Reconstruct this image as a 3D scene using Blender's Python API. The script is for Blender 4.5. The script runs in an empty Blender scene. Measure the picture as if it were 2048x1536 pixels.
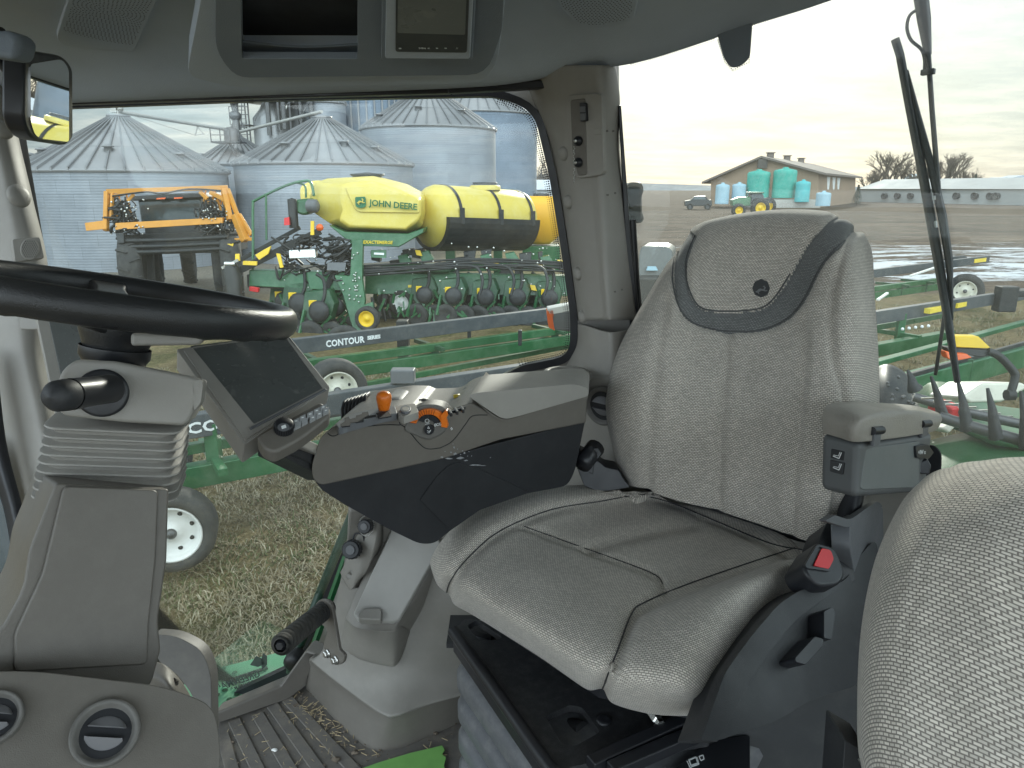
import bpy, bmesh, math, random
from math import radians as R_, sin, cos, pi, tan, atan2, hypot
from mathutils import Vector, Matrix
V = Vector
random.seed(7)
SC = bpy.context.scene
COL = SC.collection
# ---------------------------------------------------------------- camera
CAMZ = 2.7; PITCH = R_(15.2); FPX = 1440.0
CAM = V((0, 0, CAMZ))
FW = V((0, cos(PITCH), -sin(PITCH))); UP = V((0, sin(PITCH), cos(PITCH))); RT = V((1, 0, 0))
def ray(px, py):
    return FW + RT*((px-1024)/FPX) + UP*((768-py)/FPX)
def P(px, py, d):            # measured point: image position and distance from the eye
    return CAM + ray(px, py)*d
def PZ(px, py, z):           # point at a known height
    r = ray(px, py); return CAM + r*((z-CAMZ)/r.z)
def PW(px, py, plan):        # point on a vertical wall that follows a plan polyline
    r = ray(px, py); best = None
    for i in range(len(plan)-1):
        a = V(plan[i]); b = V(plan[i+1]); e = b-a
        den = r.x*e.y - r.y*e.x
        if abs(den) < 1e-9: continue
        t = (a.x*e.y - a.y*e.x)/den
        s = ((r.x*t-a.x)*e.x + (r.y*t-a.y)*e.y)/e.length_squared
        lo = -1e9 if i == 0 else -1e-6; hi = 1e9 if i == len(plan)-2 else 1+1e-6
        if t > 0 and lo <= s <= hi and (best is None or t < best): best = t
    return CAM + r*(best or 1.5)
class Pl:                    # a plane through three points
    def __init__(s, a, b, c):
        s.o = V(a); s.n = (V(b)-V(a)).cross(V(c)-V(a)).normalized()
        if s.n.dot(CAM-s.o) < 0: s.n = -s.n
    def at(s, px, py, off=0):
        r = ray(px, py); o = s.o + s.n*off
        return CAM + r*((o-CAM).dot(s.n)/r.dot(s.n))
def pl3(a, b, c): return Pl(P(*a), P(*b), P(*c))
# ---------------------------------------------------------------- materials
MATS = {}
def nt(name):
    m = bpy.data.materials.new(name); m.use_nodes = True
    t = m.node_tree; b = t.nodes['Principled BSDF']; MATS[name] = m
    return m, t, b
def nd(t, typ, **kw):
    n = t.nodes.new(typ)
    for k, v in kw.items():
        if k in n.inputs: n.inputs[k].default_value = v
        else: setattr(n, k, v)
    return n
def ramp(t, fac, stops, interp='LINEAR'):
    n = t.nodes.new('ShaderNodeValToRGB'); cr = n.color_ramp; cr.interpolation = interp
    while len(cr.elements) < len(stops): cr.elements.new(.5)
    for e, (p, c) in zip(cr.elements, stops):
        e.position = p; e.color = (c[0], c[1], c[2], 1) if not isinstance(c, (int, float)) else (c, c, c, 1)
    t.links.new(fac, n.inputs['Fac']); return n
def mix(t, fac, a, b, typ='MIX'):
    n = t.nodes.new('ShaderNodeMix'); n.data_type = 'RGBA'; n.blend_type = typ
    for s, v in ((n.inputs['Factor'], fac), (n.inputs[6], a), (n.inputs[7], b)):
        if isinstance(v, (int, float)): s.default_value = v
        elif isinstance(v, tuple): s.default_value = (*v[:3], 1)
        else: t.links.new(v, s)
    return n.outputs[2]
def mth(t, op, a, b=0.0, c=None):
    n = t.nodes.new('ShaderNodeMath'); n.operation = op
    for i, v in enumerate((a, b) + ((c,) if c is not None else ())):
        if isinstance(v, (int, float)): n.inputs[i].default_value = v
        else: t.links.new(v, n.inputs[i])
    return n.outputs[0]
def noise(t, vec, scale, detail=4, rough=.55):
    n = nd(t, 'ShaderNodeTexNoise', Scale=scale, Detail=detail, Roughness=rough)
    if vec is not None: t.links.new(vec, n.inputs['Vector'])
    return n.outputs['Fac']
def mat(name, col, rough=.5, metal=0., bump=None, var=None, spec=None, coat=0., dust=None, wear=None):
    """plain material with optional fine bump (scale, strength), tone variation (scale, amount), dust (colour, amount)"""
    m, t, b = nt(name)
    tc = t.nodes.new('ShaderNodeTexCoord'); ob = tc.outputs['Object']
    b.inputs['Roughness'].default_value = rough; b.inputs['Metallic'].default_value = metal
    if spec is not None: b.inputs['Specular IOR Level'].default_value = spec
    if coat: b.inputs['Coat Weight'].default_value = coat; b.inputs['Coat Roughness'].default_value = .15
    c = (*col, 1); cur = None
    sc, am = var or (6, .12)
    f = noise(t, ob, sc, 5, .6)
    lo = tuple(max(0, x*(1-am)) for x in col); hi = tuple(min(1, x*(1+am)) for x in col)
    cur = ramp(t, f, [(.3, lo), (.7, hi)]).outputs['Color']
    if dust:
        dc, da, ds = dust
        g = noise(t, ob, ds, 8, .75)
        fac = mth(t, 'MULTIPLY', ramp(t, g, [(.45, 0.), (.75, 1.)]).outputs['Color'], da)
        cur = mix(t, fac, cur, dc)
    t.links.new(cur, b.inputs['Base Color'])
    rr = ramp(t, noise(t, ob, sc*2.3, 4), [(.3, max(0, rough-.08)), (.7, min(1, rough+.1))]).outputs['Color']
    t.links.new(rr, b.inputs['Roughness'])
    if bump:
        bs, st = bump
        bn = nd(t, 'ShaderNodeBump', Strength=st, Distance=.002)
        t.links.new(noise(t, ob, bs, 3), bn.inputs['Height']); t.links.new(bn.outputs[0], b.inputs['Normal'])
    return m
TRIM = mat('cab_trim', (.29, .277, .255), .5, bump=(900, .25), var=(3, .06), dust=((.42, .4, .36), .16, 26))
TRIM2 = mat('base_trim', (.215, .203, .183), .5, bump=(900, .25), var=(3, .06), dust=((.42, .4, .36), .14, 26))
TRIMD = mat('dark_trim', (.125, .12, .112), .5, bump=(900, .25), var=(3, .08), dust=((.3, .28, .25), .22, 30))
BROWN = mat('brown_trim', (.135, .124, .109), .42, bump=(900, .2), var=(3, .06), dust=((.3, .28, .25), .1, 40))
LINER = mat('headliner', (.47, .53, .61), .8, bump=(500, .4), var=(4, .06))
LINERD = mat('headliner_dark', (.19, .22, .26), .6, bump=(500, .3), var=(4, .06))
CHAR = mat('charcoal', (.026, .0275, .031), .48, bump=(800, .2), var=(5, .1), dust=((.12, .12, .12), .12, 30))
GREYP = mat('grey_plastic', (.12, .125, .135), .45, bump=(800, .2), var=(5, .06))
BLACK = mat('black_plastic', (.018, .019, .023), .36, var=(8, .2))
RUBBER = mat('rubber', (.03, .031, .031), .75, bump=(60, .3), var=(8, .3), dust=((.16, .15, .13), .5, 9))
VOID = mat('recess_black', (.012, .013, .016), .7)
FLOORM = mat('floor_mat', (.14, .13, .12), .75, bump=(400, .5), var=(5, .15), dust=((.3, .26, .2), .5, 22))
STEEL = mat('bright_steel', (.62, .62, .6), .3, 1.)
DSTEEL = mat('dark_steel', (.12, .12, .125), .4, .6)
GREEN = mat('green_paint', (.012, .105, .034), .35, var=(1.5, .25), coat=.3, dust=((.3, .34, .28), .22, 3))
GREEND = mat('green_dark', (.008, .06, .022), .4, var=(1.5, .25), dust=((.25, .26, .22), .25, 3))
YELL = mat('yellow_paint', (.78, .52, .02), .4, var=(2, .12))
YTANK = mat('yellow_tank', (.62, .49, .09), .42, var=(.8, .07), dust=((.8, .78, .55), .2, 3))
YTANKO = mat('amber_tank', (.80, .43, .03), .42, var=(.8, .1))
ORANGE = mat('orange_paint', (.62, .27, .03), .4, var=(2, .15))
ORANP = mat('orange_plastic', (.72, .17, .015), .32, var=(9, .08))
ORLENS = mat('amber_lens', (.8, .13, .02), .2)
RED = mat('red_plastic', (.6, .02, .025), .35, var=(6, .1))
BLKP = mat('black_machine', (.016, .018, .02), .5, var=(2, .3), dust=((.2, .19, .17), .12, 6))
CHARD = mat('charcoal_dark', (.02, .0215, .025), .45, bump=(800, .2), var=(5, .1), dust=((.12, .12, .12), .08, 30))
RAILM = mat('rail_rubber', (.045, .055, .065), .55, var=(1.5, .2), dust=((.2, .2, .19), .35, 5))
WHITE = mat('white_paint', (.78, .78, .76), .4, var=(3, .06), dust=((.5, .45, .38), .3, 6))
CREAM = mat('cream_rim', (.72, .7, .6), .4, var=(3, .08), dust=((.4, .36, .3), .35, 7))
WHTXT = mat('white_print', (.75, .77, .78), .5)
YETXT = mat('yellow_print', (.8, .6, .05), .5)
GRTXT = mat('green_print', (.01, .13, .05), .45)
TIREM = mat('tyre', (.035, .036, .037), .8, bump=(30, .4), var=(3, .25), dust=((.14, .13, .11), .25, 6))
SNOWM = mat('snow', (.75, .78, .82), .7)
TEAL = mat('teal_tank', (.03, .36, .29), .5, var=(.6, .15), dust=((.5, .6, .55), .25, 2))
CYAN = mat('cyan_tank', (.06, .42, .44), .5, var=(.6, .12), dust=((.5, .6, .6), .25, 2))
BLUET = mat('pale_blue_tank', (.30, .47, .56), .5, var=(.6, .12), dust=((.6, .65, .68), .25, 2))
LEATHER = mat('vinyl', (.27, .25, .22), .36, bump=(420, .7), var=(6, .08))
PAINTDECK = mat('deck_green', (.13, .38, .21), .5, var=(3, .1), dust=((.4, .45, .38), .3, 8))
TAPE = mat('green_tape', (.2, .45, .12), .5, var=(20, .1))
DIRTM = mat('dirt_crumb', (.16, .13, .10), .9, var=(30, .3))
STRAW = mat('straw', (.45, .36, .22), .9, var=(30, .2))
# ---------------------------------------------------------------- mesh builder
class MB:
    def __init__(s): s.v = []; s.f = []; s.mi = []; s.m = 0; s.sm = []
    def add(s, vs, fs, smooth=False):
        n = len(s.v); s.v += [tuple(x) for x in vs]
        for f in fs: s.f.append([i+n for i in f]); s.mi.append(s.m); s.sm.append(smooth)
    def box(s, c, size, rot=None):
        c = V(c); hx, hy, hz = (x/2 for x in size)
        pts = [V((x, y, z)) for x in (-hx, hx) for y in (-hy, hy) for z in (-hz, hz)]
        if rot is not None: pts = [rot @ p for p in pts]
        s.add([c+p for p in pts], [(0,1,3,2),(4,6,7,5),(0,4,5,1),(2,3,7,6),(0,2,6,4),(1,5,7,3)])
    def bar(s, a, b, w, h=None, up=(0, 0, 1)):
        a = V(a); b = V(b); h = h or w; d = (b-a)
        if d.length < 1e-6: return
        y = d.normalized(); u = V(up)
        if abs(y.dot(u)) > .98: u = V((1, 0, 0))
        x = y.cross(u).normalized(); z = x.cross(y).normalized()
        vs = [p + x*(sx*w/2) + z*(sz*h/2) for p in (a, b) for sx, sz in ((-1,-1),(1,-1),(1,1),(-1,1))]
        s.add(vs, [(3,2,1,0),(4,5,6,7),(0,1,5,4),(1,2,6,5),(2,3,7,6),(3,0,4,7)])
    def tube(s, pts, r, n=10, cap=True, radii=None):
        pts = [V(p) for p in pts]; k = len(pts); rings = []; px = None
        for i, p in enumerate(pts):
            d = (pts[min(i+1, k-1)] - pts[max(i-1, 0)]).normalized()
            if px is None:
                u = V((0, 0, 1)) if abs(d.z) < .9 else V((1, 0, 0)); x = d.cross(u).normalized()
            else: x = (px - d*px.dot(d)).normalized()
            px = x; y = d.cross(x); rr = radii[i] if radii else r
            rings.append([p + (x*cos(2*pi*j/n) + y*sin(2*pi*j/n))*rr for j in range(n)])
        vs = [q for rg in rings for q in rg]
        fs = [(i*n+j, i*n+(j+1) % n, (i+1)*n+(j+1) % n, (i+1)*n+j) for i in range(k-1) for j in range(n)]
        s.add(vs, fs, True)
        if cap: s.add(rings[0], [tuple(range(n))[::-1]]); s.add(rings[-1], [tuple(range(n))])
    def lathe(s, o, axis, prof, n=32, cap=False, smooth=True):
        """prof: (distance along axis, radius)"""
        o = V(o); a = V(axis).normalized(); u = V((0, 0, 1)) if abs(a.z) < .9 else V((1, 0, 0))
        x = a.cross(u).normalized(); y = a.cross(x)
        vs = [o + a*h + (x*cos(2*pi*j/n)+y*sin(2*pi*j/n))*r for h, r in prof for j in range(n)]
        k = len(prof)
        s.add(vs, [(i*n+j, i*n+(j+1) % n, (i+1)*n+(j+1) % n, (i+1)*n+j) for i in range(k-1) for j in range(n)], smooth)
        if cap:
            s.add(vs[:n], [tuple(range(n))[::-1]]); s.add(vs[-n:], [tuple(range(n))])
    def ball(s, c, r, n=14, sc=(1, 1, 1)):
        c = V(c); m = n//2; vs = []
        for i in range(m+1):
            th = pi*i/m
            for j in range(n): vs.append(c+V((r*sc[0]*sin(th)*cos(2*pi*j/n), r*sc[1]*sin(th)*sin(2*pi*j/n), r*sc[2]*cos(th))))
        s.add(vs, [(i*n+j, (i+1)*n+j, (i+1)*n+(j+1) % n, i*n+(j+1) % n) for i in range(m) for j in range(n)], True)
    def prism(s, front, back):
        n = len(front); s.add(list(front)+list(back), [tuple(range(n))[::-1], tuple(range(n, 2*n))] + [(i, (i+1) % n, n+(i+1) % n, n+i) for i in range(n)])
    def build(s, name, m, parent=None, bevel=0, seg=2, auto=None, smoothall=False):
        me = bpy.data.meshes.new(name); me.from_pydata(s.v, [], s.f); me.update()
        bm = bmesh.new(); bm.from_mesh(me); bmesh.ops.recalc_face_normals(bm, faces=bm.faces); bm.to_mesh(me); bm.free()
        for x in (m if isinstance(m, (list, tuple)) else [m]): me.materials.append(x)
        for p, mi, sm in zip(me.polygons, s.mi, s.sm): p.material_index = mi; p.use_smooth = sm or smoothall
        me.update()
        o = bpy.data.objects.new(name, me); COL.objects.link(o)
        if parent is not None: setpar(o, parent)
        if bevel: addbevel(o, bevel, seg)
        elif auto: me.set_sharp_from_angle(angle=R_(auto))
        return o
def addbevel(o, w, seg=3, ang=32):
    b = o.modifiers.new('bevel', 'BEVEL'); b.width = w; b.segments = seg; b.limit_method = 'ANGLE'; b.angle_limit = R_(ang)
    b.harden_normals = True; b.use_clamp_overlap = True
    for p in o.data.polygons: p.use_smooth = True
def setpar(o, parent):
    o.parent = parent
    m = Matrix.Identity(4); q = parent
    while q is not None: m = q.matrix_basis @ m; q = q.parent
    o.matrix_parent_inverse = Matrix.Identity(4)
    if o.type == 'MESH' or o.type == 'EMPTY':
        inv = m.inverted()
        o.matrix_basis = inv @ o.matrix_basis
def tag(o, label=None, cat=None, group=None, kind=None):
    if label: o['label'] = label
    if cat: o['category'] = cat
    if group: o['group'] = group
    if kind: o['kind'] = kind
    return o
def thing(name, loc, label, cat, group=None, rotz=0):
    o = bpy.data.objects.new(name, None); COL.objects.link(o); o.location = V(loc); o.rotation_euler = (0, 0, rotz)
    o.matrix_basis = Matrix.Translation(V(loc)) @ Matrix.Rotation(rotz, 4, 'Z')
    o.empty_display_size = .1
    return tag(o, label, cat, group)
def copy_tree(o, parent=None):
    c = o.copy(); COL.objects.link(c); c.parent = parent
    for ch in list(o.children): copy_tree(ch, c)
    return c
# outline helpers (image-measured outlines get their own distance and thickness)
def rpoly(pts, r, n=4):
    out = []; k = len(pts)
    for i in range(k):
        a = V(pts[i-1][:2]); b = V(pts[i][:2]); c = V(pts[(i+1) % k][:2])
        rr = pts[i][2] if len(pts[i]) > 2 else r
        if rr <= 0: out.append(tuple(b)); continue
        la = (a-b).length; lc = (c-b).length
        q = min(rr, la*.48, lc*.48); p0 = b+(a-b)*(q/la); p1 = b+(c-b)*(q/lc)
        for j in range(n+1):
            t = j/n; out.append(tuple(p0*(1-t)**2 + b*2*t*(1-t) + p1*t*t))
    return out
def crom(pts, n=6, closed=False):
    pts = [V(p) for p in pts]; k = len(pts); out = []
    rng = range(k if closed else k-1)
    for i in rng:
        g = (lambda j: pts[j % k]) if closed else (lambda j: pts[max(0, min(k-1, j))])
        a, b, c, d = g(i-1), g(i), g(i+1), g(i+2)
        for j in range(n):
            t = j/n
            out.append(.5*((2*b)+(c-a)*t+(2*a-5*b+4*c-d)*t*t+(3*b-a-3*c+d)*t**3))
    if not closed: out.append(pts[-1])
    return out
def pris(name, pl, pts, off, thick, m, parent=None, bevel=.004, r=0, seg=3, hole=None):
    """plate on a plane: front face 'off' in front of it, 'thick' deep, outline in measured px"""
    o2 = rpoly(pts, r) if r is not None else pts
    fr = [pl.at(x, y, off) for x, y in [p[:2] for p in o2]]
    bk = [p - pl.n*thick for p in fr]
    b = MB()
    if hole:
        hs = hole if isinstance(hole[0], list) else [hole]
        hp = [[pl.at(x, y, off) for x, y in [p[:2] for p in rpoly(h, r if r else 0)]] for h in hs]
        return ringplate(name, fr, hp, pl.n*(-thick), m, parent, bevel, seg)
    b.prism(fr, bk)
    return b.build(name, m, parent, bevel, seg)
def ringplate(name, outer, inner, back, m, parent=None, bevel=0, seg=2):
    """plate with one opening"""
    bm = bmesh.new()
    eo = []; ei = []
    for lp in [outer] + (inner if isinstance(inner[0], list) else [inner]):
        vo = [bm.verts.new(p) for p in lp]; eo += [bm.edges.new((vo[i], vo[(i+1) % len(vo)])) for i in range(len(vo))]
    bmesh.ops.triangle_fill(bm, use_beauty=True, use_dissolve=False, edges=eo+ei)
    res = bmesh.ops.extrude_face_region(bm, geom=bm.faces[:])
    bmesh.ops.translate(bm, vec=V(back), verts=[g for g in res['geom'] if isinstance(g, bmesh.types.BMVert)])
    bmesh.ops.recalc_face_normals(bm, faces=bm.faces)
    me = bpy.data.meshes.new(name); bm.to_mesh(me); bm.free(); me.materials.append(m)
    o = bpy.data.objects.new(name, me); COL.objects.link(o)
    if parent is not None: setpar(o, parent)
    if bevel: addbevel(o, bevel, seg)
    return o
def slab(name, pts, thick, m, parent=None, bevel=.004, r=0, d=None, dirn=(0, 1, 0), seg=3):
    """solid from (px,py,depth) corners, extruded along dirn"""
    fr = [P(p[0], p[1], p[2] if len(p) > 2 else d) for p in pts]; dv = V(dirn).normalized()*thick
    b = MB(); b.prism(fr, [q+dv for q in fr]); return b.build(name, m, parent, bevel, seg)
def gsurf(name, rows, m, parent=None, n=8, thick=0, world=False, disp=None, region=None, mats=None, nu=None, smooth=True, off=1, planar=False):
    """smooth sheet through a grid of (px,py,depth) points"""
    nu = nu or n; rowsv = [[V(p) for p in r] for r in rows]
    ur = [crom(r, nu) for r in rowsv]; W = len(ur[0]); cols = []
    for j in range(W): cols.append(crom([r[j] for r in ur], n))
    H = len(cols[0]); pos = [[None]*W for _ in range(H)]; raw = [[None]*W for _ in range(H)]
    for j in range(W):
        for i in range(H):
            q = cols[j][i]; raw[i][j] = q; pos[i][j] = q.copy() if world else P(q.x, q.y, q.z)
    if disp:
        nrm = [[None]*W for _ in range(H)]
        for i in range(H):
            for j in range(W):
                a = pos[min(i+1, H-1)][j]-pos[max(i-1, 0)][j]; c = pos[i][min(j+1, W-1)]-pos[i][max(j-1, 0)]
                nn = a.cross(c)
                nn = nn.normalized() if nn.length > 1e-12 else V((0, 0, 1))
                nrm[i][j] = nn
        c_ = nrm[H//2][W//2]; sg = 1 if c_.dot(CAM-pos[H//2][W//2]) > 0 else -1
        for i in range(H):
            for j in range(W): pos[i][j] = pos[i][j] + nrm[i][j]*sg*disp(raw[i][j].x, raw[i][j].y, j/(W-1), i/(H-1))
    mi = H//2; mj = W//2; U = [[0.]*W for _ in range(H)]; Vv = [[0.]*W for _ in range(H)]
    for i in range(H):
        for j in range(mj+1, W): U[i][j] = U[i][j-1]+(pos[i][j]-pos[i][j-1]).length
        for j in range(mj-1, -1, -1): U[i][j] = U[i][j+1]-(pos[i][j]-pos[i][j+1]).length
    for j in range(W):
        for i in range(mi+1, H): Vv[i][j] = Vv[i-1][j]+(pos[i][j]-pos[i-1][j]).length
        for i in range(mi-1, -1, -1): Vv[i][j] = Vv[i+1][j]-(pos[i][j]-pos[i+1][j]).length
    if planar:
        eu = (pos[mi][W-1]-pos[mi][0]).normalized(); ev = (pos[H-1][mj]-pos[0][mj]); ev = (ev-eu*ev.dot(eu)).normalized(); en = eu.cross(ev)
        for i in range(H):
            for j in range(W): q = pos[i][j]-pos[mi][mj]; U[i][j] = q.dot(eu)+(q.dot(en)*.7 if j < mj*.5 else 0); Vv[i][j] = q.dot(ev)
    me = bpy.data.meshes.new(name)
    fs = [(i*W+j, i*W+j+1, (i+1)*W+j+1, (i+1)*W+j) for i in range(H-1) for j in range(W-1)]
    # orient toward the viewer side
    a, b_, c, d_ = fs[len(fs)//2 + W//2 - 1 if len(fs) > W else 0]; vs = [p for r in pos for p in r]
    nn = (vs[b_]-vs[a]).cross(vs[d_]-vs[a])
    if nn.dot(CAM-vs[a])*off < 0: fs = [f[::-1] for f in fs]
    me.from_pydata([tuple(v) for v in vs], [], fs)
    uv = me.uv_layers.new(name='uv')
    for l in me.loops:
        i, j = divmod(l.vertex_index, W); uv.data[l.index].uv = (U[i][j]+5, Vv[i][j]+5)
    for x in (mats or [m]): me.materials.append(x)
    for p in me.polygons:
        p.use_smooth = smooth
        if region:
            i, j = divmod(min(p.vertices), W); q = raw[i][j]; q2 = raw[min(i+1, H-1)][min(j+1, W-1)]
            p.material_index = region((q.x+q2.x)/2, (q.y+q2.y)/2)
    me.update()
    o = bpy.data.objects.new(name, me); COL.objects.link(o)
    if parent is not None: setpar(o, parent)
    if thick:
        s = o.modifiers.new('solid', 'SOLIDIFY'); s.thickness = thick; s.offset = -1
    return o
def inpoly(x, y, poly):
    c = False; j = len(poly)-1
    for i in range(len(poly)):
        xi, yi = poly[i]; xj, yj = poly[j]
        if (yi > y) != (yj > y) and x < (xj-xi)*(y-yi)/(yj-yi)+xi: c = not c
        j = i
    return c
def dline(x, y, pl):
    best = 1e9
    for i in range(len(pl)-1):
        ax, ay = pl[i]; bx, by = pl[i+1]; ex, ey = bx-ax, by-ay
        t = max(0, min(1, ((x-ax)*ex+(y-ay)*ey)/(ex*ex+ey*ey+1e-9)))
        best = min(best, hypot(x-ax-ex*t, y-ay-ey*t))
    return best
def text(name, s, o, xdir, ydir, size, m, parent=None, ext=.001, bold=0, mirror=False, shear=0, space=1., align='LEFT', xs=1.):
    cu = bpy.data.curves.new(name, 'FONT'); cu.body = s; cu.size = size; cu.extrude = ext; cu.offset = bold
    cu.shear = shear; cu.space_character = space; cu.align_x = align; cu.resolution_u = 2
    ob = bpy.data.objects.new(name, cu); COL.objects.link(ob)
    me = bpy.data.meshes.new_from_object(ob); bpy.data.objects.remove(ob); me.name = name
    x = V(xdir).normalized(); y = V(ydir); y = (y - x*y.dot(x)).normalized(); z = x.cross(y)
    if mirror: x = -x
    M = Matrix((x*xs, y, z)).transposed().to_4x4(); M.translation = V(o)
    me.transform(M); me.materials.clear(); me.materials.append(m)
    ob = bpy.data.objects.new(name, me); COL.objects.link(ob)
    if parent is not None: setpar(ob, parent)
    return ob
def flatshape(name, pts2, o, xd, yd, m, parent=None, ext=.001, scale=1):
    x = V(xd).normalized(); y = V(yd); y = (y-x*y.dot(x)).normalized(); z = x.cross(y); o = V(o)
    fr = [o+x*(a*scale)+y*(b*scale)+z*ext for a, b in pts2]; b_ = MB(); b_.prism(fr, [q-z*ext*2 for q in fr])
    return b_.build(name, m, parent)
DEER = [(.06,.30),(.18,.36),(.26,.50),(.40,.56),(.56,.50),(.66,.52),(.66,.66),(.60,.74),(.54,.72),(.60,.80),(.68,.80),(.74,.70),(.80,.64),(.74,.58),(.74,.46),(.82,.40),(.92,.44),(.94,.38),(.82,.32),(.70,.34),(.62,.38),(.46,.38),(.36,.30),(.30,.20),(.40,.12),(.36,.08),(.24,.18),(.24,.28),(.12,.22)]

from mathutils.bvhtree import BVHTree
def bvh_of(o, inflate=0):
    dg = bpy.context.evaluated_depsgraph_get(); dg.update()
    m = o.matrix_world.copy(); q = o; m = Matrix.Identity(4)
    while q is not None: m = q.matrix_basis @ m; q = q.parent
    me = o.data; return BVHTree.FromPolygons([m @ v.co for v in me.vertices], [tuple(p.vertices) for p in me.polygons])
def hit(b, px, py, off=0):
    r = ray(px, py).normalized(); loc, n, i, d = b.ray_cast(CAM, r)
    if loc is None: return None, None
    if n.dot(r) > 0: n = -n
    return loc + n*off, n
def localpl(b, px, py, e=25):
    """plane tangent to a surface at an image point"""
    p, n = hit(b, px, py); q, _ = hit(b, px+e, py); s, _ = hit(b, px, py+e)
    return Pl(p, q or (p+V((.01, 0, 0))), s or (p+V((0, 0, -.01))))
def circ(cx, cy, rx, ry=None, n=20, a0=0, a1=360):
    ry = ry or rx; k = n if a1-a0 >= 360 else n+1
    return [(cx+rx*cos(R_(a0+(a1-a0)*i/n)), cy-ry*sin(R_(a0+(a1-a0)*i/n))) for i in range(k)]
def sector(cx, cy, r0, r1, a0, a1, n=14, sq=1.):
    return [(cx+r1*cos(R_(a0+(a1-a0)*i/n)), cy-sq*r1*sin(R_(a0+(a1-a0)*i/n))) for i in range(n+1)] + [(cx+r0*cos(R_(a1+(a0-a1)*i/n)), cy-sq*r0*sin(R_(a1+(a0-a1)*i/n))) for i in range(n+1)]
def rrect(hw, hd, r, n=5):
    out = []
    for cx, cy, a in ((hw-r, hd-r, 0), (r-hw, hd-r, 90), (r-hw, r-hd, 180), (hw-r, r-hd, 270)):
        for i in range(n+1): out.append((cx+r*cos(R_(a+90*i/n)), cy+r*sin(R_(a+90*i/n))))
    return out
def loft_rr(name, secs, xa, ya, m, parent=None, r=.02, auto=35):
    """stack of rounded rectangles: secs = (centre, half width, half depth)"""
    xa = V(xa).normalized(); ya = V(ya).normalized(); b = MB(); vs = []
    for c, hw, hd in secs: vs += [V(c)+xa*x+ya*y for x, y in rrect(hw, hd, min(r, hw*.9, hd*.9))]
    n = len(rrect(1, 1, .1)); k = len(secs)
    b.add(vs, [(i*n+j, i*n+(j+1) % n, (i+1)*n+(j+1) % n, (i+1)*n+j) for i in range(k-1) for j in range(n)] + [tuple(range(n)), tuple(range((k-1)*n, k*n))], True)
    return b.build(name, m, parent, auto=auto)
EXPO = 0.15
# ---------------------------------------------------------------- fabric and glass materials
def fabric(name, light, dark, bw=.0062, rh=.0033, rough=.9):
    m, t, b = nt(name); uv = t.nodes.new('ShaderNodeUVMap'); uv.uv_map = 'uv'
    br = t.nodes.new('ShaderNodeTexBrick'); t.links.new(uv.outputs[0], br.inputs['Vector'])
    for k, v in (('Scale', 1.), ('Mortar Size', rh*.27), ('Mortar Smooth', .7), ('Brick Width', bw), ('Row Height', rh), ('Bias', 0.)): br.inputs[k].default_value = v
    br.inputs['Color1'].default_value = (*light, 1); br.inputs['Color2'].default_value = (*[x*.72 for x in light], 1); br.inputs['Mortar'].default_value = (*dark, 1)
    tc = t.nodes.new('ShaderNodeTexCoord')
    v = ramp(t, noise(t, tc.outputs['Object'], 7, 5, .6), [(.3, .86), (.7, 1.08)]).outputs['Color']
    t.links.new(mix(t, 1., br.outputs['Color'], v, 'MULTIPLY'), b.inputs['Base Color'])
    b.inputs['Roughness'].default_value = rough; b.inputs['Specular IOR Level'].default_value = .25
    b.inputs['Sheen Weight'].default_value = .25; b.inputs['Sheen Roughness'].default_value = .5
    bn = nd(t, 'ShaderNodeBump', Strength=.55, Distance=.0008); bn.invert = True
    t.links.new(br.outputs['Fac'], bn.inputs['Height']); t.links.new(bn.outputs[0], b.inputs['Normal'])
    return m
FAB = fabric('seat_weave', (.76, .705, .63), (.22, .20, .177))
FABD = fabric('seat_weave_dark', (.26, .265, .26), (.09, .092, .092))
FABC = fabric('seat_weave_centre', (.82, .76, .68), (.24, .218, .192), .0054, .0029)
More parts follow.
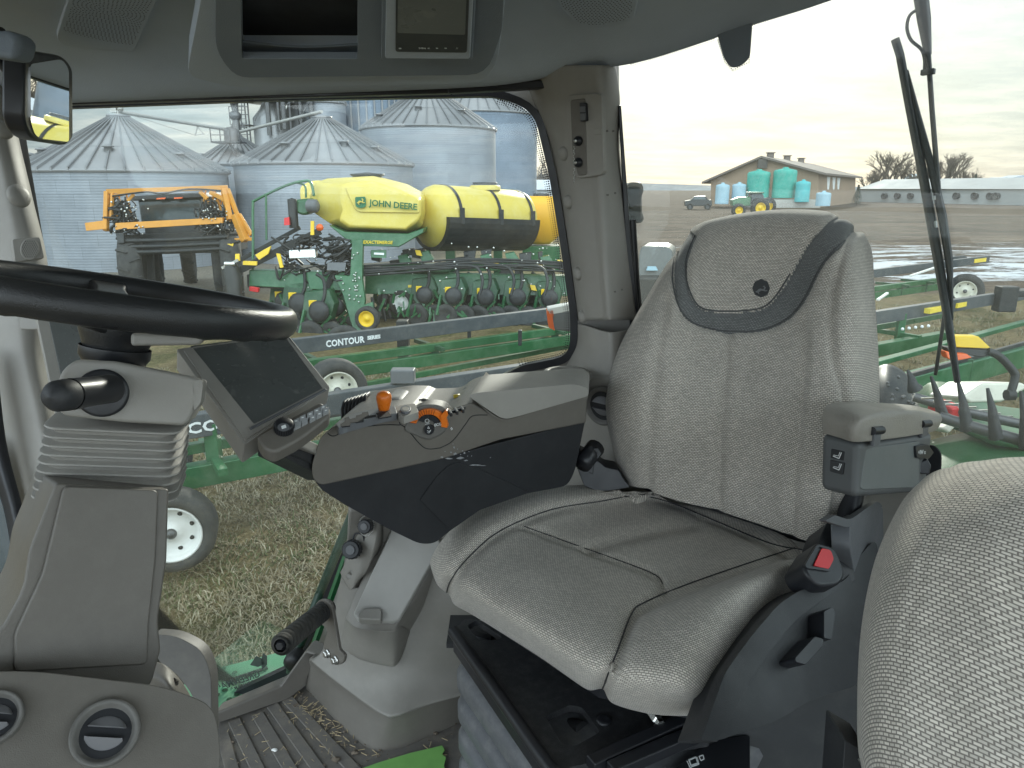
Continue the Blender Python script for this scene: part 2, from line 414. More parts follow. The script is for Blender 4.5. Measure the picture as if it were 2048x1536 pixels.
def glassmat(name, dustamt, tint=(.95, .98, .965)):
    m = bpy.data.materials.new(name); m.use_nodes = True; t = m.node_tree; t.nodes.clear()
    out = t.nodes.new('ShaderNodeOutputMaterial'); tr = t.nodes.new('ShaderNodeBsdfTransparent'); tr.inputs[0].default_value = (*tint, 1)
    gl = t.nodes.new('ShaderNodeBsdfGlossy'); gl.inputs['Roughness'].default_value = .02
    fr = t.nodes.new('ShaderNodeFresnel'); fr.inputs[0].default_value = 1.35
    a = t.nodes.new('ShaderNodeMixShader'); t.links.new(fr.outputs[0], a.inputs[0]); t.links.new(tr.outputs[0], a.inputs[1]); t.links.new(gl.outputs[0], a.inputs[2])
    di = t.nodes.new('ShaderNodeBsdfDiffuse'); di.inputs[0].default_value = (.75, .78, .74, 1)
    tl = t.nodes.new('ShaderNodeBsdfTranslucent'); tl.inputs[0].default_value = (.85, .9, .86, 1)
    ad = t.nodes.new('ShaderNodeMixShader'); ad.inputs[0].default_value = .7; t.links.new(di.outputs[0], ad.inputs[1]); t.links.new(tl.outputs[0], ad.inputs[2])
    tc = t.nodes.new('ShaderNodeTexCoord'); ob = tc.outputs['Object']
    n1 = ramp(t, noise(t, ob, 2.2, 4), [(.3, .35), (.75, 1.3)]).outputs['Color']
    sp = ramp(t, noise(t, ob, 330, 2, .5), [(.66, 0.), (.74, 1.)]).outputs['Color']
    st = ramp(t, noise(t, ob, 46, 8, .8), [(.60, 0.), (.72, 1.)]).outputs['Color']
    n3 = ramp(t, noise(t, ob, 3.1, 3), [(.45, 0.), (.65, 1.)]).outputs['Color']
    fac = mth(t, 'ADD', mth(t, 'MULTIPLY', n1, dustamt), mth(t, 'ADD', mth(t, 'MULTIPLY', sp, dustamt*1.6), mth(t, 'MULTIPLY', mth(t, 'MULTIPLY', st, n3), dustamt*1.8)))
    b = t.nodes.new('ShaderNodeMixShader'); t.links.new(fac, b.inputs[0]); t.links.new(a.outputs[0], b.inputs[1]); t.links.new(ad.outputs[0], b.inputs[2])
    t.links.new(b.outputs[0], out.inputs['Surface']); MATS[name] = m; return m
GLASS = glassmat('side_glass', .015); GLASSR = glassmat('rear_glass', .068)
m_, t_, b_ = nt('mirror_glass'); b_.inputs['Metallic'].default_value = 1; b_.inputs['Roughness'].default_value = .01; b_.inputs['Base Color'].default_value = (.85, .87, .86, 1); MIRROR = m_
m_, t_, b_ = nt('screen_glass'); b_.inputs['Roughness'].default_value = .24; b_.inputs['Specular IOR Level'].default_value = .7
tc_ = t_.nodes.new('ShaderNodeTexCoord'); n_ = ramp(t_, noise(t_, tc_.outputs['Object'], 240, 3, .6), [(.62, 0.), (.72, 1.)]).outputs['Color']
n2_ = ramp(t_, noise(t_, tc_.outputs['Object'], 38, 2, .5), [(.68, 0.), (.72, 1.)]).outputs['Color']
f_ = mth(t_, 'ADD', mth(t_, 'MULTIPLY', n_, .22), mth(t_, 'MULTIPLY', n2_, .12))
t_.links.new(mix(t_, f_, (.085, .092, .09), (.45, .45, .42)), b_.inputs['Base Color'])
t_.links.new(ramp(t_, noise(t_, tc_.outputs['Object'], 9, 4), [(.3, .2), (.7, .42)]).outputs['Color'], b_.inputs['Roughness']); b_.inputs['Coat Weight'].default_value = .6; b_.inputs['Coat Roughness'].default_value = .35; SCREEN = m_
# ---------------------------------------------------------------- cab shell
FLZ = 1.45
RW = [(-1.60, 2.06), (.30, 1.70)]
RR = [(.30, 1.70), (.55, 1.72), (.85, 1.62), (1.12, 1.36), (1.28, 1.0), (1.34, .5), (1.30, -.2)]
cab = thing('tractor_cab', (0, 1.0, FLZ), 'taupe-trimmed tractor cab interior with large glass windows and ribbed floor', 'tractor cab')
rwp = Pl((-1.6, 2.06, 2), (.30, 1.70, 2), (.30, 1.70, 1))
WIN = [(10, 209), (500, 190), (1000, 180, 50), (1078, 215, 60), (1110, 350, 20), (1134, 500, 20), (1153, 640, 20), (1150, 722, 40), (1050, 742, 10), (870, 830, 10), (745, 1000, 10), (690, 1120), (640, 1240), (585, 1345, 20), (250, 1500), (60, 1420), (100, 900), (60, 500)]
WOUT = [(-220, 130), (500, 130), (1180, 120), (1236, 122), (1238, 300), (1258, 540), (1274, 640), (1300, 700), (1400, 1100), (1330, 1640), (250, 1700), (-160, 1600)]
pris('side_wall', rwp, WOUT, 0, .05, TRIM, cab, .004, 0, hole=[rpoly(WIN, 8)])
# rubber seal round the side window, a little inside the opening
def scaled(pts, cx, cy, k): return [(cx+(x-cx)*k, cy+(y-cy)*k) for x, y in pts]
wr = rpoly(WIN, 8)
def inset(pts, d):
    out = []; n = len(pts)
    for i in range(n):
        a = V(pts[i-1]); b = V(pts[i]); c = V(pts[(i+1) % n])
        t1 = (b-a); t2 = (c-b)
        if t1.length < 1e-6 or t2.length < 1e-6: out.append(tuple(b)); continue
        t = (t1.normalized()+t2.normalized()).normalized(); nn = V((-t.y, t.x)); out.append(tuple(b+nn*d))
    return out
pris('window_seal', rwp, inset(wr, -3), .006, .03, BLACK, cab, .002, None, hole=[inset(wr, 12)])
wg = pris('side_window', rwp, inset(wr, 2), -.016, .005, GLASS, cab, 0, None)
# printed dot border of the side glass, right edge
fb = MB()
edge = [p for p in inset(wr, 15) if p[0] > 1000 and p[1] < 730]
for k, dd in enumerate((0, 4.2, 8.2)):
    ed = [V(p) for p in inset(wr, 15+dd) if p[0] > 990 and p[1] < 735]
    L = 0
    for i in range(len(ed)-1):
        s = ed[i+1]-ed[i]; n = max(1, int(s.length/4.2))
        for j in range(n):
            q = ed[i]+s*(j/n); c = rwp.at(q.x, q.y, -.0135); r = (.0021, .0016, .0011)[k]
            x = V((.98, -.19, 0)); fb.add([c+x*(r*cos(a*pi/3))+V((0, 0, r*sin(a*pi/3))) for a in range(6)], [tuple(range(6))])
fb.build('glass_border_dots', BLACK, cab)
# floor
fl = MB(); fo = [V((-1.5, 1.35, FLZ)), PZ(300, 1492, FLZ), PZ(425, 1440, FLZ), PZ(570, 1380, FLZ), PZ(606, 1340, FLZ), PZ(640, 1300, FLZ), PZ(700, 1250, FLZ), V((.30, 1.68, FLZ)), V((.85, 1.6, FLZ)), V((1.12, 1.34, FLZ)), V((1.28, 1.0, FLZ)), V((1.34, -.2, FLZ)), V((-1.2, -.6, FLZ)), V((-1.5, .6, FLZ))]; fl.prism(fo, [q-V((0, 0, .06)) for q in fo]); floor = fl.build('floor', FLOORM, cab)
gr = MB()
def pf(px, py, dz=0): return PZ(px, py, FLZ+dz)
rid = [[(440, 1462), (540, 1600)], [(462, 1440), (600, 1620)], [(490, 1425), (640, 1600)], [(528, 1418), (700, 1585)], [(560, 1400), (760, 1600)], [(600, 1395), (800, 1575)], [(640, 1460), (700, 1540)]]
for i, (a, b) in enumerate([((445, 1470), (470, 1560)), ((468, 1442), (535, 1580)), ((515, 1430), (610, 1590)), ((545, 1412), (665, 1580)), ((575, 1400), (735, 1570)), ]):
    p = pf(*a); q = pf(*b); e = (q-p); nrm = V((-e.y, e.x, 0)).normalized()*.028
    gr.prism([p-nrm*.5+V((0, 0, .005)), p+nrm*.5+V((0, 0, .005)), q+nrm*.5+V((0, 0, .005)), q-nrm*.5+V((0, 0, .005))], [p-nrm*.5, p+nrm*.5, q+nrm*.5, q-nrm*.5])
gr.build('mat_ribs', FLOORM, cab, .002)
def slabz(name, pts, thick, m, parent=None, bevel=.008, dirn=(.2, 1, 0), r=0, seg=3):
    fr = [PZ(*p) for p in pts]; dv = V(dirn).normalized()*thick; b = MB(); b.prism(fr, [q+dv for q in fr]); return b.build(name, m, parent, bevel, seg)
# floor surround lip along the glass
slabz('floor_sill', [(420, 1432, 1.49), (560, 1372, 1.49), (612, 1300, 1.56), (640, 1312, 1.56), (650, 1345, 1.46), (575, 1400, 1.455), (425, 1452, 1.455)], .05, BROWN, cab, .006)
# side base moulding: rows of measured points at known heights
def gz(rows): return [[tuple(PZ(*p)) for p in r] for r in rows]
gsurf('kick_panel', gz([
 [(618, 1318, 1.56), (640, 1335, 1.56), (690, 1375, 1.55), (760, 1425, 1.54), (800, 1428, 1.54), (860, 1408, 1.54), (935, 1385, 1.54)],
 [(618, 1330, 1.53), (638, 1350, 1.53), (690, 1395, 1.52), (758, 1445, 1.515), (800, 1446, 1.515), (860, 1425, 1.515), (935, 1400, 1.515)],
 [(612, 1370, 1.47), (640, 1400, 1.46), (680, 1450, 1.45), (740, 1502, 1.445), (800, 1500, 1.445), (860, 1475, 1.445), (940, 1440, 1.445)],
 [(612, 1380, 1.44), (640, 1410, 1.44), (680, 1462, 1.43), (740, 1515, 1.43), (800, 1512, 1.43), (860, 1487, 1.43), (940, 1455, 1.43)]]), BROWN, cab, 5, .02, world=True)
gsurf('side_base_panel', gz([
 [(700, 1020, 2.0), (760, 1010, 2.0), (820, 1010, 1.98), (880, 1030, 1.95), (950, 1060, 1.95), (1050, 1100, 1.95)],
 [(690, 1115, 1.86), (745, 1115, 1.86), (800, 1130, 1.84), (880, 1160, 1.82), (945, 1180, 1.82), (1050, 1190, 1.82)],
 [(672, 1200, 1.74), (700, 1220, 1.73), (770, 1255, 1.71), (850, 1270, 1.69), (925, 1270, 1.69), (1050, 1270, 1.69)],
 [(650, 1290, 1.61), (690, 1325, 1.60), (760, 1360, 1.59), (815, 1362, 1.59), (900, 1345, 1.59), (1050, 1320, 1.59)],
 [(622, 1322, 1.565), (670, 1362, 1.555), (758, 1424, 1.545), (795, 1430, 1.545), (860, 1408, 1.545), (1050, 1360, 1.545)]]), TRIM2, cab, 8, .02, world=True)
# storage box with lid, bulging out of the base panel
gsurf('storage_box', gz([
 [(792, 1010, 1.97), (830, 1010, 1.97), (880, 1060, 1.93), (905, 1070, 1.92), (925, 1080, 1.90)],
 [(760, 1080, 1.90), (800, 1085, 1.90), (860, 1100, 1.88), (885, 1110, 1.87), (905, 1130, 1.82)],
 [(710, 1190, 1.79), (750, 1200, 1.79), (810, 1200, 1.79), (845, 1190, 1.79), (870, 1210, 1.74)],
 [(692, 1234, 1.745), (720, 1250, 1.745), (780, 1255, 1.745), (805, 1245, 1.745), (832, 1260, 1.69)],
 [(690, 1242, 1.73), (716, 1262, 1.73), (780, 1270, 1.73), (808, 1262, 1.72), (826, 1275, 1.67)],
 [(684, 1290, 1.66), (715, 1312, 1.655), (775, 1326, 1.65), (795, 1322, 1.65), (812, 1300, 1.645)],
 [(690, 1296, 1.64), (722, 1318, 1.635), (775, 1332, 1.63), (793, 1330, 1.63), (806, 1308, 1.62)]]), TRIM2, cab, 8, .015, world=True)
lid = slabz('lid', [(800, 1018, 1.975), (868, 1058, 1.935), (884, 1090, 1.90), (800, 1236, 1.768), (786, 1243, 1.762), (716, 1240, 1.762), (706, 1226, 1.772), (770, 1085, 1.905)], .012, mat('lid_trim', (.36, .35, .33), .45, bump=(900, .2)), cab, .005, (0, .4, -1))
slabz('lid_catch', [(716, 1228, 1.785), (728, 1216, 1.79), (760, 1215, 1.79), (764, 1222, 1.788), (762, 1240, 1.775), (716, 1238, 1.775)], .02, TRIM, lid, .004, (0, .4, -1))
slabz('catch_slot', [(734, 1246, 1.752), (752, 1247, 1.752), (752, 1242, 1.756), (734, 1241, 1.756)], .01, VOID, lid, 0, (0, .4, -1))
# socket spine on the left of the base panel
gsurf('socket_spine', gz([
 [(722, 985, 2.03), (740, 985, 2.03), (765, 990, 2.02)], [(712, 1060, 1.935), (735, 1062, 1.94), (752, 1080, 1.925)],
 [(690, 1125, 1.85), (715, 1135, 1.855), (735, 1140, 1.85)], [(680, 1145, 1.82), (700, 1180, 1.80), (718, 1160, 1.82)]]), TRIM2, cab, 6, .03, world=True)
def socket(px, py, r, z, label, big):
    c = PZ(px, py, z); c = CAM+(c-CAM)*.975; ax = (CAM+V((-.5, 0, -.2))-c).normalized(); k = r/1440*(c-CAM).length
    s = thing('power_socket', c, label, 'socket')
    b = MB(); b.lathe(c-ax*k*1.2, ax, [(0, k*.95), (k*.9, k*.95), (k*1., k*.8)], 8 if big else 20, True, False); b.build('nut', BLACK, s)
    b = MB(); pr = []; b.lathe(c-ax*k*.1, ax, [(0, k*1.02), (k*.9, k*1.02), (k*1.05, k*.9)], 26, True, False)
    for j in range(18):
        a = 2*pi*j/18; u = ax.cross(V((0, 0, 1))).normalized(); w = ax.cross(u); q = c+(u*cos(a)+w*sin(a))*k*1.02+ax*k*.35; b.bar(q-ax*k*.4, q+ax*k*.4, k*.14)
    b.build('cap', BLACK, s)
    b = MB(); b.lathe(c+ax*k*.98, ax, [(0, k*.5), (k*.12, k*.5)], 20, True); b.build('cap_face', DSTEEL if not big else GREYP, s)
    b = MB()
    u = ax.cross(V((0, 0, 1))).normalized(); w = u.cross(ax)
    ch = [c+u*(k*1.15*cos(a))+w*(k*1.5*sin(a))-ax*k*.2 for a in [pi*.5+i*pi/9 for i in range(-9, 9)]] if not big else [c+w*k*1.1+ax*k*.2, c+w*k*1.7-u*k*.2, c+w*k*1.6-u*k*1., c+w*k*.6-u*k*1.15-ax*k*.5]
    if big: b.tube(crom(ch, 5), k*.1, 6)
    else:
        for q in crom(ch, 2): b.ball(q, k*.1, 6)
    b.build('tether', BLACK if big else STEEL, s)
socket(706, 1098, 17, 1.88, 'large black ribbed socket cap, lowest of three on trim spine', True)
socket(732, 1052, 13, 1.945, 'middle round socket with beaded chain on trim spine', False)
socket(744, 1018, 11, 1.99, 'topmost small chained socket half hidden under dark console', False)
# rear plan walls and glass
def strip(name, plan, z0, z1, m, parent, thick=0., uvs=False, n=6, seg=None):
    pts = crom([(x, y, 0) for x, y in plan], n); vs = []; 
    for p in pts:
        vs += [(p.x, p.y, z0 if not callable(z0) else z0(p)), (p.x, p.y, z1 if not callable(z1) else z1(p))]
    b = MB(); b.add(vs, [(2*i, 2*i+2, 2*i+3, 2*i+1) for i in range(len(pts)-1)], True); o = b.build(name, m, parent)
    if thick: s = o.modifiers.new('s', 'SOLIDIFY'); s.thickness = thick; s.offset = 0
    return o
strip('rear_wall', [(x*1.0, y) for x, y in RR], FLZ-.02, 2.08, TRIM, cab, .04)
rg = strip('rear_window', [(.20, 1.735)]+[(x*1.03+.005, y*1.015) for x, y in RR], 2.06, 3.25, GLASSR, cab, .005)
# pale ledge behind the seats
lb = MB(); lb.prism([V((.62, 1.6, 2.06)), V((.85, 1.55, 2.06)), V((1.1, 1.3, 2.06)), V((1.25, .95, 2.06)), V((1.3, .4, 2.06)), V((.95, .35, 2.06)), V((.85, .9, 2.06)), V((.7, 1.2, 2.06))],
                    [V((.62, 1.6, 2.0)), V((.85, 1.55, 2.0)), V((1.1, 1.3, 2.0)), V((1.25, .95, 2.0)), V((1.3, .4, 2.0)), V((.95, .35, 2.0)), V((.85, .9, 2.0)), V((.7, 1.2, 2.0))])
lb.build('rear_ledge', TRIM, cab, .012)
lw = MB(); lw.prism([V((.7, 1.25, 2.0)), V((.87, .9, 2.0)), V((.97, .35, 2.0)), V((.97, -.3, 2.0))], [V((.7, 1.25, FLZ)), V((.87, .9, FLZ)), V((.97, .35, FLZ)), V((.97, -.3, FLZ))])
lw.build('rear_shelf_front', TRIM, cab)
# black curved frame piece and dot band at the rear glass corner
def rrp(px, py, k=1.0):
    p = PW(px, py, RR); return CAM+(p-CAM)*k
def wpoly(name, pts, m, k0, k1, parent, bevel=.003, f=rrp, r=0):
    o2 = rpoly(pts, r) if r else pts
    fr = [f(p[0], p[1], k0) for p in o2]; bk = [f(p[0], p[1], k1) for p in o2]; b = MB(); b.prism(fr, bk); return b.build(name, m, parent, bevel)
wpoly('glass_corner_border', [(1800, 900), (1868, 888), (1884, 905), (1882, 960), (1850, 985), (1790, 1000)], BLACK, .975, .985, cab, r=12)
wpoly('rear_seal', [(1236, 210), (1242, 210), (1262, 480), (1280, 640), (1284, 700), (1262, 700), (1246, 400)], BLACK, .985, 1.0, cab)
# roof lining
EDGE = [(-500, 225), (-150, 214), (150, 201), (500, 187), (900, 172), (1040, 160), (1150, 138), (1265, 122), (1370, 92), (1500, 47), (1650, 0), (1880, -90), (2200, -300), (2700, -700)]
def ez(px, py): return (PW(px, py, RW) if px < 1180 else PW(px, py, RR))
rows = [[], [], [], [], [], [], []]
for px, py in EDGE:
    e = ez(px, py); e = CAM+(e-CAM)*.985; z0 = e.z
    rows[0].append(tuple(CAM+(e-CAM)*.995+V((0, 0, -.004)))); rows[1].append(tuple(CAM+(e-CAM)*.965+V((0, 0, .002))))
    for k, (dy, f) in enumerate(((-75, .3), (-190, .62), (-460, .85))):
        rows[2+k].append(tuple(PZ(px, py+dy, z0+(3.10-z0)*f)))
    q = V(rows[4][-1]); rows[5].append((q.x*.75, q.y*.3, 3.1)); rows[6].append((e.x*.9, -1.1 if abs(px) < 1e9 else 0, 3.1))
liner = gsurf('roof_lining', rows, LINER, cab, 6, .02, world=True, off=1)
rf = MB(); rf.box((-.1, .1, 3.22), (2.6, 2.4, .12)); rf.build('roof_shell', WHITE, cab, .03)
lbv = bvh_of(liner)
# black rubber along the window head
sb = MB()
pts = [CAM+(PW(x, y, RW)-CAM)*.975 for x, y in ((-100, 214), (150, 203), (500, 191), (900, 180), (1120, 168))]
for i in range(len(pts)-1): sb.bar(pts[i], pts[i+1], .03, .017)
sb.build('window_head_seal', BLACK, cab, .003)
# blind tab hanging at the rear glass
wpoly('blind_tab', [(1432, 60), (1505, 40), (1500, 118, 18), (1478, 134, 18), (1462, 136, 14), (1448, 118, 18)], LINERD, .955, .972, cab, r=10)
tb = MB()
for k, (p0, p1) in enumerate([((1262, 126), (1432, 74)), ((1505, 45), (1700, -18)), ((1436, 78), (1450, 122)), ((1450, 122), (1466, 138)), ((1466, 138), (1498, 122)), ((1498, 122), (1504, 50))]):
    n = int(hypot(p1[0]-p0[0], p1[1]-p0[1])/4.5)
    for j in range(n):
        for o_, rr in ((2, .0016), (6, .001)):
            x = p0[0]+(p1[0]-p0[0])*j/n; y = p0[1]+(p1[1]-p0[1])*j/n; c = rrp(x, y+o_, .99); tb.add([c+V((rr*cos(a), 0, rr*sin(a))) for a in (0, 1.05, 2.1, 3.14, 4.2, 5.25)], [tuple(range(6))])
tb.build('rear_border_dots', BLACK, cab)
# rear pillar
def rw(px, py, k=1.0):
    p = PW(px, py, [(-1.6, 2.06), (.9, 1.587)]); return tuple(CAM+(p-CAM)*k)
PIL = [(130, 1035, 1090, 1165, 1205, 1232), (200, 1066, 1110, 1170, 1212, 1240), (300, 1104, 1130, 1175, 1205, 1238), (420, 1126, 1145, 1185, 1212, 1250), (540, 1143, 1160, 1195, 1218, 1262), (640, 1156, 1172, 1205, 1226, 1275)]
gsurf('rear_pillar', [[rw(r[1], r[0], 1.0), rw(r[2], r[0], .955), rw(r[3], r[0], .935), rw(r[4], r[0], .93), rw(r[5], r[0], .985)] for r in PIL], TRIM, cab, 8, .01, world=True)
gsurf('pillar_lower_trim', [[rw(1154, 648, 1.0), rw(1172, 652, .955), rw(1205, 662, .93), rw(1230, 664, .925), rw(1282, 655, .98)],
    [rw(1152, 690, 1.0), rw(1175, 695, .95), rw(1205, 700, .925), rw(1235, 700, .92), rw(1290, 695, .98)],
    [rw(1130, 735, .99), rw(1165, 745, .94), rw(1200, 748, .915), rw(1240, 748, .91), rw(1300, 745, .97)],
    [rw(1110, 760, .96), rw(1160, 770, .92), rw(1200, 770, .90), rw(1250, 770, .895), rw(1310, 770, .96)],
    [rw(1110, 900, .96), rw(1160, 900, .92), rw(1200, 900, .90), rw(1250, 900, .895), rw(1310, 900, .96)],
    [rw(1110, 1020, .96), rw(1160, 1020, .92), rw(1200, 1020, .90), rw(1250, 1020, .895), rw(1310, 1020, .96)]], TRIM, cab, 8, .01, world=True)
pb = bvh_of([o for o in COL.objects if o.name == 'rear_pillar'][0])
def button(px, py, r, b, parent, name='trim_button'):
    p, n = hit(b, px, py)
    if p is None: return
    k = r/1440*(p-CAM).dot(FW); q = MB(); q.lathe(p-n*.004, n, [(0, k), (.006, k), (.011, k*.86), (.014, k*.5), (.0145, 0.0001)], 24); q.build(name, TRIM, parent)
for x, y, r in ((1128, 307, 14), (1138, 404, 14), (1157, 547, 14), (1166, 633, 13)): button(x, y, r, pb, cab)
# socket panel recessed in the pillar
pp = localpl(pb, 1180, 280, 10)
po = pris('pillar_panel', pp, [(1128, 190), (1203, 186), (1208, 350), (1150, 358)], .010, .012, TRIM, cab, .003, 12)
pris('panel_recess', pp, [(1140, 200), (1170, 196), (1174, 350), (1155, 352), (1144, 300)], .0115, .006, BROWN, po, .002, 6)
pris('switch', pp, [(1158, 205), (1170, 205), (1172, 242), (1160, 244)], .018, .01, BLACK, po, .002, 3)
pris('switch', pp, [(1159, 213), (1169, 213), (1169, 224), (1159, 224)], .021, .004, GREYP, po, .001, 1)
pris('switch', pp, [(1160, 227), (1170, 227), (1170, 240), (1160, 240)], .021, .004, GREYP, po, .001, 1)
for yy in (282, 325):
    b = MB(); c = pp.at(1158, yy, .012); b.lathe(c, pp.n, [(0, .010), (.006, .010), (.009, .006), (.012, .006), (.0125, .0001)], 18); b.build('outlet', BLACK, po)
    b = MB(); b.lathe(c+pp.n*.010, pp.n, [(0, .0045), (.004, .0035), (.005, .0001)], 14)
    for j in range(9): b.ball(c+V((-.006+.001*sin(j*2.), 0, -.012-.0035*j))+pp.n*.006, .0016, 6)
    b.build('outlet_chain', STEEL, po)
pris('key_slot', pp, [(1188, 258), (1202, 256), (1203, 268), (1189, 270)], .013, .003, TRIM, po, .001, 1)
for x, y in ((1213, 262), (1225, 262), (1214, 390), (1229, 386), (1229, 583), (1243, 579)):
    p, n = hit(pb, x, y)
    if p: b = MB(); b.box(p, (.007, .004, .004)); b.build('clip_hole', BROWN, cab)
# cup holder and round vent on the rear corner trim
lt = bvh_of([o for o in COL.objects if o.name == 'pillar_lower_trim'][0])
c = P(1133, 744, 1.60); cu = thing('cup_holder', c, 'empty round cup holder in the trim behind the armrest pad', 'cup holder')
b = MB(); b.lathe(c, (0, 0, 1), [(-.05, .034), (-.002, .038), (.002, .040), (.002, .050), (-.008, .050), (-.012, .044), (-.05, .04)], 32); b.add([c+V((.034*cos(a*.3927), .034*sin(a*.3927), -.049)) for a in range(16)], [tuple(range(16))]); b.build('cup', TRIM, cu)
b = MB(); fr = [PZ(1150, 764, c.z-.002), PZ(1184, 742, c.z-.002), PZ(1165, 732, c.z-.002), PZ(1090, 738, c.z-.002)]
b.prism([fr[0], fr[1], fr[1]+V((-.02, -.02, -.001)), fr[0]+V((-.02, 0, -.001))], [q+V((0, 0, -.02)) for q in (fr[0], fr[1], fr[1]+V((-.02, -.02, 0)), fr[0]+V((-.02, 0, 0)))]); b.build('holder_flange', TRIM, cu, .002)
mat_louvre = mat('vent_louvre_grey', (.17, .17, .18), .35)
def vent(px, py, r, pl, label, off=.0, fins=3, squash=1.):
    c = pl.at(px, py, off); d = (c-CAM).dot(FW); k = r/1440*d
    v = thing('air_vent', c, label, 'air vent'); n = pl.n
    b = MB(); b.lathe(c, n, [(-.01, k*1.0), (.004, k*1.0), (.006, k*.96), (.004, k*.84), (.0, k*.78), (-.001, k*.74)], 40); b.build('vent_ring', TRIMD, v)
    b = MB(); b.lathe(c-n*.001, n, [(0, k*.76), (.0005, .0001)], 30); b.build('vent_throat', VOID, v)
    u = V((1, 0, 0)); u = (u-n*u.dot(n)).normalized(); w = u.cross(n)
    if w.z < 0: w = -w
    b = MB()
    for sgn in (1, -1):
        arcp = []
        for i in range(13):
            x = -k*.56+k*1.12*i/12; arcp.append((x, sgn*(k*.2+(math.sqrt(max(0, (k*.66)**2-x*x))-k*.34)*.95)))
        low = [(x, sgn*k*.15) for x, _ in arcp]
        loop = arcp+low[::-1]
        fr = [c+u*x+w*y+n*(.000 if abs(y) > k*.2 else .007) for x, y in loop]
        b.prism(fr, [q-n*.006 for q in fr])
    b.build('vent_louvre', mat_louvre, v, .002)
    return v
lp = localpl(lt, 1205, 812, 12)
vent(1205, 812, 40, Pl(lp.at(1205, 812, .012), lp.at(1215, 812, .012), lp.at(1205, 822, .012)), 'round louvred air vent in trim, partly hidden by seat edge')
# front pillar with speaker
AP = [(60, -190, -60, 5, 1.80), (240, -160, -40, 30, 1.83), (400, -130, -10, 66, 1.84), (540, -110, 10, 96, 1.85), (700, -70, 20, 92, 1.85), (870, -8, 60, 124, 1.85), (1140, 64, 100, 152, 1.85), (1330, 110, 150, 190, 1.85)]
gsurf('front_pillar', [[(a, y, d-.02), (m, y, d-.12), ((m+r)/2+4, y, d-.12), (r-3, y, d-.07), (r, y, d)] for y, a, m, r, d in AP], TRIM, cab, 6, .01)
fpb = bvh_of([o for o in COL.objects if o.name == 'front_pillar'][0])
button(38, 392, 23, fpb, cab); button(8, 260, 18, fpb, cab)
sp = localpl(fpb, 45, 497, 12)
s_ = thing('pillar_speaker', sp.at(52, 497), 'small round perforated speaker on the front pillar trim', 'speaker')
pris('speaker_plate', sp, [(24, 478), (80, 474), (89, 516), (30, 524)], .012, .02, TRIM, s_, .003, 5)
pris('speaker_cover', sp, circ(60, 498, 19, 22), .018, .01, TRIM, s_, .002, None)
b = MB()
for i in range(-4, 5):
    for j in range(-5, 6):
        x = i*4.4+(j % 2)*2.2; y = j*3.9
        if x*x/256+y*y/380 < 1:
            c = sp.at(60+x, 498+y, .0195); u = V((1, 0, 0)); u = (u-sp.n*u.x).normalized(); w = u.cross(sp.n); b.add([c+u*(0.0013*cos(a*1.047))+w*(.0013*sin(a*1.047)) for a in range(6)], [tuple(range(6))])
b.build('perforation', VOID, s_)
# dark door edge and lower glass at far left
gsurf('front_door_frame', [[(-60, 700, 1.7), (-28, 700, 1.68), (-8, 700, 1.7)], [(-40, 880, 1.7), (-12, 880, 1.68), (12, 880, 1.7)], [(5, 1010, 1.7), (22, 1010, 1.68), (44, 1010, 1.7)], [(30, 1140, 1.7), (50, 1140, 1.68), (72, 1140, 1.7)], [(60, 1260, 1.7), (80, 1260, 1.68), (100, 1260, 1.7)]], BLACK, cab, 5, .01)
gsurf('front_lower_panel', [[(-200, 880, 1.75), (-10, 880, 1.75)], [(-180, 1000, 1.75), (30, 1010, 1.75)], [(-160, 1260, 1.75), (80, 1260, 1.75)]], mat('dark_green_glass', (.02, .035, .035), .2), cab, 4, .01)
slab('front_panel_hinge', [(0, 1215, 1.3), (20, 1212, 1.3), (32, 1220, 1.3), (28, 1300, 1.3), (-30, 1310, 1.3), (-30, 1220, 1.3)], .05, CHAR, cab, .005)
for x, y, w, h in ((36, 628, 38, 32), (92, 850, 30, 28)):
    slab('frame_clip', [(x, y, 1.62), (x+w, y-2, 1.62), (x+w+4, y+h, 1.62), (x+4, y+h, 1.62)], .04, TRIM, cab, .004)
# corner display behind the wheel
cpl = pl3((70, 620, 1.55), (185, 640, 1.62), (118, 870, 1.55))
cdp = thing('corner_display', cpl.at(120, 740), 'dark corner post display in taupe frame behind the steering wheel', 'display')
pris('display_frame', cpl, [(66, 600), (190, 600), (240, 880), (124, 880)], 0, .02, TRIM, cdp, .004, 6)
pris('display_screen', cpl, [(92, 615), (180, 615), (225, 870), (148, 870)], .003, .01, SCREEN, cdp, .001, 4)
# overhead console
ocp = pl3((600, 165, 1.36), (600, 0, 1.06), (1000, 165, 1.33))
oc = thing('overhead_console', ocp.at(700, 100), 'grey overhead console with open storage bin and small screen', 'overhead console')
pris('console_base', ocp, [(432, -160), (372, 152, 26), (470, 176, 40), (990, 166, 60), (1030, -160)], .010, .05, LINER, oc, .012, 20, hole=[rpoly([(480, -110), (484, 117), (715, 118), (715, -110)], 4)])
pris('console_lip', ocp, [(432, -160), (430, 100, 30), (470, 156, 30), (975, 150, 40), (1005, 60, 20), (1012, -160)], .022, .012, LINERD, oc, .005, 20, hole=[rpoly([(480, -110), (484, 117), (715, 118), (715, -110)], 4)])
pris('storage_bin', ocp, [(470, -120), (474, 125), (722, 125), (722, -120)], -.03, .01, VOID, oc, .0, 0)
pris('bin_tray', ocp, [(484, 84), (600, 98, 60), (715, 90), (715, 117), (484, 117)], .0, .004, LINERD, oc, .001, 2)
rd = pris('screen_bezel', ocp, [(766, -120), (762, 120), (945, 121), (957, -120)], .036, .02, LINERD, oc, .004, 6)
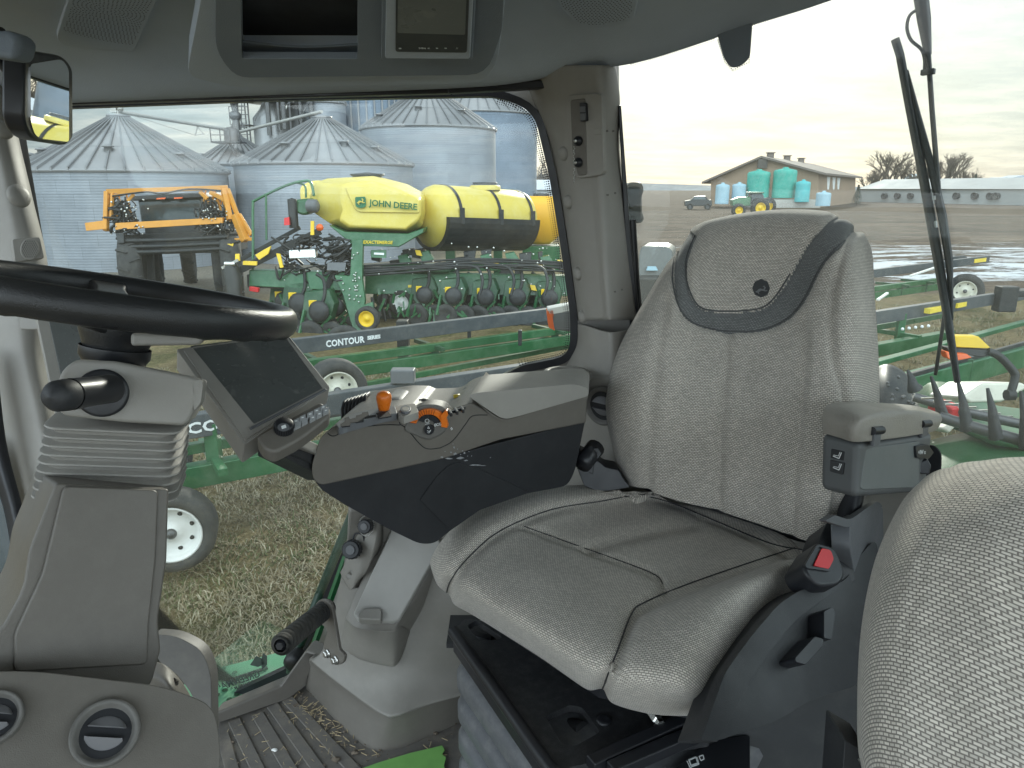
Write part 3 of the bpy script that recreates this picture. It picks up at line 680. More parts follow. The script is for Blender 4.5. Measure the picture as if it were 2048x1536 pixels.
pris('bezel_frame', ocp, [(774, -110), (770, 117), (940, 118), (952, -110)], .040, .01, LINER, rd, .003, 5)
pris('screen_face', ocp, [(792, -100), (791, 104), (934, 106), (942, -100)], .042, .006, BLACK, rd, .001, 5)
pris('screen', ocp, [(797, -100), (795, 66), (930, 70), (936, -100)], .0435, .004, SCREEN, rd, .0005, 3)
xd = (ocp.at(900, 90)-ocp.at(800, 90)); yd = (ocp.at(800, 60)-ocp.at(800, 90))
for i, (x, s) in enumerate(((798, '#'), (838, 'MN'), (855, '<'), (872, '>'), (889, '='), (912, '//'))):
    text('screen_symbol', s, ocp.at(x, 98, .0440), xd, yd, .007, WHTXT, rd, .0002)
# ceiling speaker grilles
def grille(poly, cx, cy, n, label, sp=7.5):
    g = None; p = localpl(lbv, cx, cy, 30); p2 = Pl(p.at(cx, cy, .012), p.at(cx+30, cy, .012), p.at(cx, cy+30, .012))
    t_ = thing('ceiling_speaker', p2.at(cx, cy), label, 'speaker')
    pris('grille_plate', p2, poly, 0, .03, LINER, t_, .006, 10)
    b = MB(); u = V((1, 0, 0)); u = (u-p2.n*u.dot(p2.n)).normalized(); w = u.cross(p2.n); ins = scaled(poly, sum(q[0] for q in poly)/len(poly), sum(q[1] for q in poly)/len(poly), .90)
    c0 = p2.at(cx, cy, .0006)
    for k in range(1, n):
        rr = k*.0068; m = int(2*pi*rr/.0068)
        for j in range(m):
            c = c0+u*(rr*cos(2*pi*j/m))+w*(rr*sin(2*pi*j/m)); v = c-CAM; d = v.dot(FW); qx = 1024+v.dot(RT)/d*FPX; qy = 768-v.dot(UP)/d*FPX
            if inpoly(qx, qy, ins): b.add([c+u*(.0015*cos(a*1.047))+w*(.0015*sin(a*1.047)) for a in range(6)], [tuple(range(6))])
    b.build('perforation', VOID, t_)
grille([(155, -60), (112, 78), (128, 92), (268, 104), (300, 30), (345, -60)], 215, 20, 26, 'square perforated ceiling speaker above the mirror')
grille([(1090, -60), (1120, 15), (1150, 48), (1190, 58), (1268, 40), (1290, -60)], 1190, -30, 24, 'perforated ceiling speaker above the rear pillar')
slab('grab_boss', [(-40, 60, 1.15), (20, 58, 1.15), (42, 78, 1.15), (30, 120, 1.15), (-40, 110, 1.15)], .05, LINERD, cab, .012)
# debris and tape on floor
dm = MB()
for i in range(520):
    if random.random() < .6: x = random.gauss(620, 60); y = 1380+(x-560)*.75+random.gauss(0, 24)
    else: x = random.uniform(450, 920); y = random.uniform(1400, 1540)
    if y > 1560 or y < 1385 or x < 450: continue
    c = PZ(x, y, FLZ+.004); s = random.uniform(.0012, .004)*(2.2 if random.random() < .04 else 1)
    if random.random() < .3:
        a = random.uniform(0, pi); dm.m = 1; dm.bar(c, c+V((cos(a)*.016, sin(a)*.016, .001)), .0012)
    else: dm.m = 0; dm.box(c, (s*random.uniform(.8, 1.6), s, s*.6), Matrix.Rotation(random.uniform(0, 3), 3, 'Z'))
tag(dm.build('floor_debris', [DIRTM, STRAW]), 'dry soil crumbs and chaff scattered on the ribbed floor mat', 'debris', kind='stuff')
for x, y, s, m, l in ((549, 1500, .012, WHITE, 'white pebble lying on the ribbed floor mat'), (672, 1518, .018, DIRTM, 'brown soil clod at the foot of the moulded panel'), (710, 1505, .014, DIRTM, 'small soil clod beside the larger brown one')):
    b = MB(); b.ball(PZ(x, y, FLZ+.008), s*.5, 9, (1.3, .8, .6)); o = b.build('pebble' if m is WHITE else 'soil_clod', m); 
    for v in o.data.vertices: v.co += V([random.uniform(-1, 1)*s*.09 for _ in range(3)])
    tag(o, l, 'pebble' if m is WHITE else 'soil clod')
tp = thing('tape_strip', PZ(820, 1520, FLZ+.006), 'torn light green masking tape stuck on the floor', 'tape')
b = MB(); fr = [PZ(x, y, FLZ+.009) for x, y in ((700, 1545), (760, 1524), (820, 1506), (884, 1491), (889, 1500), (884, 1508), (892, 1515), (888, 1530), (893, 1560), (700, 1580))]; b.prism(fr, [q-V((0, 0, .002)) for q in fr]); b.build('tape', TAPE, tp)
# foot peg with rubber bellows
fp = thing('foot_rest', PZ(660, 1300, 1.6), 'rubber-ribbed foot rest peg on a bolted bracket', 'foot rest')
a = P(562, 1290, 1.32); e = P(655, 1215, 1.56); ax = (e-a); L = ax.length; ax.normalize()
prof = [(-.004, .012), (0, .017)]
for i in range(15): h = L*(i/15); prof += [(h, .0165), (h+L*.012, .0205), (h+L*.048, .0205), (h+L*.06, .0165)]
b = MB(); b.lathe(a, ax, prof, 24); b.build('peg_sleeve', RUBBER, fp)
b = MB(); b.lathe(a-ax*.008, ax, [(0, .0001), (0, .007), (.01, .012), (.02, .012)], 6, False, False); b.build('peg_bolt', BLACK, fp)
bp = pl3((640, 1200, 1.54), (690, 1320, 1.50), (600, 1220, 1.60))
pris('bracket', bp, [(625, 1215, 16), (640, 1196, 18), (662, 1205, 18), (668, 1240, 8), (678, 1300, 6), (690, 1310, 8), (686, 1328, 10), (670, 1332, 8), (645, 1295, 8), (655, 1260, 6), (632, 1240, 10)], .0, .008, BROWN, fp, .002, 8)
for x, y in ((655, 1307), (671, 1320)):
    b = MB(); c = bp.at(x, y, .001); b.lathe(c, bp.n, [(0, .0095), (.002, .0095), (.0021, .0001)], 20); b.lathe(c, bp.n, [(.002, .0068), (.008, .0068), (.009, .005), (.0091, .0001)], 6, False, False); b.build('bolt', STEEL, fp)
# interior mirror
MP = P(100, 200, 1.38); tank = P(1000, 345, 16.5); n = ((CAM-MP).normalized()+(tank-MP).normalized()).normalized()
mpl = Pl.__new__(Pl); mpl.o = MP; mpl.n = n
im = thing('cab_mirror', MP, 'black-framed interior mirror showing yellow tanks, near the left pillar', 'mirror')
MO = [(50, 100, 14), (128, 112, 14), (146, 135, 14), (147, 278, 10), (132, 292, 10), (66, 282, 20), (48, 245, 20)]
pris('mirror_housing', mpl, MO, 0, .035, BLACK, im, .006, 12)
pris('mirror_face', mpl, [(61, 128, 6), (124, 118, 10), (138, 138, 10), (138, 284, 6), (72, 276, 16), (62, 245, 10)], .002, .004, MIRROR, im, 0, 10)
b = MB(); b.tube([MP-n*.03, MP-n*.05+V((-.03, 0, .06)), P(0, 60, 1.3)], .009, 10); b.build('mirror_arm', BLACK, im)
# ---------------------------------------------------------------- steering column and wheel
sc = thing('steering_column', P(200, 1350, .85), 'taupe steering column with bellows, stalk and black steering wheel', 'steering column')
lowp = pl3((150, 1000, .80), (330, 1000, .86), (150, 1350, .80))
pris('lower_shroud', lowp, [(112, 966, 10), (338, 978, 6), (334, 1120, 6), (316, 1240, 20), (322, 1300, 12), (302, 1375, 20), (230, 1400), (-60, 1400), (-60, 1310, 20), (0, 1262, 20), (46, 1180, 30), (58, 1100, 20)], 0, .16, BROWN, sc, .016, 8, 5)
pris('shroud_ridge', lowp, [(128, 972), (318, 980), (312, 1120), (298, 1250), (296, 1330), (30, 1345), (28, 1270), (84, 1150)], .006, .02, BROWN, sc, .007, 14, 4)
# bellows
xa = (P(360, 900, .88)-P(110, 890, .84)).normalized(); ya = V((-xa.y, xa.x, 0)).normalized()
top = V(P(245, 832, .92)); bot = V(P(226, 980, .92)); secs = []
N = 9
for i in range(N):
    for f, g in ((0, 1.0), (.16, 1.055), (.34, 1.06), (.55, .98), (.9, .94)):
        q = (i+f)/N; secs.append((top.lerp(bot, q), .072*g*(1+.06*q), .052*g))
loft_rr('bellows', secs, xa, ya, TRIM, sc, .02, 28)
headp = pl3((120, 790, .80), (400, 800, .85), (120, 700, .80))
pris('column_head', headp, [(106, 800, 10), (120, 742, 20), (150, 718, 16), (230, 722), (380, 752, 8), (404, 760, 10), (390, 820, 20), (372, 852, 12), (250, 845, 10), (124, 832, 14)], 0, .15, TRIM, sc, .014, 8, 5)
pris('head_side_cap', headp, [(384, 762, 4), (403, 758, 5), (406, 768, 5), (402, 806, 8), (388, 822, 4)], .0, .09, TRIM, sc, .004, 4)
c0 = headp.at(205, 786, .002)
b = MB(); b.lathe(c0, headp.n, [(-.004, .027), (.003, .027), (.004, .024), (.0045, .0001)], 36); b.build('stalk_socket', BLACK, sc)
d = (P(112, 792, .70)-P(225, 776, .79)); o0 = P(222, 777, .80); b = MB(); L = d.length; d.normalize()
b.lathe(o0, d, [(0, .016), (L*.4, .0155), (L*.72, .0165), (L*.76, .0165)], 24); st = b.build('stalk', BLACK, sc)
b = MB(); b.lathe(o0+d*(L*.76), d, [(0, .0155), (L*.06, .0165), (L*.22, .0155), (L*.30, .011), (L*.33, .0001)], 24); b.build('stalk_end', CHAR, st)
# wheel
near_ = P(246, 631, .72); far_ = P(240, 574, 1.13); Cw = (near_+far_)/2; v = (far_-near_); v.normalize()
u = P(574, 652, .93)-Cw; u = u-v*u.dot(v); RWH = .205; u.normalize(); nw = u.cross(v)
if nw.z < 0: nw = -nw
sw = MB(); NS = 120; n = 16; vs = []
for i in range(NS):
    a = 2*pi*i/NS; rd_ = u*cos(a)+v*sin(a)
    for j in range(n):
        ph = 2*pi*j/n; rr = .0155; inn = max(0, -cos(ph)); low = max(0, -sin(ph))
        rr *= 1+.10*low*max(0, sin(a*26))*(1 if (cos(a) > .35 or cos(a) < -.35) else 0)
        vs.append(Cw+rd_*(RWH+rr*cos(ph)*.92)+nw*(rr*sin(ph)*1.25))
sw.add(vs, [(i*n+j, ((i+1) % NS)*n+j, ((i+1) % NS)*n+(j+1) % n, i*n+(j+1) % n) for i in range(NS) for j in range(n)], True)
BLKW = mat('wheel_vinyl', (.022, .023, .025), .33, bump=(700, .3), var=(5, .1))
wheel = sw.build('steering_wheel', BLKW, sc)
hub = Cw-nw*.034
for a in (95, 215, 335):
    rd_ = u*cos(R_(a))+v*sin(R_(a)); tt = nw.cross(rd_); b = MB()
    p0 = hub+rd_*.02; p1 = Cw+rd_*(RWH-.008)
    secs2 = []
    for f, w, h in ((0, .062, .03), (.35, .048, .022), (.75, .040, .016), (1, .052, .018)):
        q = p0.lerp(p1, f)+nw*(.006*sin(pi*f)); secs2 += [q-tt*w/2-nw*h/2, q+tt*w/2-nw*h/2, q+tt*w/2+nw*h/2, q-tt*w/2+nw*h/2]
    b.add(secs2, [(4*i+j, 4*i+(j+1) % 4, 4*i+4+(j+1) % 4, 4*i+4+j) for i in range(3) for j in range(4)]); b.build('spoke', BLKW, wheel, .005)
b = MB(); b.lathe(hub, nw, [(-.03, .038), (-.012, .044), (.012, .05), (.02, .046), (.024, .0001)], 36); b.build('hub', BLKW, wheel)
b = MB(); q = hub-nw*.03; b.lathe(q, -nw, [(0, .042), (.012, .042), (.018, .038), (.026, .036), (.03, .034)], 36); b.build('column_collar', BLACK, sc)
b = MB(); q = P(345, 672, .86); b.prism([P(262, 666, .84), P(418, 672, .86), P(400, 690, .86), P(262, 692, .84)], [P(262, 666, .92), P(418, 672, .94), P(400, 690, .94), P(262, 692, .92)]); b.build('wheel_underside_cover', TRIM, wheel, .004)
# dash cowl with vents at the bottom left
dp = pl3((0, 1460, .70), (430, 1460, .76), (200, 1360, .75))
dash = thing('dash_cowl', dp.at(200, 1480), 'brown curved dash cowl at the foot of the steering column', 'dashboard')
pris('cowl', dp, [(-120, 1346, 10), (60, 1340, 60), (330, 1372, 60), (428, 1410, 40), (440, 1480, 60), (440, 1760), (-120, 1760)], 0, .22, BROWN, dash, .022, 20, 6)
vent(211, 1466, 63, Pl(dp.at(211, 1466, .004), dp.at(240, 1466, .004), dp.at(211, 1496, .004)), 'large round air vent in the brown dash cowl, fully in view')
vent(-12, 1436, 52, Pl(dp.at(0, 1436, .004), dp.at(30, 1436, .004), dp.at(0, 1466, .004)), 'round air vent in dash cowl cut off by left edge')
# pedal cover behind the column
pc = thing('pedal_cover', P(370, 1350, 1.05), 'dark rounded pedal cover between steering column and window', 'cover')
slab('cover_shell', [(P_[0], P_[1], 1.22) for P_ in rpoly([(300, 1268, 10), (352, 1272, 20), (405, 1300, 30), (422, 1350, 20), (424, 1480), (396, 1440, 10), (385, 1390, 20), (350, 1345, 20), (318, 1325)], 10)], .03, TRIMD, pc, .008, dirn=FW)
gsurf('cover_drum', [[(300, 1320, 1.12), (330, 1330, 1.08), (360, 1358, 1.08), (386, 1400, 1.12)], [(290, 1350, 1.08), (325, 1362, 1.04), (352, 1388, 1.04), (384, 1420, 1.10)], [(285, 1375, 1.10), (310, 1392, 1.07), (340, 1415, 1.07), (382, 1440, 1.14)]], BROWN, pc, 6, .02)
# ---------------------------------------------------------------- display on arm
mp = pl3((366, 700, 1.08), (572, 668, 1.17), (489, 888, 1.0))
mo = thing('touch_display', mp.at(500, 780), 'tilted touchscreen monitor with key pad on an arm, dusty dark screen', 'monitor')
ft = [(352, 698), (572, 664), (661, 775), (488, 890)]
pris('display_housing', mp, ft, 0, .042, TRIM, mo, .004, 5, 3)
pris('display_back', mp, [(372, 700), (570, 676), (640, 772), (488, 868)], -.04, .03, TRIM, mo, .01, 8)
pris('display_bezel', mp, [(366, 698), (570, 668), (655, 774), (490, 880)], .0025, .004, TRIM, mo, .0015, 4, 2, hole=[rpoly([(384, 694), (570, 672), (646, 776), (508, 848)], 3)])
pris('display_screen', mp, [(380, 692), (574, 668), (650, 777), (507, 852)], .0006, .003, SCREEN, mo, 0, 3)
b = MB(); a = mp.at(500, 858, .004); e = mp.at(652, 779, .004); b.bar(a, e, .004, .003, up=mp.n); b.build('bezel_rail', GREYP, mo, .001)
kp = pl3((560, 870, .985), (660, 815, 1.04), (545, 900, .965))
kb = pris('keypad_body', kp, [(512, 872, 10), (560, 846, 6), (640, 802, 8), (661, 816, 5), (661, 832, 8), (600, 880, 30), (548, 906, 16), (526, 896, 10)], 0, .025, BROWN, mo, .005, 8, 4)
kx = [(586, 851), (603, 842), (622, 833), (637, 824), (651, 816)]
KEYM = mat('key_grey', (.3, .31, .32), .4)
for r in range(2):
    for k in range(6 if r else 5):
        x = 592+k*13.2-(r*9); y = 842-k*7.0+r*13.5
        if r and k == 0: x += 1
        if (r == 0 and k >= 2): x += 2
        if (r == 1 and k >= 3): x += 3
        w = 6.0; h = 4.6
        o = pris('key', kp, [(x-w, y-h+3.2), (x+w, y-h-2.6), (x+w, y+h-2.6), (x-w, y+h+3.2)], .005, .006, KEYM, mo, .0012, 1, 2)
        if not (r == 1 and k < 3): pris('key_mark', kp, [(x-2.4, y-.6), (x+2.4, y-1.6), (x+2.4, y+.4), (x-2.4, y+1.2)], .0054, .0003, WHTXT, o, 0, 0)
c = kp.at(568, 858, .0); b = MB(); b.lathe(c, kp.n, [(-.004, .0135), (.010, .0128), (.012, .011), (.0125, .0001)], 30)
u2 = V((1, 0, 0)); u2 = (u2-kp.n*u2.dot(kp.n)).normalized(); w2 = u2.cross(kp.n)
for j in range(26): a = 2*pi*j/26; q = c+(u2*cos(a)+w2*sin(a))*.0134; b.bar(q, q+kp.n*.0095, .001)
kn = b.build('selector_knob', BLACK, mo)
pris('knob_face', kp, circ(567, 854, 12, 8), .0132, .001, GREYP, kn, 0, None)
pris('knob_mark', kp, [(562, 852), (571, 849), (573, 855), (564, 858)], .0136, .0003, WHTXT, kn, 0, 1)
am = MB(); am.bar(P(560, 888, 1.02), P(650, 930, 1.2), .035, .026); am.bar(P(545, 900, 1.02), P(640, 950, 1.2), .045, .02); am.build('support_arm', CHAR, mo, .004)
am = MB(); am.bar(P(585, 884, 1.03), P(648, 912, 1.18), .03, .016); am.build('arm_cover', TRIM, mo, .003)
# ---------------------------------------------------------------- armrest control console
L0 = P(640, 930, 1.10); R0 = P(1165, 800, 1.36); cp = Pl(L0, R0, L0+V((0, .10, -1)))
ac = thing('armrest_console', cp.at(900, 930), 'brown and charcoal armrest console with orange lever and dial', 'armrest console')
BD = V((.12, 1, .0)).normalized()
def cpr(name, pts, off, thick, m, parent, bevel=.004, r=4, seg=3, top=None):
    o2 = rpoly(pts, r) if r is not None else pts
    fr = [cp.at(x, y, off) for x, y in [p[:2] for p in o2]]; b = MB(); b.prism(fr, [q+BD*thick for q in fr]); return b.build(name, m, parent, bevel, seg)
cpr('console_body', [(622, 930, 30), (640, 874, 14), (668, 852, 10), (760, 836, 14), (804, 836, 8), (815, 842, 6), (880, 838, 20), (905, 818, 10), (942, 806, 6), (990, 832, 10), (1172, 790, 6), (1172, 846, 4), (1000, 880), (888, 918, 20), (760, 946), (640, 972, 20), (624, 958, 14)], 0, .20, BROWN, ac, .010, 6, 4)
cpr('console_base', [(626, 956, 10), (760, 942), (890, 914), (1170, 842, 4), (1150, 940, 10), (1136, 972, 20), (1040, 990), (960, 1020), (900, 1062), (868, 1088, 14), (838, 1088, 18), (780, 1060, 20), (690, 1010), (640, 978, 20)], -.004, .17, CHARD, ac, .010, 6, 4)
cpr('base_step', [(840, 1000), (880, 945, 20), (910, 922, 20), (950, 935, 30), (1060, 985), (960, 1020), (900, 1060)], -.002, .02, CHARD, ac, .003, 4, 2)
# scuffs of worn paint
sc_ = MB(); random.seed(5)
def blob(x, y, rx, ry, n=9):
    pts = [(x+rx*random.uniform(.5, 1.2)*cos(2*pi*i/n), y+ry*random.uniform(.4, 1.2)*sin(2*pi*i/n)) for i in range(n)]
    sc_.add([cp.at(px, py, .0009) for px, py in pts], [tuple(range(n))])
for x, y, rx, ry in ((884, 914, 3, 2), (902, 905, 2.5, 1.6), (908, 895, 2, 3), (910, 908, 5, 3), (920, 916, 8, 2.5), (932, 921, 5, 1.6), (950, 930, 14, 1.4), (962, 931, 9, 1), (898, 917, 9, 1.6), (929, 906, 2.5, 2), (938, 903, 1.5, 1.2), (943, 912, 1.2, 2), (925, 902, 1.8, 1.5), (915, 898, 1.2, 1), (981, 915, 1.4, 1.4), (890, 903, 1.5, 1), (906, 888, 1.6, 1), (935, 912, 1.2, 1), (921, 909, 1.4, 1.4)): blob(x, y, rx, ry)
sc_.build('scuff_mark', mat('scuff', (.3, .31, .33), .6), ac)
cpr('armrest_pad', [(936, 792, 8), (952, 786, 8), (1150, 768, 18), (1176, 776, 10), (1178, 792, 8), (1040, 832, 20), (1008, 840, 20), (985, 826, 14)], .006, .125, TRIM, ac, .014, 6, 5)
cpr('pad_seam', [(940, 792), (985, 834, 14), (1010, 846, 16), (1176, 798), (1176, 792), (1010, 841, 16), (985, 829, 14)], .003, .17, BROWN, ac, .001, 3, 1)
# panel lines
for pts in ([(655, 866), (668, 872), (700, 858), (760, 850), (800, 850)], [(800, 836), (800, 848), (812, 856), (842, 890), (858, 898), (880, 896)], [(880, 896), (905, 882), (930, 850), (945, 832), (975, 830)]):
    g = crom([(x, y, 0) for x, y in pts], 5); b = MB(); b.tube([cp.at(q.x, q.y, .0002) for q in g], .0008, 5); b.build('panel_seam', VOID, ac)
# lever gate on top plate
TZ = cp.at(720, 845).z
def tpt(px, py, dz=0): return PZ(px, py, TZ+dz)
def tslab(name, pts, dz, th, m, parent, bevel=.001, r=0):
    fr = [tpt(x, y, dz) for x, y in (rpoly(pts, r) if r else pts)]; b = MB(); b.prism(fr, [q-V((0, 0, th)) for q in fr]); return b.build(name, m, parent, bevel, 2)
tslab('gate_plate', [(672, 846), (705, 826), (760, 815), (790, 812), (795, 826), (760, 832), (700, 848), (676, 856)], .009, .012, GREYP, ac, .002, 3)
tslab('gate_slot', [(681, 848), (690, 842), (689, 836), (697, 833), (700, 838), (712, 835), (712, 831), (724, 828), (724, 825), (736, 823), (738, 831), (752, 829), (752, 833), (728, 837), (727, 842), (700, 846), (700, 851), (682, 853)], .0095, .002, VOID, ac, 0)
tslab('gate_slot', [(752, 826), (776, 822), (783, 832), (758, 836)], .0095, .002, VOID, ac, 0)
b = MB(); kb_ = tpt(768, 830, .0); kt = P(768, 793, (kb_-CAM).dot(FW)-.008); ax = (kt-kb_).normalized(); H = (kt-kb_).length
b.lathe(kb_, ax, [(0, .0045), (.012, .0045)], 14); b.build('lever_stem', BLACK, ac)
b = MB(); b.lathe(kb_+ax*.008, ax, [(0, .0001), (0, .0085), (H*.15, .0095), (H*.55, .0120), (H*.75, .0122), (H*.9, .0105), (H*1.0, .006), (H*1.03, .0001)], 28); b.build('lever_knob', ORANP, ac)
# second gate, buttons, hand controller behind the lever
hc = MB(); A = tpt(702, 826, .0)
b = MB(); ctr = P(815, 806, 1.29); 
loft_rr('hand_controller', [(P(762, 812, 1.27)+V((0, 0, z)), hw, hd) for z, hw, hd in ((-.03, .052, .05), (.0, .055, .052), (.012, .050, .047), (.020, .040, .036))], (.96, -.1, .1), (.1, .96, 0), GREYP, ac, .02, 40)
b = MB()
for i in range(7):
    q = P(690+i*7, 822-i*2.2, 1.24); b.tube([q+V((0, -.02, -.01)), q+V((0, -.018, .008)), q+V((0, .0, .016)), q+V((0, .03, .012))], .0030, 6)
b.build('paddle_ribs', BLACK, ac)
loft_rr('palm_rest', [(P(820, 806, 1.32)+V((0, 0, z)), hw, hd) for z, hw, hd in ((-.03, .045, .05), (.004, .045, .05), (.014, .038, .043), (.018, .026, .03))], (.97, -.1, .05), (.1, .96, 0), GREYP, ac, .022, 40)
b = MB()
for i in range(3): b.tube([P(838+i*5, 800+i*2, 1.24), P(850+i*5, 798+i*2, 1.25), P(866+i*3, 808+i*2, 1.26)], .0016, 6)
b.build('palm_rest_slots', VOID, ac)
tslab('round_switch', circ(811, 817, 11, 7), .012, .012, GREYP, ac, .001)
tslab('round_switch', circ(811, 817, 7, 4.2), .0125, .002, TRIM, ac, .0005)
tslab('switch_plate', [(790, 812), (830, 806), (838, 824), (806, 834), (796, 828)], .008, .012, TRIM, ac, .003, 4)
# dial
gsurf('dial_hood', [[(820, 848, 1.19), (828, 822, 1.20), (848, 808, 1.205), (872, 810, 1.21), (888, 828, 1.21)], [(826, 850, 1.17), (832, 830, 1.175), (848, 818, 1.18), (868, 820, 1.185), (882, 832, 1.19)]], TRIMD, ac, 5, .012)
dd = cp
cpr('dial_bezel', [(806, 862, 8), (820, 822, 12), (850, 808, 14), (884, 812, 12), (902, 834, 10), (890, 866, 10), (858, 884, 16)], .003, .035, TRIMD, ac, .004, 8, 3)
og = cpr('dial_ring', sector(857, 851, 25, 38, -10, 172, 18, .86), .008, .012, ORANP, ac, .0015, None, 2)
cpr('dial_tab', [(880, 832), (892, 820), (898, 824), (893, 836), (884, 842)], .011, .012, ORANP, ac, .002, 3, 2)
b = MB()
for a in range(70, 172, 9): b.bar(cp.at(857+26*cos(R_(a)), 851-22*sin(R_(a)), .0085), cp.at(857+37*cos(R_(a)), 851-32*sin(R_(a)), .0085), .0009)
b.build('ring_notches', mat('notch', (.35, .07, .01), .6), og)
cpr('dial_face', sector(857, 851, 12, 24, 98, 150, 10, .86), .006, .008, BLACK, ac, .0008, None, 1)
cpr('dial_face', sector(857, 851, 12, 24, 5, 90, 12, .86), .006, .008, BLACK, ac, .0008, None, 1)
cpr('dial_button', circ(858, 860, 10, 10), .007, .008, BLACK, ac, .0008, None, 1)
xd = cp.at(880, 848)-cp.at(860, 852); yd = cp.at(870, 840)-cp.at(870, 850)
text('dial_lettering', 'ECO', cp.at(868.5, 853, .0068), xd, yd, .0068, WHTXT, ac, .0002, .0001)
def iconline(pts, pl, off, w, parent, name='symbol', m=None):
    b = MB(); q = [pl.at(x, y, off) for x, y in pts]
    for i in range(len(q)-1): b.bar(q[i], q[i+1], w, w*.5, up=pl.n)
    b.build(name, m or WHTXT, parent)
iconline([(852, 845), (850, 842), (851, 839), (855, 838), (858, 840), (858, 844), (855, 846), (852, 845)], cp, .0068, .0006, ac)
iconline([(850, 848.5), (859, 847.5)], cp, .0068, .0005, ac)
iconline([(857, 853), (855, 857), (859, 857), (857, 853)], cp, .0078, .0006, ac); iconline([(854, 861), (858, 863), (862, 860), (858, 866), (855, 865)], cp, .0078, .0006, ac)
iconline([(901, 858), (903, 855), (905, 858), (902, 860)], cp, .0008, .0009, ac)
# rocker row and small grey lever at the pad end
b = MB()
for i in range(3): b.bar(tpt(897+i*12, 822-i*3.5, .018), tpt(903+i*12, 830-i*3.5, .018), .004, .006)
b.bar(tpt(897, 826, .018), tpt(930, 816, .018), .004, .005); b.build('rocker_row', BLACK, ac, .001)
slab('flip_cover', [(908, 800, 1.33), (930, 776, 1.34), (938, 776, 1.34), (944, 796, 1.32), (925, 806, 1.31)], .012, GREYP, ac, .003)
b = MB(); b.lathe(P(914, 797, 1.31), (.9, .1, .1), [(-.006, .0001), (-.006, .008), (.006, .008), (.006, .0001)], 18); b.build('thumb_wheel', YETXT, ac)
# ---------------------------------------------------------------- operator seat
BAND = [(1372, 455), (1350, 505), (1345, 560), (1360, 618), (1392, 648), (1452, 662), (1520, 660), (1572, 638), (1606, 600), (1650, 520), (1722, 452), (1686, 425), (1660, 438), (1618, 480), (1580, 548), (1553, 590), (1530, 612), (1500, 620), (1440, 622), (1398, 612), (1376, 570), (1372, 520), (1390, 470)]
def smooth2(p, n=5): return [(q.x, q.y) for q in crom([(x, y, 0) for x, y in p], n)]
bandp = [(q.x, q.y) for q in crom([(x, y, 0) for x, y in BAND[:12]], 4)] + [(q.x, q.y) for q in crom([(x, y, 0) for x, y in BAND[11:]], 4)]
S1 = [smooth2(p) for p in ([(1455, 662), (1447, 760), (1437, 880), (1432, 1020)], [(1330, 600), (1318, 700), (1302, 850), (1293, 990)], [(1604, 640), (1606, 700), (1592, 860), (1580, 1075)], [(1722, 452), (1682, 520), (1662, 620), (1670, 720), (1690, 800), (1690, 900), (1660, 1080)])]
BO = [smooth2(BAND[:12]), smooth2(BAND[11:])]
def g_(d, w): return math.exp(-(d/w)**2)
def dispB(x, y, u, v):
    h = 0
    if 400 < x < 5000:
        for s in S1[:3]: h -= .009*g_(dline(x, y, s), 13)
        h -= .008*g_(dline(x, y, S1[3]), 9)
        for s in BO: h -= .005*g_(dline(x, y, s), 7)
        if inpoly(x, y, bandp): h -= .003
    return h
back_rows = [
 [(1250, 970, 1.56), (1268, 973, 1.51), (1300, 984, 1.47), (1360, 1003, 1.44), (1430, 1020, 1.40), (1530, 1052, 1.34), (1590, 1075, 1.29), (1650, 1088, 1.27), (1690, 1090, 1.36)],
 [(1224, 890, 1.56), (1236, 888, 1.49), (1285, 888, 1.44), (1360, 890, 1.43), (1440, 905, 1.39), (1540, 930, 1.33), (1600, 945, 1.28), (1680, 958, 1.25), (1742, 960, 1.36)],
 [(1212, 800, 1.58), (1222, 800, 1.50), (1285, 798, 1.44), (1375, 800, 1.43), (1450, 805, 1.40), (1555, 815, 1.34), (1625, 822, 1.28), (1706, 830, 1.26), (1758, 835, 1.37)],
 [(1236, 700, 1.61), (1248, 700, 1.53), (1310, 694, 1.47), (1390, 692, 1.46), (1462, 692, 1.43), (1560, 700, 1.37), (1630, 705, 1.31), (1708, 710, 1.29), (1757, 712, 1.40)],
 [(1298, 586, 1.64), (1312, 586, 1.57), (1355, 582, 1.51), (1425, 580, 1.49), (1500, 580, 1.46), (1580, 586, 1.41), (1640, 592, 1.35), (1708, 596, 1.33), (1750, 598, 1.44)],
 [(1350, 502, 1.67), (1362, 500, 1.60), (1392, 494, 1.54), (1455, 490, 1.51), (1530, 488, 1.48), (1605, 492, 1.43), (1655, 498, 1.38), (1706, 504, 1.37), (1745, 510, 1.47)],
 [(1377, 464, 1.70), (1390, 459, 1.63), (1410, 452, 1.57), (1470, 443, 1.53), (1540, 438, 1.50), (1615, 438, 1.45), (1660, 443, 1.42), (1705, 455, 1.41), (1733, 474, 1.50)],
 [(1390, 452, 1.74), (1400, 447, 1.67), (1420, 440, 1.61), (1480, 428, 1.57), (1550, 421, 1.54), (1620, 421, 1.50), (1662, 426, 1.47), (1697, 436, 1.46), (1722, 458, 1.54)],
 [(1400, 452, 1.79), (1408, 446, 1.74), (1428, 440, 1.68), (1484, 427, 1.64), (1552, 420, 1.62), (1618, 420, 1.58), (1658, 425, 1.55), (1690, 434, 1.54), (1712, 458, 1.59)]]
seat = thing('operator_seat', V((.25, 1.0, FLZ)), 'grey-beige woven operator seat in the middle of the cab', 'seat')
bk = gsurf('backrest', back_rows, FAB, seat, 30, .008, disp=dispB, region=lambda x, y: 1 if inpoly(x, y, bandp) else 0, mats=[FAB, FABD], nu=26)
bbv = bvh_of(bk)
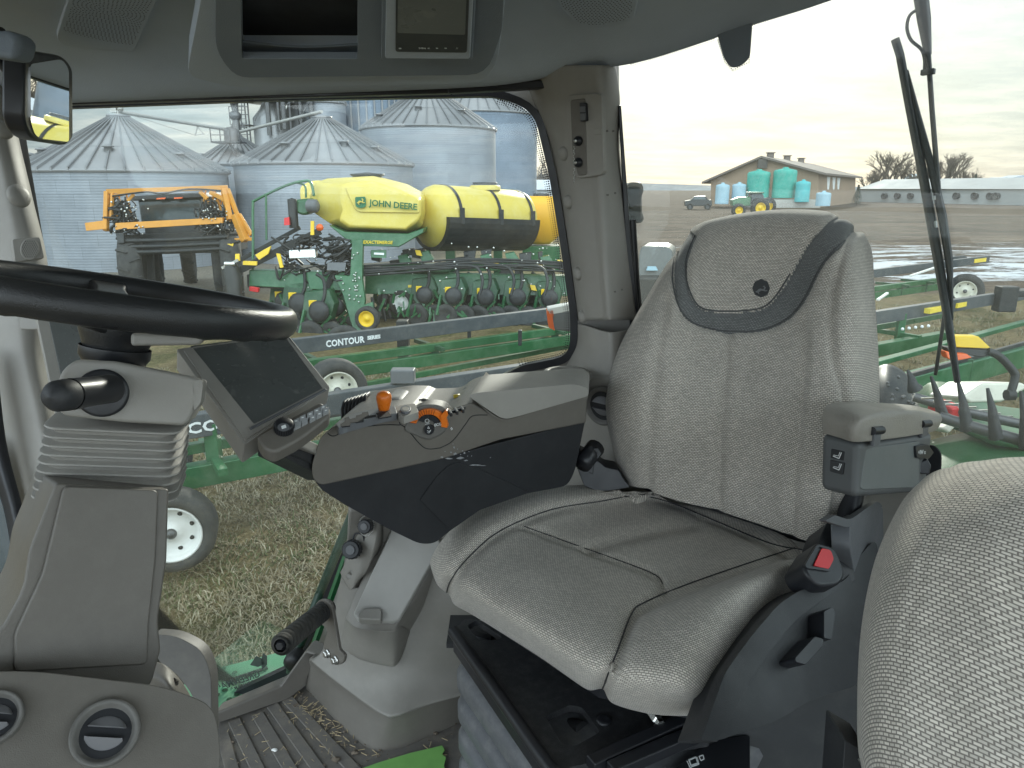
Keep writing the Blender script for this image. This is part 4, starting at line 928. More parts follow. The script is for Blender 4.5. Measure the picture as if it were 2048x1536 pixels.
bkshell = gsurf('backrest_shell', [[(a[0]+(1500-a[0])*.06, a[1]+(22 if a[1] < 600 else 4), a[2]+.06) for a in r] for r in back_rows], CHAR, seat, 5, .03)
# embossed badge on the headrest
lp = localpl(bbv, 1522, 576, 14); bd = pris('badge', lp, circ(1522, 576, 18, 19, 8), .0012, .004, mat('badge', (.06, .062, .064), .5), seat, .0015, None)
xd = lp.at(1540, 576)-lp.at(1500, 576); yd = lp.at(1520, 556)-lp.at(1520, 596)
bd.data.transform(Matrix.Identity(4))
flatshape('badge_emblem', DEER, lp.at(1508, 590, .002), xd, yd, mat('badge_emblem', (.2, .205, .21), .35), bd, .0008, .026)
# cushion: heights decide the distances
C0 = 2.08
cush = [
 [(1250, 985, -.05), (1262, 982, -.01), (1290, 988, .0), (1350, 1002, -.02), (1430, 1024, -.02), (1520, 1052, -.02), (1585, 1078, .0), (1620, 1092, .0), (1648, 1110, -.05)],
 [(1150, 975, -.06), (1165, 970, .0), (1210, 985, .015), (1275, 1008, -.015), (1375, 1044, -.02), (1475, 1080, -.02), (1545, 1096, .0), (1606, 1112, .02), (1640, 1150, -.05)],
 [(1030, 993, -.06), (1045, 985, .005), (1095, 1003, .02), (1170, 1042, -.012), (1280, 1090, -.02), (1390, 1132, -.02), (1475, 1142, .005), (1560, 1140, .03), (1612, 1185, -.05)],
 [(938, 1028, -.06), (950, 1020, .0), (1005, 1035, .02), (1072, 1078, -.005), (1185, 1138, -.012), (1300, 1180, -.01), (1390, 1180, .015), (1490, 1180, .035), (1565, 1240, -.05)],
 [(882, 1085, -.06), (897, 1070, -.01), (940, 1075, .01), (1000, 1110, .0), (1120, 1178, .0), (1245, 1235, .0), (1330, 1230, .015), (1430, 1235, .03), (1510, 1310, -.05)],
 [(862, 1118, -.08), (870, 1108, -.035), (900, 1115, -.01), (955, 1150, -.005), (1080, 1225, .0), (1205, 1290, .0), (1295, 1295, .01), (1390, 1300, .015), (1470, 1365, -.06)],
 [(862, 1135, -.10), (868, 1138, -.06), (890, 1150, -.035), (940, 1186, -.025), (1065, 1265, -.02), (1190, 1340, -.02), (1280, 1355, -.01), (1370, 1370, -.01), (1440, 1400, -.08)],
 [(872, 1165, -.12), (876, 1172, -.10), (898, 1188, -.085), (945, 1215, -.08), (1070, 1296, -.08), (1192, 1378, -.08), (1285, 1405, -.075), (1375, 1412, -.07), (1425, 1415, -.11)],
 [(888, 1195, -.16), (892, 1200, -.15), (912, 1212, -.14), (955, 1236, -.135), (1076, 1312, -.135), (1196, 1393, -.135), (1285, 1425, -.13), (1370, 1432, -.13), (1415, 1424, -.15)]]
CS = [smooth2(p) for p in ([(1270, 985), (1200, 1000), (1100, 1018), (1000, 1060), (940, 1110), (900, 1160), (892, 1195)], [(1600, 1092), (1540, 1108), (1400, 1160), (1290, 1205), (1262, 1230), (1235, 1300), (1200, 1390)], [(1048, 1052), (1150, 1090), (1300, 1145), (1325, 1170)], [(1185, 1092), (1240, 1075), (1320, 1058), (1392, 1045)], [(1275, 985), (1340, 1003), (1430, 1040), (1540, 1085), (1610, 1100)])]
def dispC(x, y, u, v):
    h = 0
    for i, s in enumerate(CS): h -= (.012, .014, .006, .009, .006)[i]*g_(dline(x, y, s), (14, 16, 8, 14, 10)[i])
    return h
def cz(rows):
    out = []
    for r in rows:
        o = []
        for x, y, z in r:
            p = PZ(x, y, C0+z); o.append((x, y, (p-CAM).dot(FW)))
        out.append(o)
    return out
def regC(x, y): return 1 if inpoly(x, y, [(1062, 1052), (1150, 1020), (1290, 995), (1400, 1030), (1590, 1090), (1480, 1130), (1325, 1165), (1180, 1100)]) else 0
cu_ = gsurf('seat_cushion', cz(cush), FAB, seat, 30, .008, disp=dispC, region=regC, mats=[FAB, FABC], nu=26)
# fill body under the cushion
b = MB(); b.prism([PZ(x, y, C0-.10) for x, y in ((925, 1160), (1200, 1330), (1380, 1370), (1600, 1180), (1560, 1080), (1280, 1020), (1020, 1040))], [PZ(x, y, C0-.10)-V((0, 0, .06)) for x, y in ((925, 1160), (1200, 1330), (1380, 1370), (1600, 1180), (1560, 1080), (1280, 1020), (1020, 1040))]); b.build('cushion_pan', BLACK, seat)
# stitched piping lines
def piping(rows_o, pts, name, r=.0016, m=None):
    bv = bvh_of(rows_o); line = []
    for q in crom([(x, y, 0) for x, y in pts], 6):
        p, n = hit(bv, q.x, q.y, .0008)
        if p: line.append(p)
    b = MB()
    if len(line) > 2: b.tube(line, r, 6); return b.build(name, m or CHAR, seat)
piping(cu_, [(1268, 990), (1200, 1003), (1100, 1020), (1000, 1062), (940, 1112), (902, 1160), (892, 1192)], 'piping', .0012)
piping(cu_, [(1590, 1096), (1400, 1160), (1290, 1205), (1262, 1230), (1235, 1300), (1202, 1385)], 'piping', .0012)
piping(cu_, [(1048, 1053), (1150, 1090), (1300, 1145), (1325, 1168)], 'piping', .0009)
piping(cu_, [(1275, 988), (1340, 1005), (1430, 1042), (1540, 1087), (1605, 1100)], 'piping', .0012)
for q_, nm in ((BAND[1:11], 'headrest_seam'), (BAND[14:25], 'headrest_seam')):
    bv = bvh_of(bk); seg = []
    for q in crom([(x, y, 0) for x, y in q_], 8):
        p, n = hit(bv, q.x, q.y, .0004)
        if p and (not seg or (p-seg[-1]).length < .03): seg.append(p)
    if len(seg) > 3: b = MB(); b.tube(seg, .0017, 6); b.build(nm, FABD, seat)
# ---- side frame with buckle on the right
sf = pl3((1440, 1440, .92), (1700, 1240, 1.12), (1660, 1060, 1.20))
pris('side_frame', sf, [(1405, 1478, 6), (1452, 1345, 20), (1500, 1275, 30), (1560, 1205, 30), (1612, 1172, 10), (1690, 1165, 20), (1712, 1120), (1752, 1075, 20), (1768, 1180, 30), (1735, 1260, 20), (1720, 1370, 20), (1620, 1400, 30), (1560, 1440, 20), (1440, 1480, 6)], 0, .05, CHAR, seat, .010, 10, 4)
pris('side_frame_flange', sf, [(1402, 1480, 4), (1450, 1345, 20), (1500, 1275, 30), (1560, 1205, 30), (1605, 1178, 10), (1690, 1168, 20), (1660, 1190, 20), (1590, 1240, 30), (1520, 1330, 40), (1470, 1420, 20), (1435, 1484, 4)], .012, .02, CHAR, seat, .006, 8, 4)
# belt tower
tw = pl3((1640, 1150, 1.16), (1700, 1150, 1.17), (1650, 1040, 1.22))
tower = pris('belt_tower', tw, [(1640, 1075, 10), (1655, 1040, 14), (1700, 1050, 6), (1702, 1110, 10), (1712, 1162, 6), (1690, 1170), (1632, 1170, 6)], 0, .06, CHAR, seat, .006, 8, 4)
tw2 = pl3((1702, 1150, 1.17), (1762, 1060, 1.32), (1702, 1060, 1.17))
pris('tower_side', tw2, [(1700, 1052, 4), (1766, 1012, 8), (1768, 1110, 20), (1745, 1140, 20), (1712, 1160, 6), (1702, 1110)], .002, .03, GREYP, seat, .004, 8, 4)
pris('tower_rim', tw2, [(1650, 1042), (1696, 1056, 8), (1768, 1013, 8), (1755, 1002, 6), (1700, 1040, 10), (1670, 1030)], .004, .01, GREYP, seat, .003, 4, 3)
b = MB(); b.tube([P(1690, 1075, 1.25), P(1694, 1040, 1.26), P(1706, 990, 1.28), P(1712, 950, 1.28)], .018, 14); b.build('armrest_post', BLACK, seat)
# buckle
bkp = pl3((1610, 1150, 1.10), (1690, 1150, 1.13), (1640, 1088, 1.15))
bu = thing('seat_belt_buckle', bkp.at(1650, 1130), 'black seat belt buckle with red release button', 'buckle')
pris('buckle_body', bkp, [(1606, 1130, 8), (1634, 1084, 8), (1668, 1092, 12), (1682, 1118, 12), (1692, 1150, 14), (1680, 1170, 16), (1640, 1174, 12), (1614, 1150, 10)], .02, .05, BLACK, bu, .006, 8, 4)
pris('buckle_rim', bkp, [(1610, 1130, 6), (1635, 1088, 6), (1664, 1096, 8), (1672, 1122, 8), (1662, 1143, 8), (1614, 1136, 6)], .023, .006, BLACK, bu, .002, 6, 3, hole=[rpoly([(1617, 1128), (1638, 1093), (1660, 1100), (1666, 1120), (1657, 1137), (1622, 1132)], 4)])
pris('release_button', bkp, [(1628, 1131, 3), (1644, 1096, 3), (1662, 1100, 6), (1668, 1118, 5), (1658, 1138, 4)], .0235, .01, RED, bu, .002, 4, 3)
# knobs on the side frame
for nm, pts in (('height_lever', [(1648, 1222), (1664, 1214), (1672, 1226), (1664, 1280), (1648, 1276)]), ('tilt_lever', [(1590, 1316), (1630, 1272), (1648, 1278), (1646, 1292), (1612, 1330), (1592, 1324)])):
    pris(nm, sf, pts, .03, .04, BLACK, seat, .004, 4, 3)
for i, (x, y) in enumerate(((1690, 1290), (1660, 1330), (1630, 1350))):
    pris('adjuster_linkage', sf, [(x-30, y), (x+10, y-22), (x+30, y-8), (x+26, y+10), (x-20, y+26)], -.01+.004*i, .03, BLKP, seat, .004, 6)
# ---- left side belt reel and base
br_ = thing('belt_retractor', P(1190, 930, 1.5), 'black folded seat belt retractor between console and seat', 'seat belt')
slab('retractor_housing', [(x, y, 1.50) for x, y in rpoly([(1148, 920), (1162, 905), (1196, 922), (1212, 935), (1238, 940), (1248, 960), (1262, 975), (1200, 985), (1168, 972)], 6)], .05, BLACK, br_, .006)
b = MB(); b.lathe(P(1178, 912, 1.47), (.4, .6, .25), [(-.03, .0001), (-.03, .018), (.03, .020), (.03, .0001)], 12); b.build('belt_roll', BLACK, br_)
slab('belt_webbing', [(x, y, 1.46) for x, y in ((1172, 898), (1196, 896), (1204, 908), (1190, 925), (1186, 950), (1166, 940), (1160, 912))], .006, CHAR, br_, .002)
# ---- seat base plate and suspension
bp_ = thing('seat_suspension', PZ(1150, 1400, FLZ+.05), 'black seat slide plate above a grey ribbed suspension skirt', 'seat base')
ZB = 1.88
hole1 = [PZ(x, y, ZB) for x, y in rpoly([(934, 1252), (952, 1240), (1005, 1275), (985, 1283), (958, 1280)], 5)]
hole2 = [PZ(x, y, ZB) for x, y in rpoly([(1092, 1432), (1140, 1410), (1165, 1415), (1200, 1464), (1150, 1492), (1122, 1488)], 8)]
outer = [PZ(x, y, ZB) for x, y in rpoly([(908, 1262, 6), (930, 1236, 10), (1010, 1250), (1250, 1400), (1420, 1440), (1420, 1480), (1240, 1510), (1122, 1540, 12), (1095, 1530, 8)], 6)]
ringplate('slide_plate', outer, [hole1, hole2], V((0, 0, -.012)), mat('black_plate', (.026, .027, .03), .36, bump=(900, .4), var=(8, .15), dust=((.2, .2, .2), .22, 60)), bp_, .003, 3)
# front lip of the plate
A_ = [PZ(x, y, ZB+.001) for x, y in ((906, 1262), (1000, 1395), (1097, 1532), (1118, 1545))]
b = MB(); b.tube(crom(A_, 4), .011, 14); b.build('plate_lip', BLACK, bp_)
b = MB(); b.prism([q+V((0, 0, -.004)) for q in A_], [q+V((0, 0, -.045)) for q in A_][::1]); b.build('plate_apron', BLACK, bp_)
for x, y, r in ((1208, 1441, 14),):
    b = MB(); b.lathe(PZ(x, y, ZB), (0, 0, 1), [(0, r*.0009), (.003, r*.00085), (.004, r*.0005), (.003, .0001)], 24); b.build('plate_fastener', BLACK, bp_)
b = MB(); b.lathe(PZ(1140, 1455, ZB-.05), (.6, -.6, .3), [(-.03, .0001), (-.03, .016), (.03, .016), (.03, .0001)], 16); b.bar(PZ(1110, 1460, ZB-.05), PZ(1190, 1475, ZB-.05), .02, .02); b.box(PZ(1150, 1470, ZB-.075), (.14, .14, .01)); b.build('slide_mechanism', CHAR, bp_, .002)
b = MB(); b.box(PZ(965, 1262, ZB-.06), (.14, .1, .01)); b.bar(PZ(935, 1258, ZB-.03), PZ(985, 1272, ZB-.03), .015); b.build('slide_spring', CHAR, bp_)
b = MB(); 
for k in range(2):
    b.bar(PZ(1180+k*40, 1530+k*12, ZB+.012), PZ(1440+k*50, 1412+k*14, ZB+.012), .022, .02)
b.build('slide_rail', BLACK, bp_, .003)
b = MB(); b.lathe(PZ(1310, 1432, ZB+.02), (.3, -1, 0), [(-.02, .009), (.01, .009), (.012, .007), (.02, .007), (.0205, .0001)], 6, False, False); b.build('rail_bolt', STEEL, bp_)
# label plate with the seat pictogram
b = MB(); lpz = ZB-.02; fr = [PZ(x, y, lpz) for x, y in rpoly([(1340, 1545), (1395, 1500), (1440, 1478), (1500, 1470), (1500, 1600), (1340, 1600)], 6)]; b.prism(fr, [q-V((0, 0, .02)) for q in fr]); b.build('lever_plate', BLACK, bp_, .004)
Z2 = lpz+.0008
def zline(pts, w):
    b = MB()
    for i in range(len(pts)-1): b.bar(PZ(*pts[i], Z2), PZ(*pts[i+1], Z2), w, .0006)
    b.build('plate_pictogram', WHTXT, bp_)
zline([(1378, 1520), (1392, 1514), (1396, 1526), (1382, 1531), (1378, 1520)], .0022); zline([(1374, 1522), (1380, 1535), (1398, 1528), (1394, 1514)], .0012); zline([(1398, 1513), (1406, 1510), (1408, 1518), (1402, 1521), (1398, 1513)], .0014)
# suspension skirt, ribbed
xb = (PZ(1120, 1545, ZB)-PZ(906, 1262, ZB)); xb.z = 0; xb.normalize(); yb = V((-xb.y, xb.x, 0)); 
if yb.x < 0: yb = -yb
cen = (PZ(906, 1262, ZB)+PZ(1120, 1545, ZB))/2+yb*.25; cen.z = 0; hw = .27; secs = []
for i in range(5):
    z = ZB-.035-i*.075
    for dz, g in ((0, -.022), (-.008, -.006), (-.02, .0), (-.05, .0), (-.066, -.008), (-.075, -.024)): secs.append((V((cen.x, cen.y, z+dz)), hw+g, .23+g))
loft_rr('suspension_skirt', secs, xb, yb, mat('grey_skirt', (.11, .115, .125), .5, bump=(600, .2), dust=((.35, .34, .32), .35, 25)), bp_, .05, 50)
# black recliner body between seat frame and second seat
slab('seat_riser', [(x, y, 1.15) for x, y in rpoly([(1440, 1480), (1600, 1390), (1715, 1360), (1725, 1600), (1300, 1600)], 8)], .2, BLKP, bp_, .01)
# ---------------------------------------------------------------- left armrest box
a1 = pl3((1645, 900, 1.13), (1715, 900, 1.08), (1645, 980, 1.13)); a2 = pl3((1715, 900, 1.08), (1870, 880, 1.24), (1715, 990, 1.08))
ar = thing('armrest_box', a1.at(1700, 950), 'grey armrest box with padded vinyl lid and seat heater switch', 'armrest')
ft = [a1.at(x, y) for x, y in ((1644, 872), (1641, 980))]
b = MB()
topz = [(1643, 866, 1.13), (1716, 886, 1.075), (1866, 866, 1.24), (1800, 838, 1.36)]; botz = [(1640, 978, 1.13), (1712, 996, 1.075), (1850, 985, 1.24), (1790, 960, 1.36)]
tp_ = [P(*q) for q in topz]; bt_ = [P(*q) for q in botz]; b.prism(tp_, bt_); b.build('armrest_body', mat('armrest_grey', (.10, .105, .108), .45, bump=(900, .2), var=(3, .06)), ar, .010, 4)
pris('side_panel', a2, [(1732, 896, 4), (1840, 882, 6), (1838, 975, 10), (1720, 980, 10)], .002, .006, mat('armrest_side', (.125, .135, .135), .45, bump=(900, .2)), ar, .0015, 4, 2)
# padded lid
pad = [
 [(1646, 866, 1.135), (1680, 876, 1.10), (1710, 884, 1.07), (1760, 880, 1.10), (1820, 872, 1.17), (1868, 862, 1.24), (1880, 850, 1.27)],
 [(1644, 836, 1.135), (1676, 844, 1.10), (1712, 856, 1.065), (1760, 850, 1.095), (1820, 845, 1.165), (1872, 844, 1.24), (1884, 838, 1.275)],
 [(1652, 812, 1.14), (1685, 816, 1.12), (1725, 832, 1.075), (1770, 826, 1.11), (1826, 824, 1.175), (1864, 828, 1.25), (1880, 828, 1.29)],
 [(1672, 805, 1.17), (1705, 806, 1.16), (1748, 816, 1.14), (1785, 816, 1.16), (1832, 818, 1.22), (1858, 822, 1.29), (1868, 822, 1.33)],
 [(1690, 804, 1.23), (1720, 803, 1.24), (1760, 806, 1.25), (1795, 808, 1.26), (1825, 811, 1.30), (1845, 815, 1.34), (1852, 817, 1.37)],
 [(1700, 806, 1.30), (1725, 806, 1.31), (1765, 808, 1.33), (1795, 810, 1.34), (1820, 813, 1.37), (1838, 818, 1.39), (1845, 822, 1.41)]]
lidp = gsurf('armrest_lid', pad, LEATHER, ar, 10, .004)
for x0 in ((1744, 862), (1842, 848)):
    h = P(x0[0], x0[1], 1.08 if x0[0] < 1800 else 1.20); b = MB(); e = (a2.at(1870, 880)-a2.at(1715, 900)).normalized()
    b.tube([h, h+e*.030], .0065, 12); b.build('hinge', BLACK, ar); b = MB(); b.box(h+e*.015+V((0, .0, -.012)), (.022, .006, .022), Matrix.Rotation(atan2(e.y, e.x), 3, 'Z')); b.build('hinge_leaf', GREYP, ar, .002)
sw_ = pris('heater_switch', a1, [(1655, 888, 5), (1698, 898, 5), (1694, 960, 5), (1652, 950, 5)], .002, .008, GREYP, ar, .002, 4, 3)
pris('rocker', a1, [(1662, 897, 3), (1690, 903, 3), (1688, 922, 1), (1661, 916, 1)], .004, .006, BLACK, sw_, .001, 2)
pris('rocker', a1, [(1660, 920, 1), (1688, 926, 1), (1685, 950, 3), (1659, 943, 3)], .007, .006, CHAR, sw_, .001, 2)
for dy in (0, 23): iconline([(1666, 912+dy), (1678, 917+dy), (1683, 905+dy)], a1, .0076 if dy else .0046, .0012, sw_, 'seat_symbol'); iconline([(1667, 910+dy), (1677, 912+dy), (1680, 904+dy)], a1, .0076 if dy else .0046, .0008, sw_, 'seat_symbol')
lr = pris('light_rocker', a2, [(1832, 892, 3), (1856, 888, 3), (1868, 905, 2), (1858, 918, 2), (1834, 916, 3)], .006, .012, BLACK, ar, .002, 3)
xd = a2.at(1868, 900)-a2.at(1836, 902); yd = a2.at(1850, 880)-a2.at(1850, 905); text('rocker_symbol', '+IW x', a2.at(1836, 909, .0066), xd, yd, .0105, WHTXT, lr, .0002)
slab('armrest_catch', [(1838, 925, 1.22), (1856, 918, 1.22), (1864, 932, 1.22), (1860, 950, 1.22), (1838, 948, 1.22)], .02, BLACK, ar, .003)
# ---------------------------------------------------------------- instructor seat, near right
PS = [
 [(1790, 1700, .80), (1800, 1700, .68), (1850, 1720, .63), (1950, 1750, .60), (2080, 1780, .58), (2250, 1800, .60)],
 [(1722, 1540, .84), (1734, 1540, .72), (1790, 1560, .66), (1900, 1580, .63), (2040, 1600, .60), (2250, 1620, .60)],
 [(1714, 1420, .86), (1724, 1420, .74), (1775, 1425, .68), (1880, 1430, .65), (2030, 1440, .62), (2250, 1450, .61)],
 [(1722, 1260, .88), (1734, 1258, .76), (1785, 1255, .70), (1880, 1250, .67), (2030, 1250, .64), (2250, 1250, .62)],
 [(1750, 1120, .90), (1764, 1115, .79), (1815, 1105, .72), (1900, 1095, .69), (2030, 1090, .66), (2250, 1085, .64)],
 [(1800, 1010, .92), (1815, 1004, .82), (1855, 995, .76), (1930, 985, .73), (2040, 978, .70), (2250, 975, .68)],
 [(1842, 962, .94), (1856, 955, .86), (1885, 945, .81), (1945, 934, .78), (2045, 928, .76), (2250, 925, .74)],
 [(1860, 948, .98), (1872, 942, .91), (1900, 932, .87), (1955, 920, .85), (2050, 914, .83), (2250, 912, .81)],
 [(1868, 952, 1.02), (1880, 948, .98), (1905, 938, .95), (1960, 925, .93), (2055, 918, .91), (2250, 916, .90)]]
PSS = [smooth2([(1900, 935), (1870, 1050), (1830, 1180), (1800, 1320), (1780, 1460), (1778, 1560)]), smooth2([(1965, 925), (2010, 1050), (2030, 1200), (2010, 1360), (1990, 1600)])]
ps = thing('instructor_seat', V((.45, .55, FLZ)), 'woven folded instructor seat back close to the camera at right edge', 'seat')
gsurf('backrest', PS, FAB, ps, 16, .008, disp=lambda x, y, u, v: -.0018*g_(dline(x, y, PSS[0]), 12)-.0015*g_(dline(x, y, PSS[1]), 30), nu=18, planar=True)
slab('seat_bracket', [(x, y, .80) for x, y in rpoly([(1690, 1480), (1740, 1510), (1790, 1600), (1680, 1620)], 6)], .05, CHAR, ps, .004)
b = MB(); b.tube([P(1720, 1525, .78), P(1745, 1512, .78), P(1760, 1530, .78)], .004, 8); b.build('belt_anchor', STEEL, ps)
# ---------------------------------------------------------------- ground
m, t, b = nt('ground'); tc = t.nodes.new('ShaderNodeTexCoord'); ob = tc.outputs['Object']; sp = t.nodes.new('ShaderNodeSeparateXYZ'); t.links.new(ob, sp.inputs[0])
X, Y = sp.outputs['X'], sp.outputs['Y']
n1 = noise(t, ob, .9, 8, .65); n2 = noise(t, ob, 14, 6, .7); n3 = noise(t, ob, .22, 6, .6); n4 = noise(t, ob, 60, 4, .7)
gr1 = ramp(t, n1, [(.35, (.20, .165, .09)), (.5, (.30, .25, .145)), (.62, (.15, .15, .065)), (.75, (.33, .28, .17))]).outputs['Color']
gr2 = ramp(t, n2, [(.3, (.36, .33, .3)), (.7, (1.1, 1.05, 1.0))]).outputs['Color']
gr3 = ramp(t, n4, [(.3, (.6, .6, .55)), (.7, (1.3, 1.3, 1.25))]).outputs['Color']
grass = mix(t, 1., mix(t, 1., gr1, gr2, 'MULTIPLY'), gr3, 'MULTIPLY')
fd = ramp(t, n1, [(.3, (.07, .054, .042)), (.5, (.125, .10, .082)), (.7, (.20, .165, .135))]).outputs['Color']
mp_ = t.nodes.new('ShaderNodeMapping'); mp_.inputs['Scale'].default_value = (.25, 1., 1.); t.links.new(ob, mp_.inputs[0])
fl1 = ramp(t, noise(t, mp_.outputs[0], .35, 9, .72), [(.35, (.5, .5, .5)), (.5, (1., .98, .95)), (.65, (1.75, 1.7, 1.6))]).outputs['Color']
field = mix(t, 1., mix(t, 1., fd, gr2, 'MULTIPLY'), fl1, 'MULTIPLY')
def sst(v, a, b_):
    n = t.nodes.new('ShaderNodeMapRange'); n.interpolation_type = 'SMOOTHSTEP'; n.inputs[1].default_value = a; n.inputs[2].default_value = b_; t.links.new(v, n.inputs[0]); return n.outputs[0]
jy = mth(t, 'ADD', mth(t, 'ADD', Y, mth(t, 'MULTIPLY', X, -.0)), mth(t, 'MULTIPLY', mth(t, 'SUBTRACT', n3, .5), 9.))
ff = mth(t, 'MULTIPLY', sst(jy, 17.5, 19.5), sst(X, 1.0, 5.))
base = mix(t, ff, grass, field)
# gravel lane before the bins
gl_ = mth(t, 'MULTIPLY', sst(jy, 16.5, 20.), mth(t, 'SUBTRACT', 1., sst(X, -5., 0.)))
grav = ramp(t, n2, [(.3, (.17, .155, .14)), (.7, (.36, .33, .30))]).outputs['Color']
base = mix(t, mth(t, 'MULTIPLY', gl_, .75), base, grav)
# snow lying in streaks
ws = t.nodes.new('ShaderNodeMapping'); ws.inputs['Scale'].default_value = (.35, 1., 1.); ws.inputs['Rotation'].default_value = (0, 0, .35); t.links.new(ob, ws.inputs[0])
sn = noise(t, ws.outputs[0], .8, 12, .78)
band = mth(t, 'MULTIPLY', mth(t, 'MULTIPLY', sst(Y, 20., 22.), mth(t, 'SUBTRACT', 1., sst(Y, 31., 44.))), sst(X, 6., 10.))
sfac = ramp(t, mth(t, 'ADD', sn, mth(t, 'MULTIPLY', band, .15)), [(.63, 0.), (.69, 1.)]).outputs['Color']
far_ = mth(t, 'MULTIPLY', sst(Y, 45., 70.), .0)
sfac = mth(t, 'MULTIPLY', sfac, mth(t, 'ADD', mth(t, 'MULTIPLY', band, .85), mth(t, 'MULTIPLY', mth(t, 'MULTIPLY', sst(Y, 21., 26.), ramp(t, sn, [(.62, 0.), (.7, 1.)]).outputs['Color']), .9)))
base = mix(t, sfac, base, (.82, .86, .92)); t.links.new(base, b.inputs['Base Color']); b.inputs['Roughness'].default_value = .95; b.inputs['Specular IOR Level'].default_value = .15
bn = nd(t, 'ShaderNodeBump', Strength=.9, Distance=.12); t.links.new(n2, bn.inputs['Height']); t.links.new(bn.outputs[0], b.inputs['Normal']); GROUND = m
g = MB(); xs = [-1500, -400, -120, -60] + [x for x in range(-40, 61, 4)] + [90, 160, 500, 1500]; ys = [-300, -60, -10] + list(range(0, 60, 3)) + [75, 100, 140, 200, 400, 900, 2500]
def gh(x, y):
    h = 0
    if x > 4 and y > 19: h += .25*math.exp(-((y-26)/5)**2)*min(1, (x-4)/5)*(1+.5*sin(x*.9))
    return h
vs = [(x, y, gh(x, y)) for y in ys for x in xs]; nx = len(xs)
g.add(vs, [(j*nx+i, j*nx+i+1, (j+1)*nx+i+1, (j+1)*nx+i) for j in range(len(ys)-1) for i in range(nx-1)], True)
tag(g.build('ground', GROUND), kind='structure')
# near grass
random.seed(11)
GR = []
for nm, c in (('grass_tan', (.25, .21, .135)), ('grass_pale', (.35, .31, .22)), ('grass_green', (.085, .105, .038)), ('grass_brown', (.19, .145, .085))): GR.append(mat(nm, c, .9, var=(2, .25)))
gm = MB()
def tuft(x, y, n, L):
    for _ in range(n):
        px = x+random.gauss(0, .05); py = y+random.gauss(0, .05); a = random.uniform(0, 2*pi); l = L*random.uniform(.5, 1.4); lean = random.uniform(.5, 1.9); w = random.uniform(.0025, .006)
        dx, dy = cos(a), sin(a); s = V((-dy, dx, 0))*w; p0 = V((px, py, 0)); p1 = p0+V((dx*l*lean*.4, dy*l*lean*.4, l*.6)); p2 = p1+V((dx*l*lean*.5, dy*l*lean*.5, l*random.uniform(-.25, .3)))
        gm.m = random.choices((0, 1, 2, 3), GW)[0]
        gm.add([p0-s, p0+s, p1+s*.7, p1-s*.7, p2], [(0, 1, 2, 3), (3, 2, 4)])
for i in range(11500):
    d = random.uniform(0, 1)**.75; y = 2.6+d*8.2; x = random.uniform(-.95, -.05 if y < 4.5 else .28)*y
    f = .5+.5*sin(x*2.3+1.3*sin(y*1.9))*cos(y*1.7+x)
    GW = (.5, .25, .12, .2) if f < .6 else (.3, .15, .48, .12)
    if y > 6.5: GW = (.42, .2, .28, .15)
    tuft(x, y, 12 if y < 7 else 7, random.uniform(.028, .06))
for i in range(1400):
    y = random.uniform(7, 17); x = random.uniform(.25, .75)*y; GW = (.45, .25, .2, .15); tuft(x, y, 6, .1)
tag(gm.build('grass', GR), 'matted dry winter grass beneath the side window', 'grass', kind='stuff')
# distant land
hl = MB(); hs = []
N = 60
for i in range(N+1):
    x = -900+2600*i/N; hs.append((x, 1000, 0)); 
for i in range(N+1):
    x = -900+2600*i/N; hs.append((x, 1100, 4+5*sin(x*.004+1)+2*sin(x*.013)))
hl.add(hs, [(i, i+1, N+2+i, N+1+i) for i in range(N)], True); tag(hl.build('hills', mat('far_land', (.12, .14, .16), .95, var=(.01, .3))), kind='structure')
# ---------------------------------------------------------------- grain bins
def binmat(name, col, stripes=.09):
    m, t, b = nt(name); tc = t.nodes.new('ShaderNodeTexCoord'); uv = t.nodes.new('ShaderNodeUVMap'); uv.uv_map = 'uv'
    br = t.nodes.new('ShaderNodeTexBrick'); t.links.new(uv.outputs[0], br.inputs[0]); br.offset = .5
    for k, v in (('Scale', 1.), ('Brick Width', 1.1), ('Row Height', .42), ('Mortar Size', .008), ('Mortar Smooth', .3), ('Bias', 0.)): br.inputs[k].default_value = v
    br.inputs['Color1'].default_value = (*[c*1.06 for c in col], 1); br.inputs['Color2'].default_value = (*[c*.9 for c in col], 1); br.inputs['Mortar'].default_value = (*[c*.72 for c in col], 1)
    sp = t.nodes.new('ShaderNodeSeparateXYZ'); t.links.new(uv.outputs[0], sp.inputs[0])
    w = mth(t, 'SINE', mth(t, 'MULTIPLY', sp.outputs['Y'], 2*pi/stripes))
    sh = ramp(t, w, [(0., .97), (1., 1.03)]).outputs['Color']
    st = ramp(t, noise(t, tc.outputs['Object'], .7, 6, .7), [(.3, (.82, .82, .82)), (.7, (1.12, 1.12, 1.12))]).outputs['Color']
    t.links.new(mix(t, 1., mix(t, 1., br.outputs['Color'], sh, 'MULTIPLY'), st, 'MULTIPLY'), b.inputs['Base Color'])
    b.inputs['Metallic'].default_value = .35; b.inputs['Roughness'].default_value = .48
    bn = nd(t, 'ShaderNodeBump', Strength=.5, Distance=.02); bn.inputs['Strength'].default_value = .1; t.links.new(w, bn.inputs['Height']); t.links.new(bn.outputs[0], b.inputs['Normal']); return m
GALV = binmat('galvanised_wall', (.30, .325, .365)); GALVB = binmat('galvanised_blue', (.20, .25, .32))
ROOFM = mat('galvanised_roof', (.27, .27, .28), .42, .45, var=(.5, .15), dust=((.25, .26, .27), .3, 1.5))
PIPEM = mat('pipe_steel', (.45, .44, .42), .45, .5)
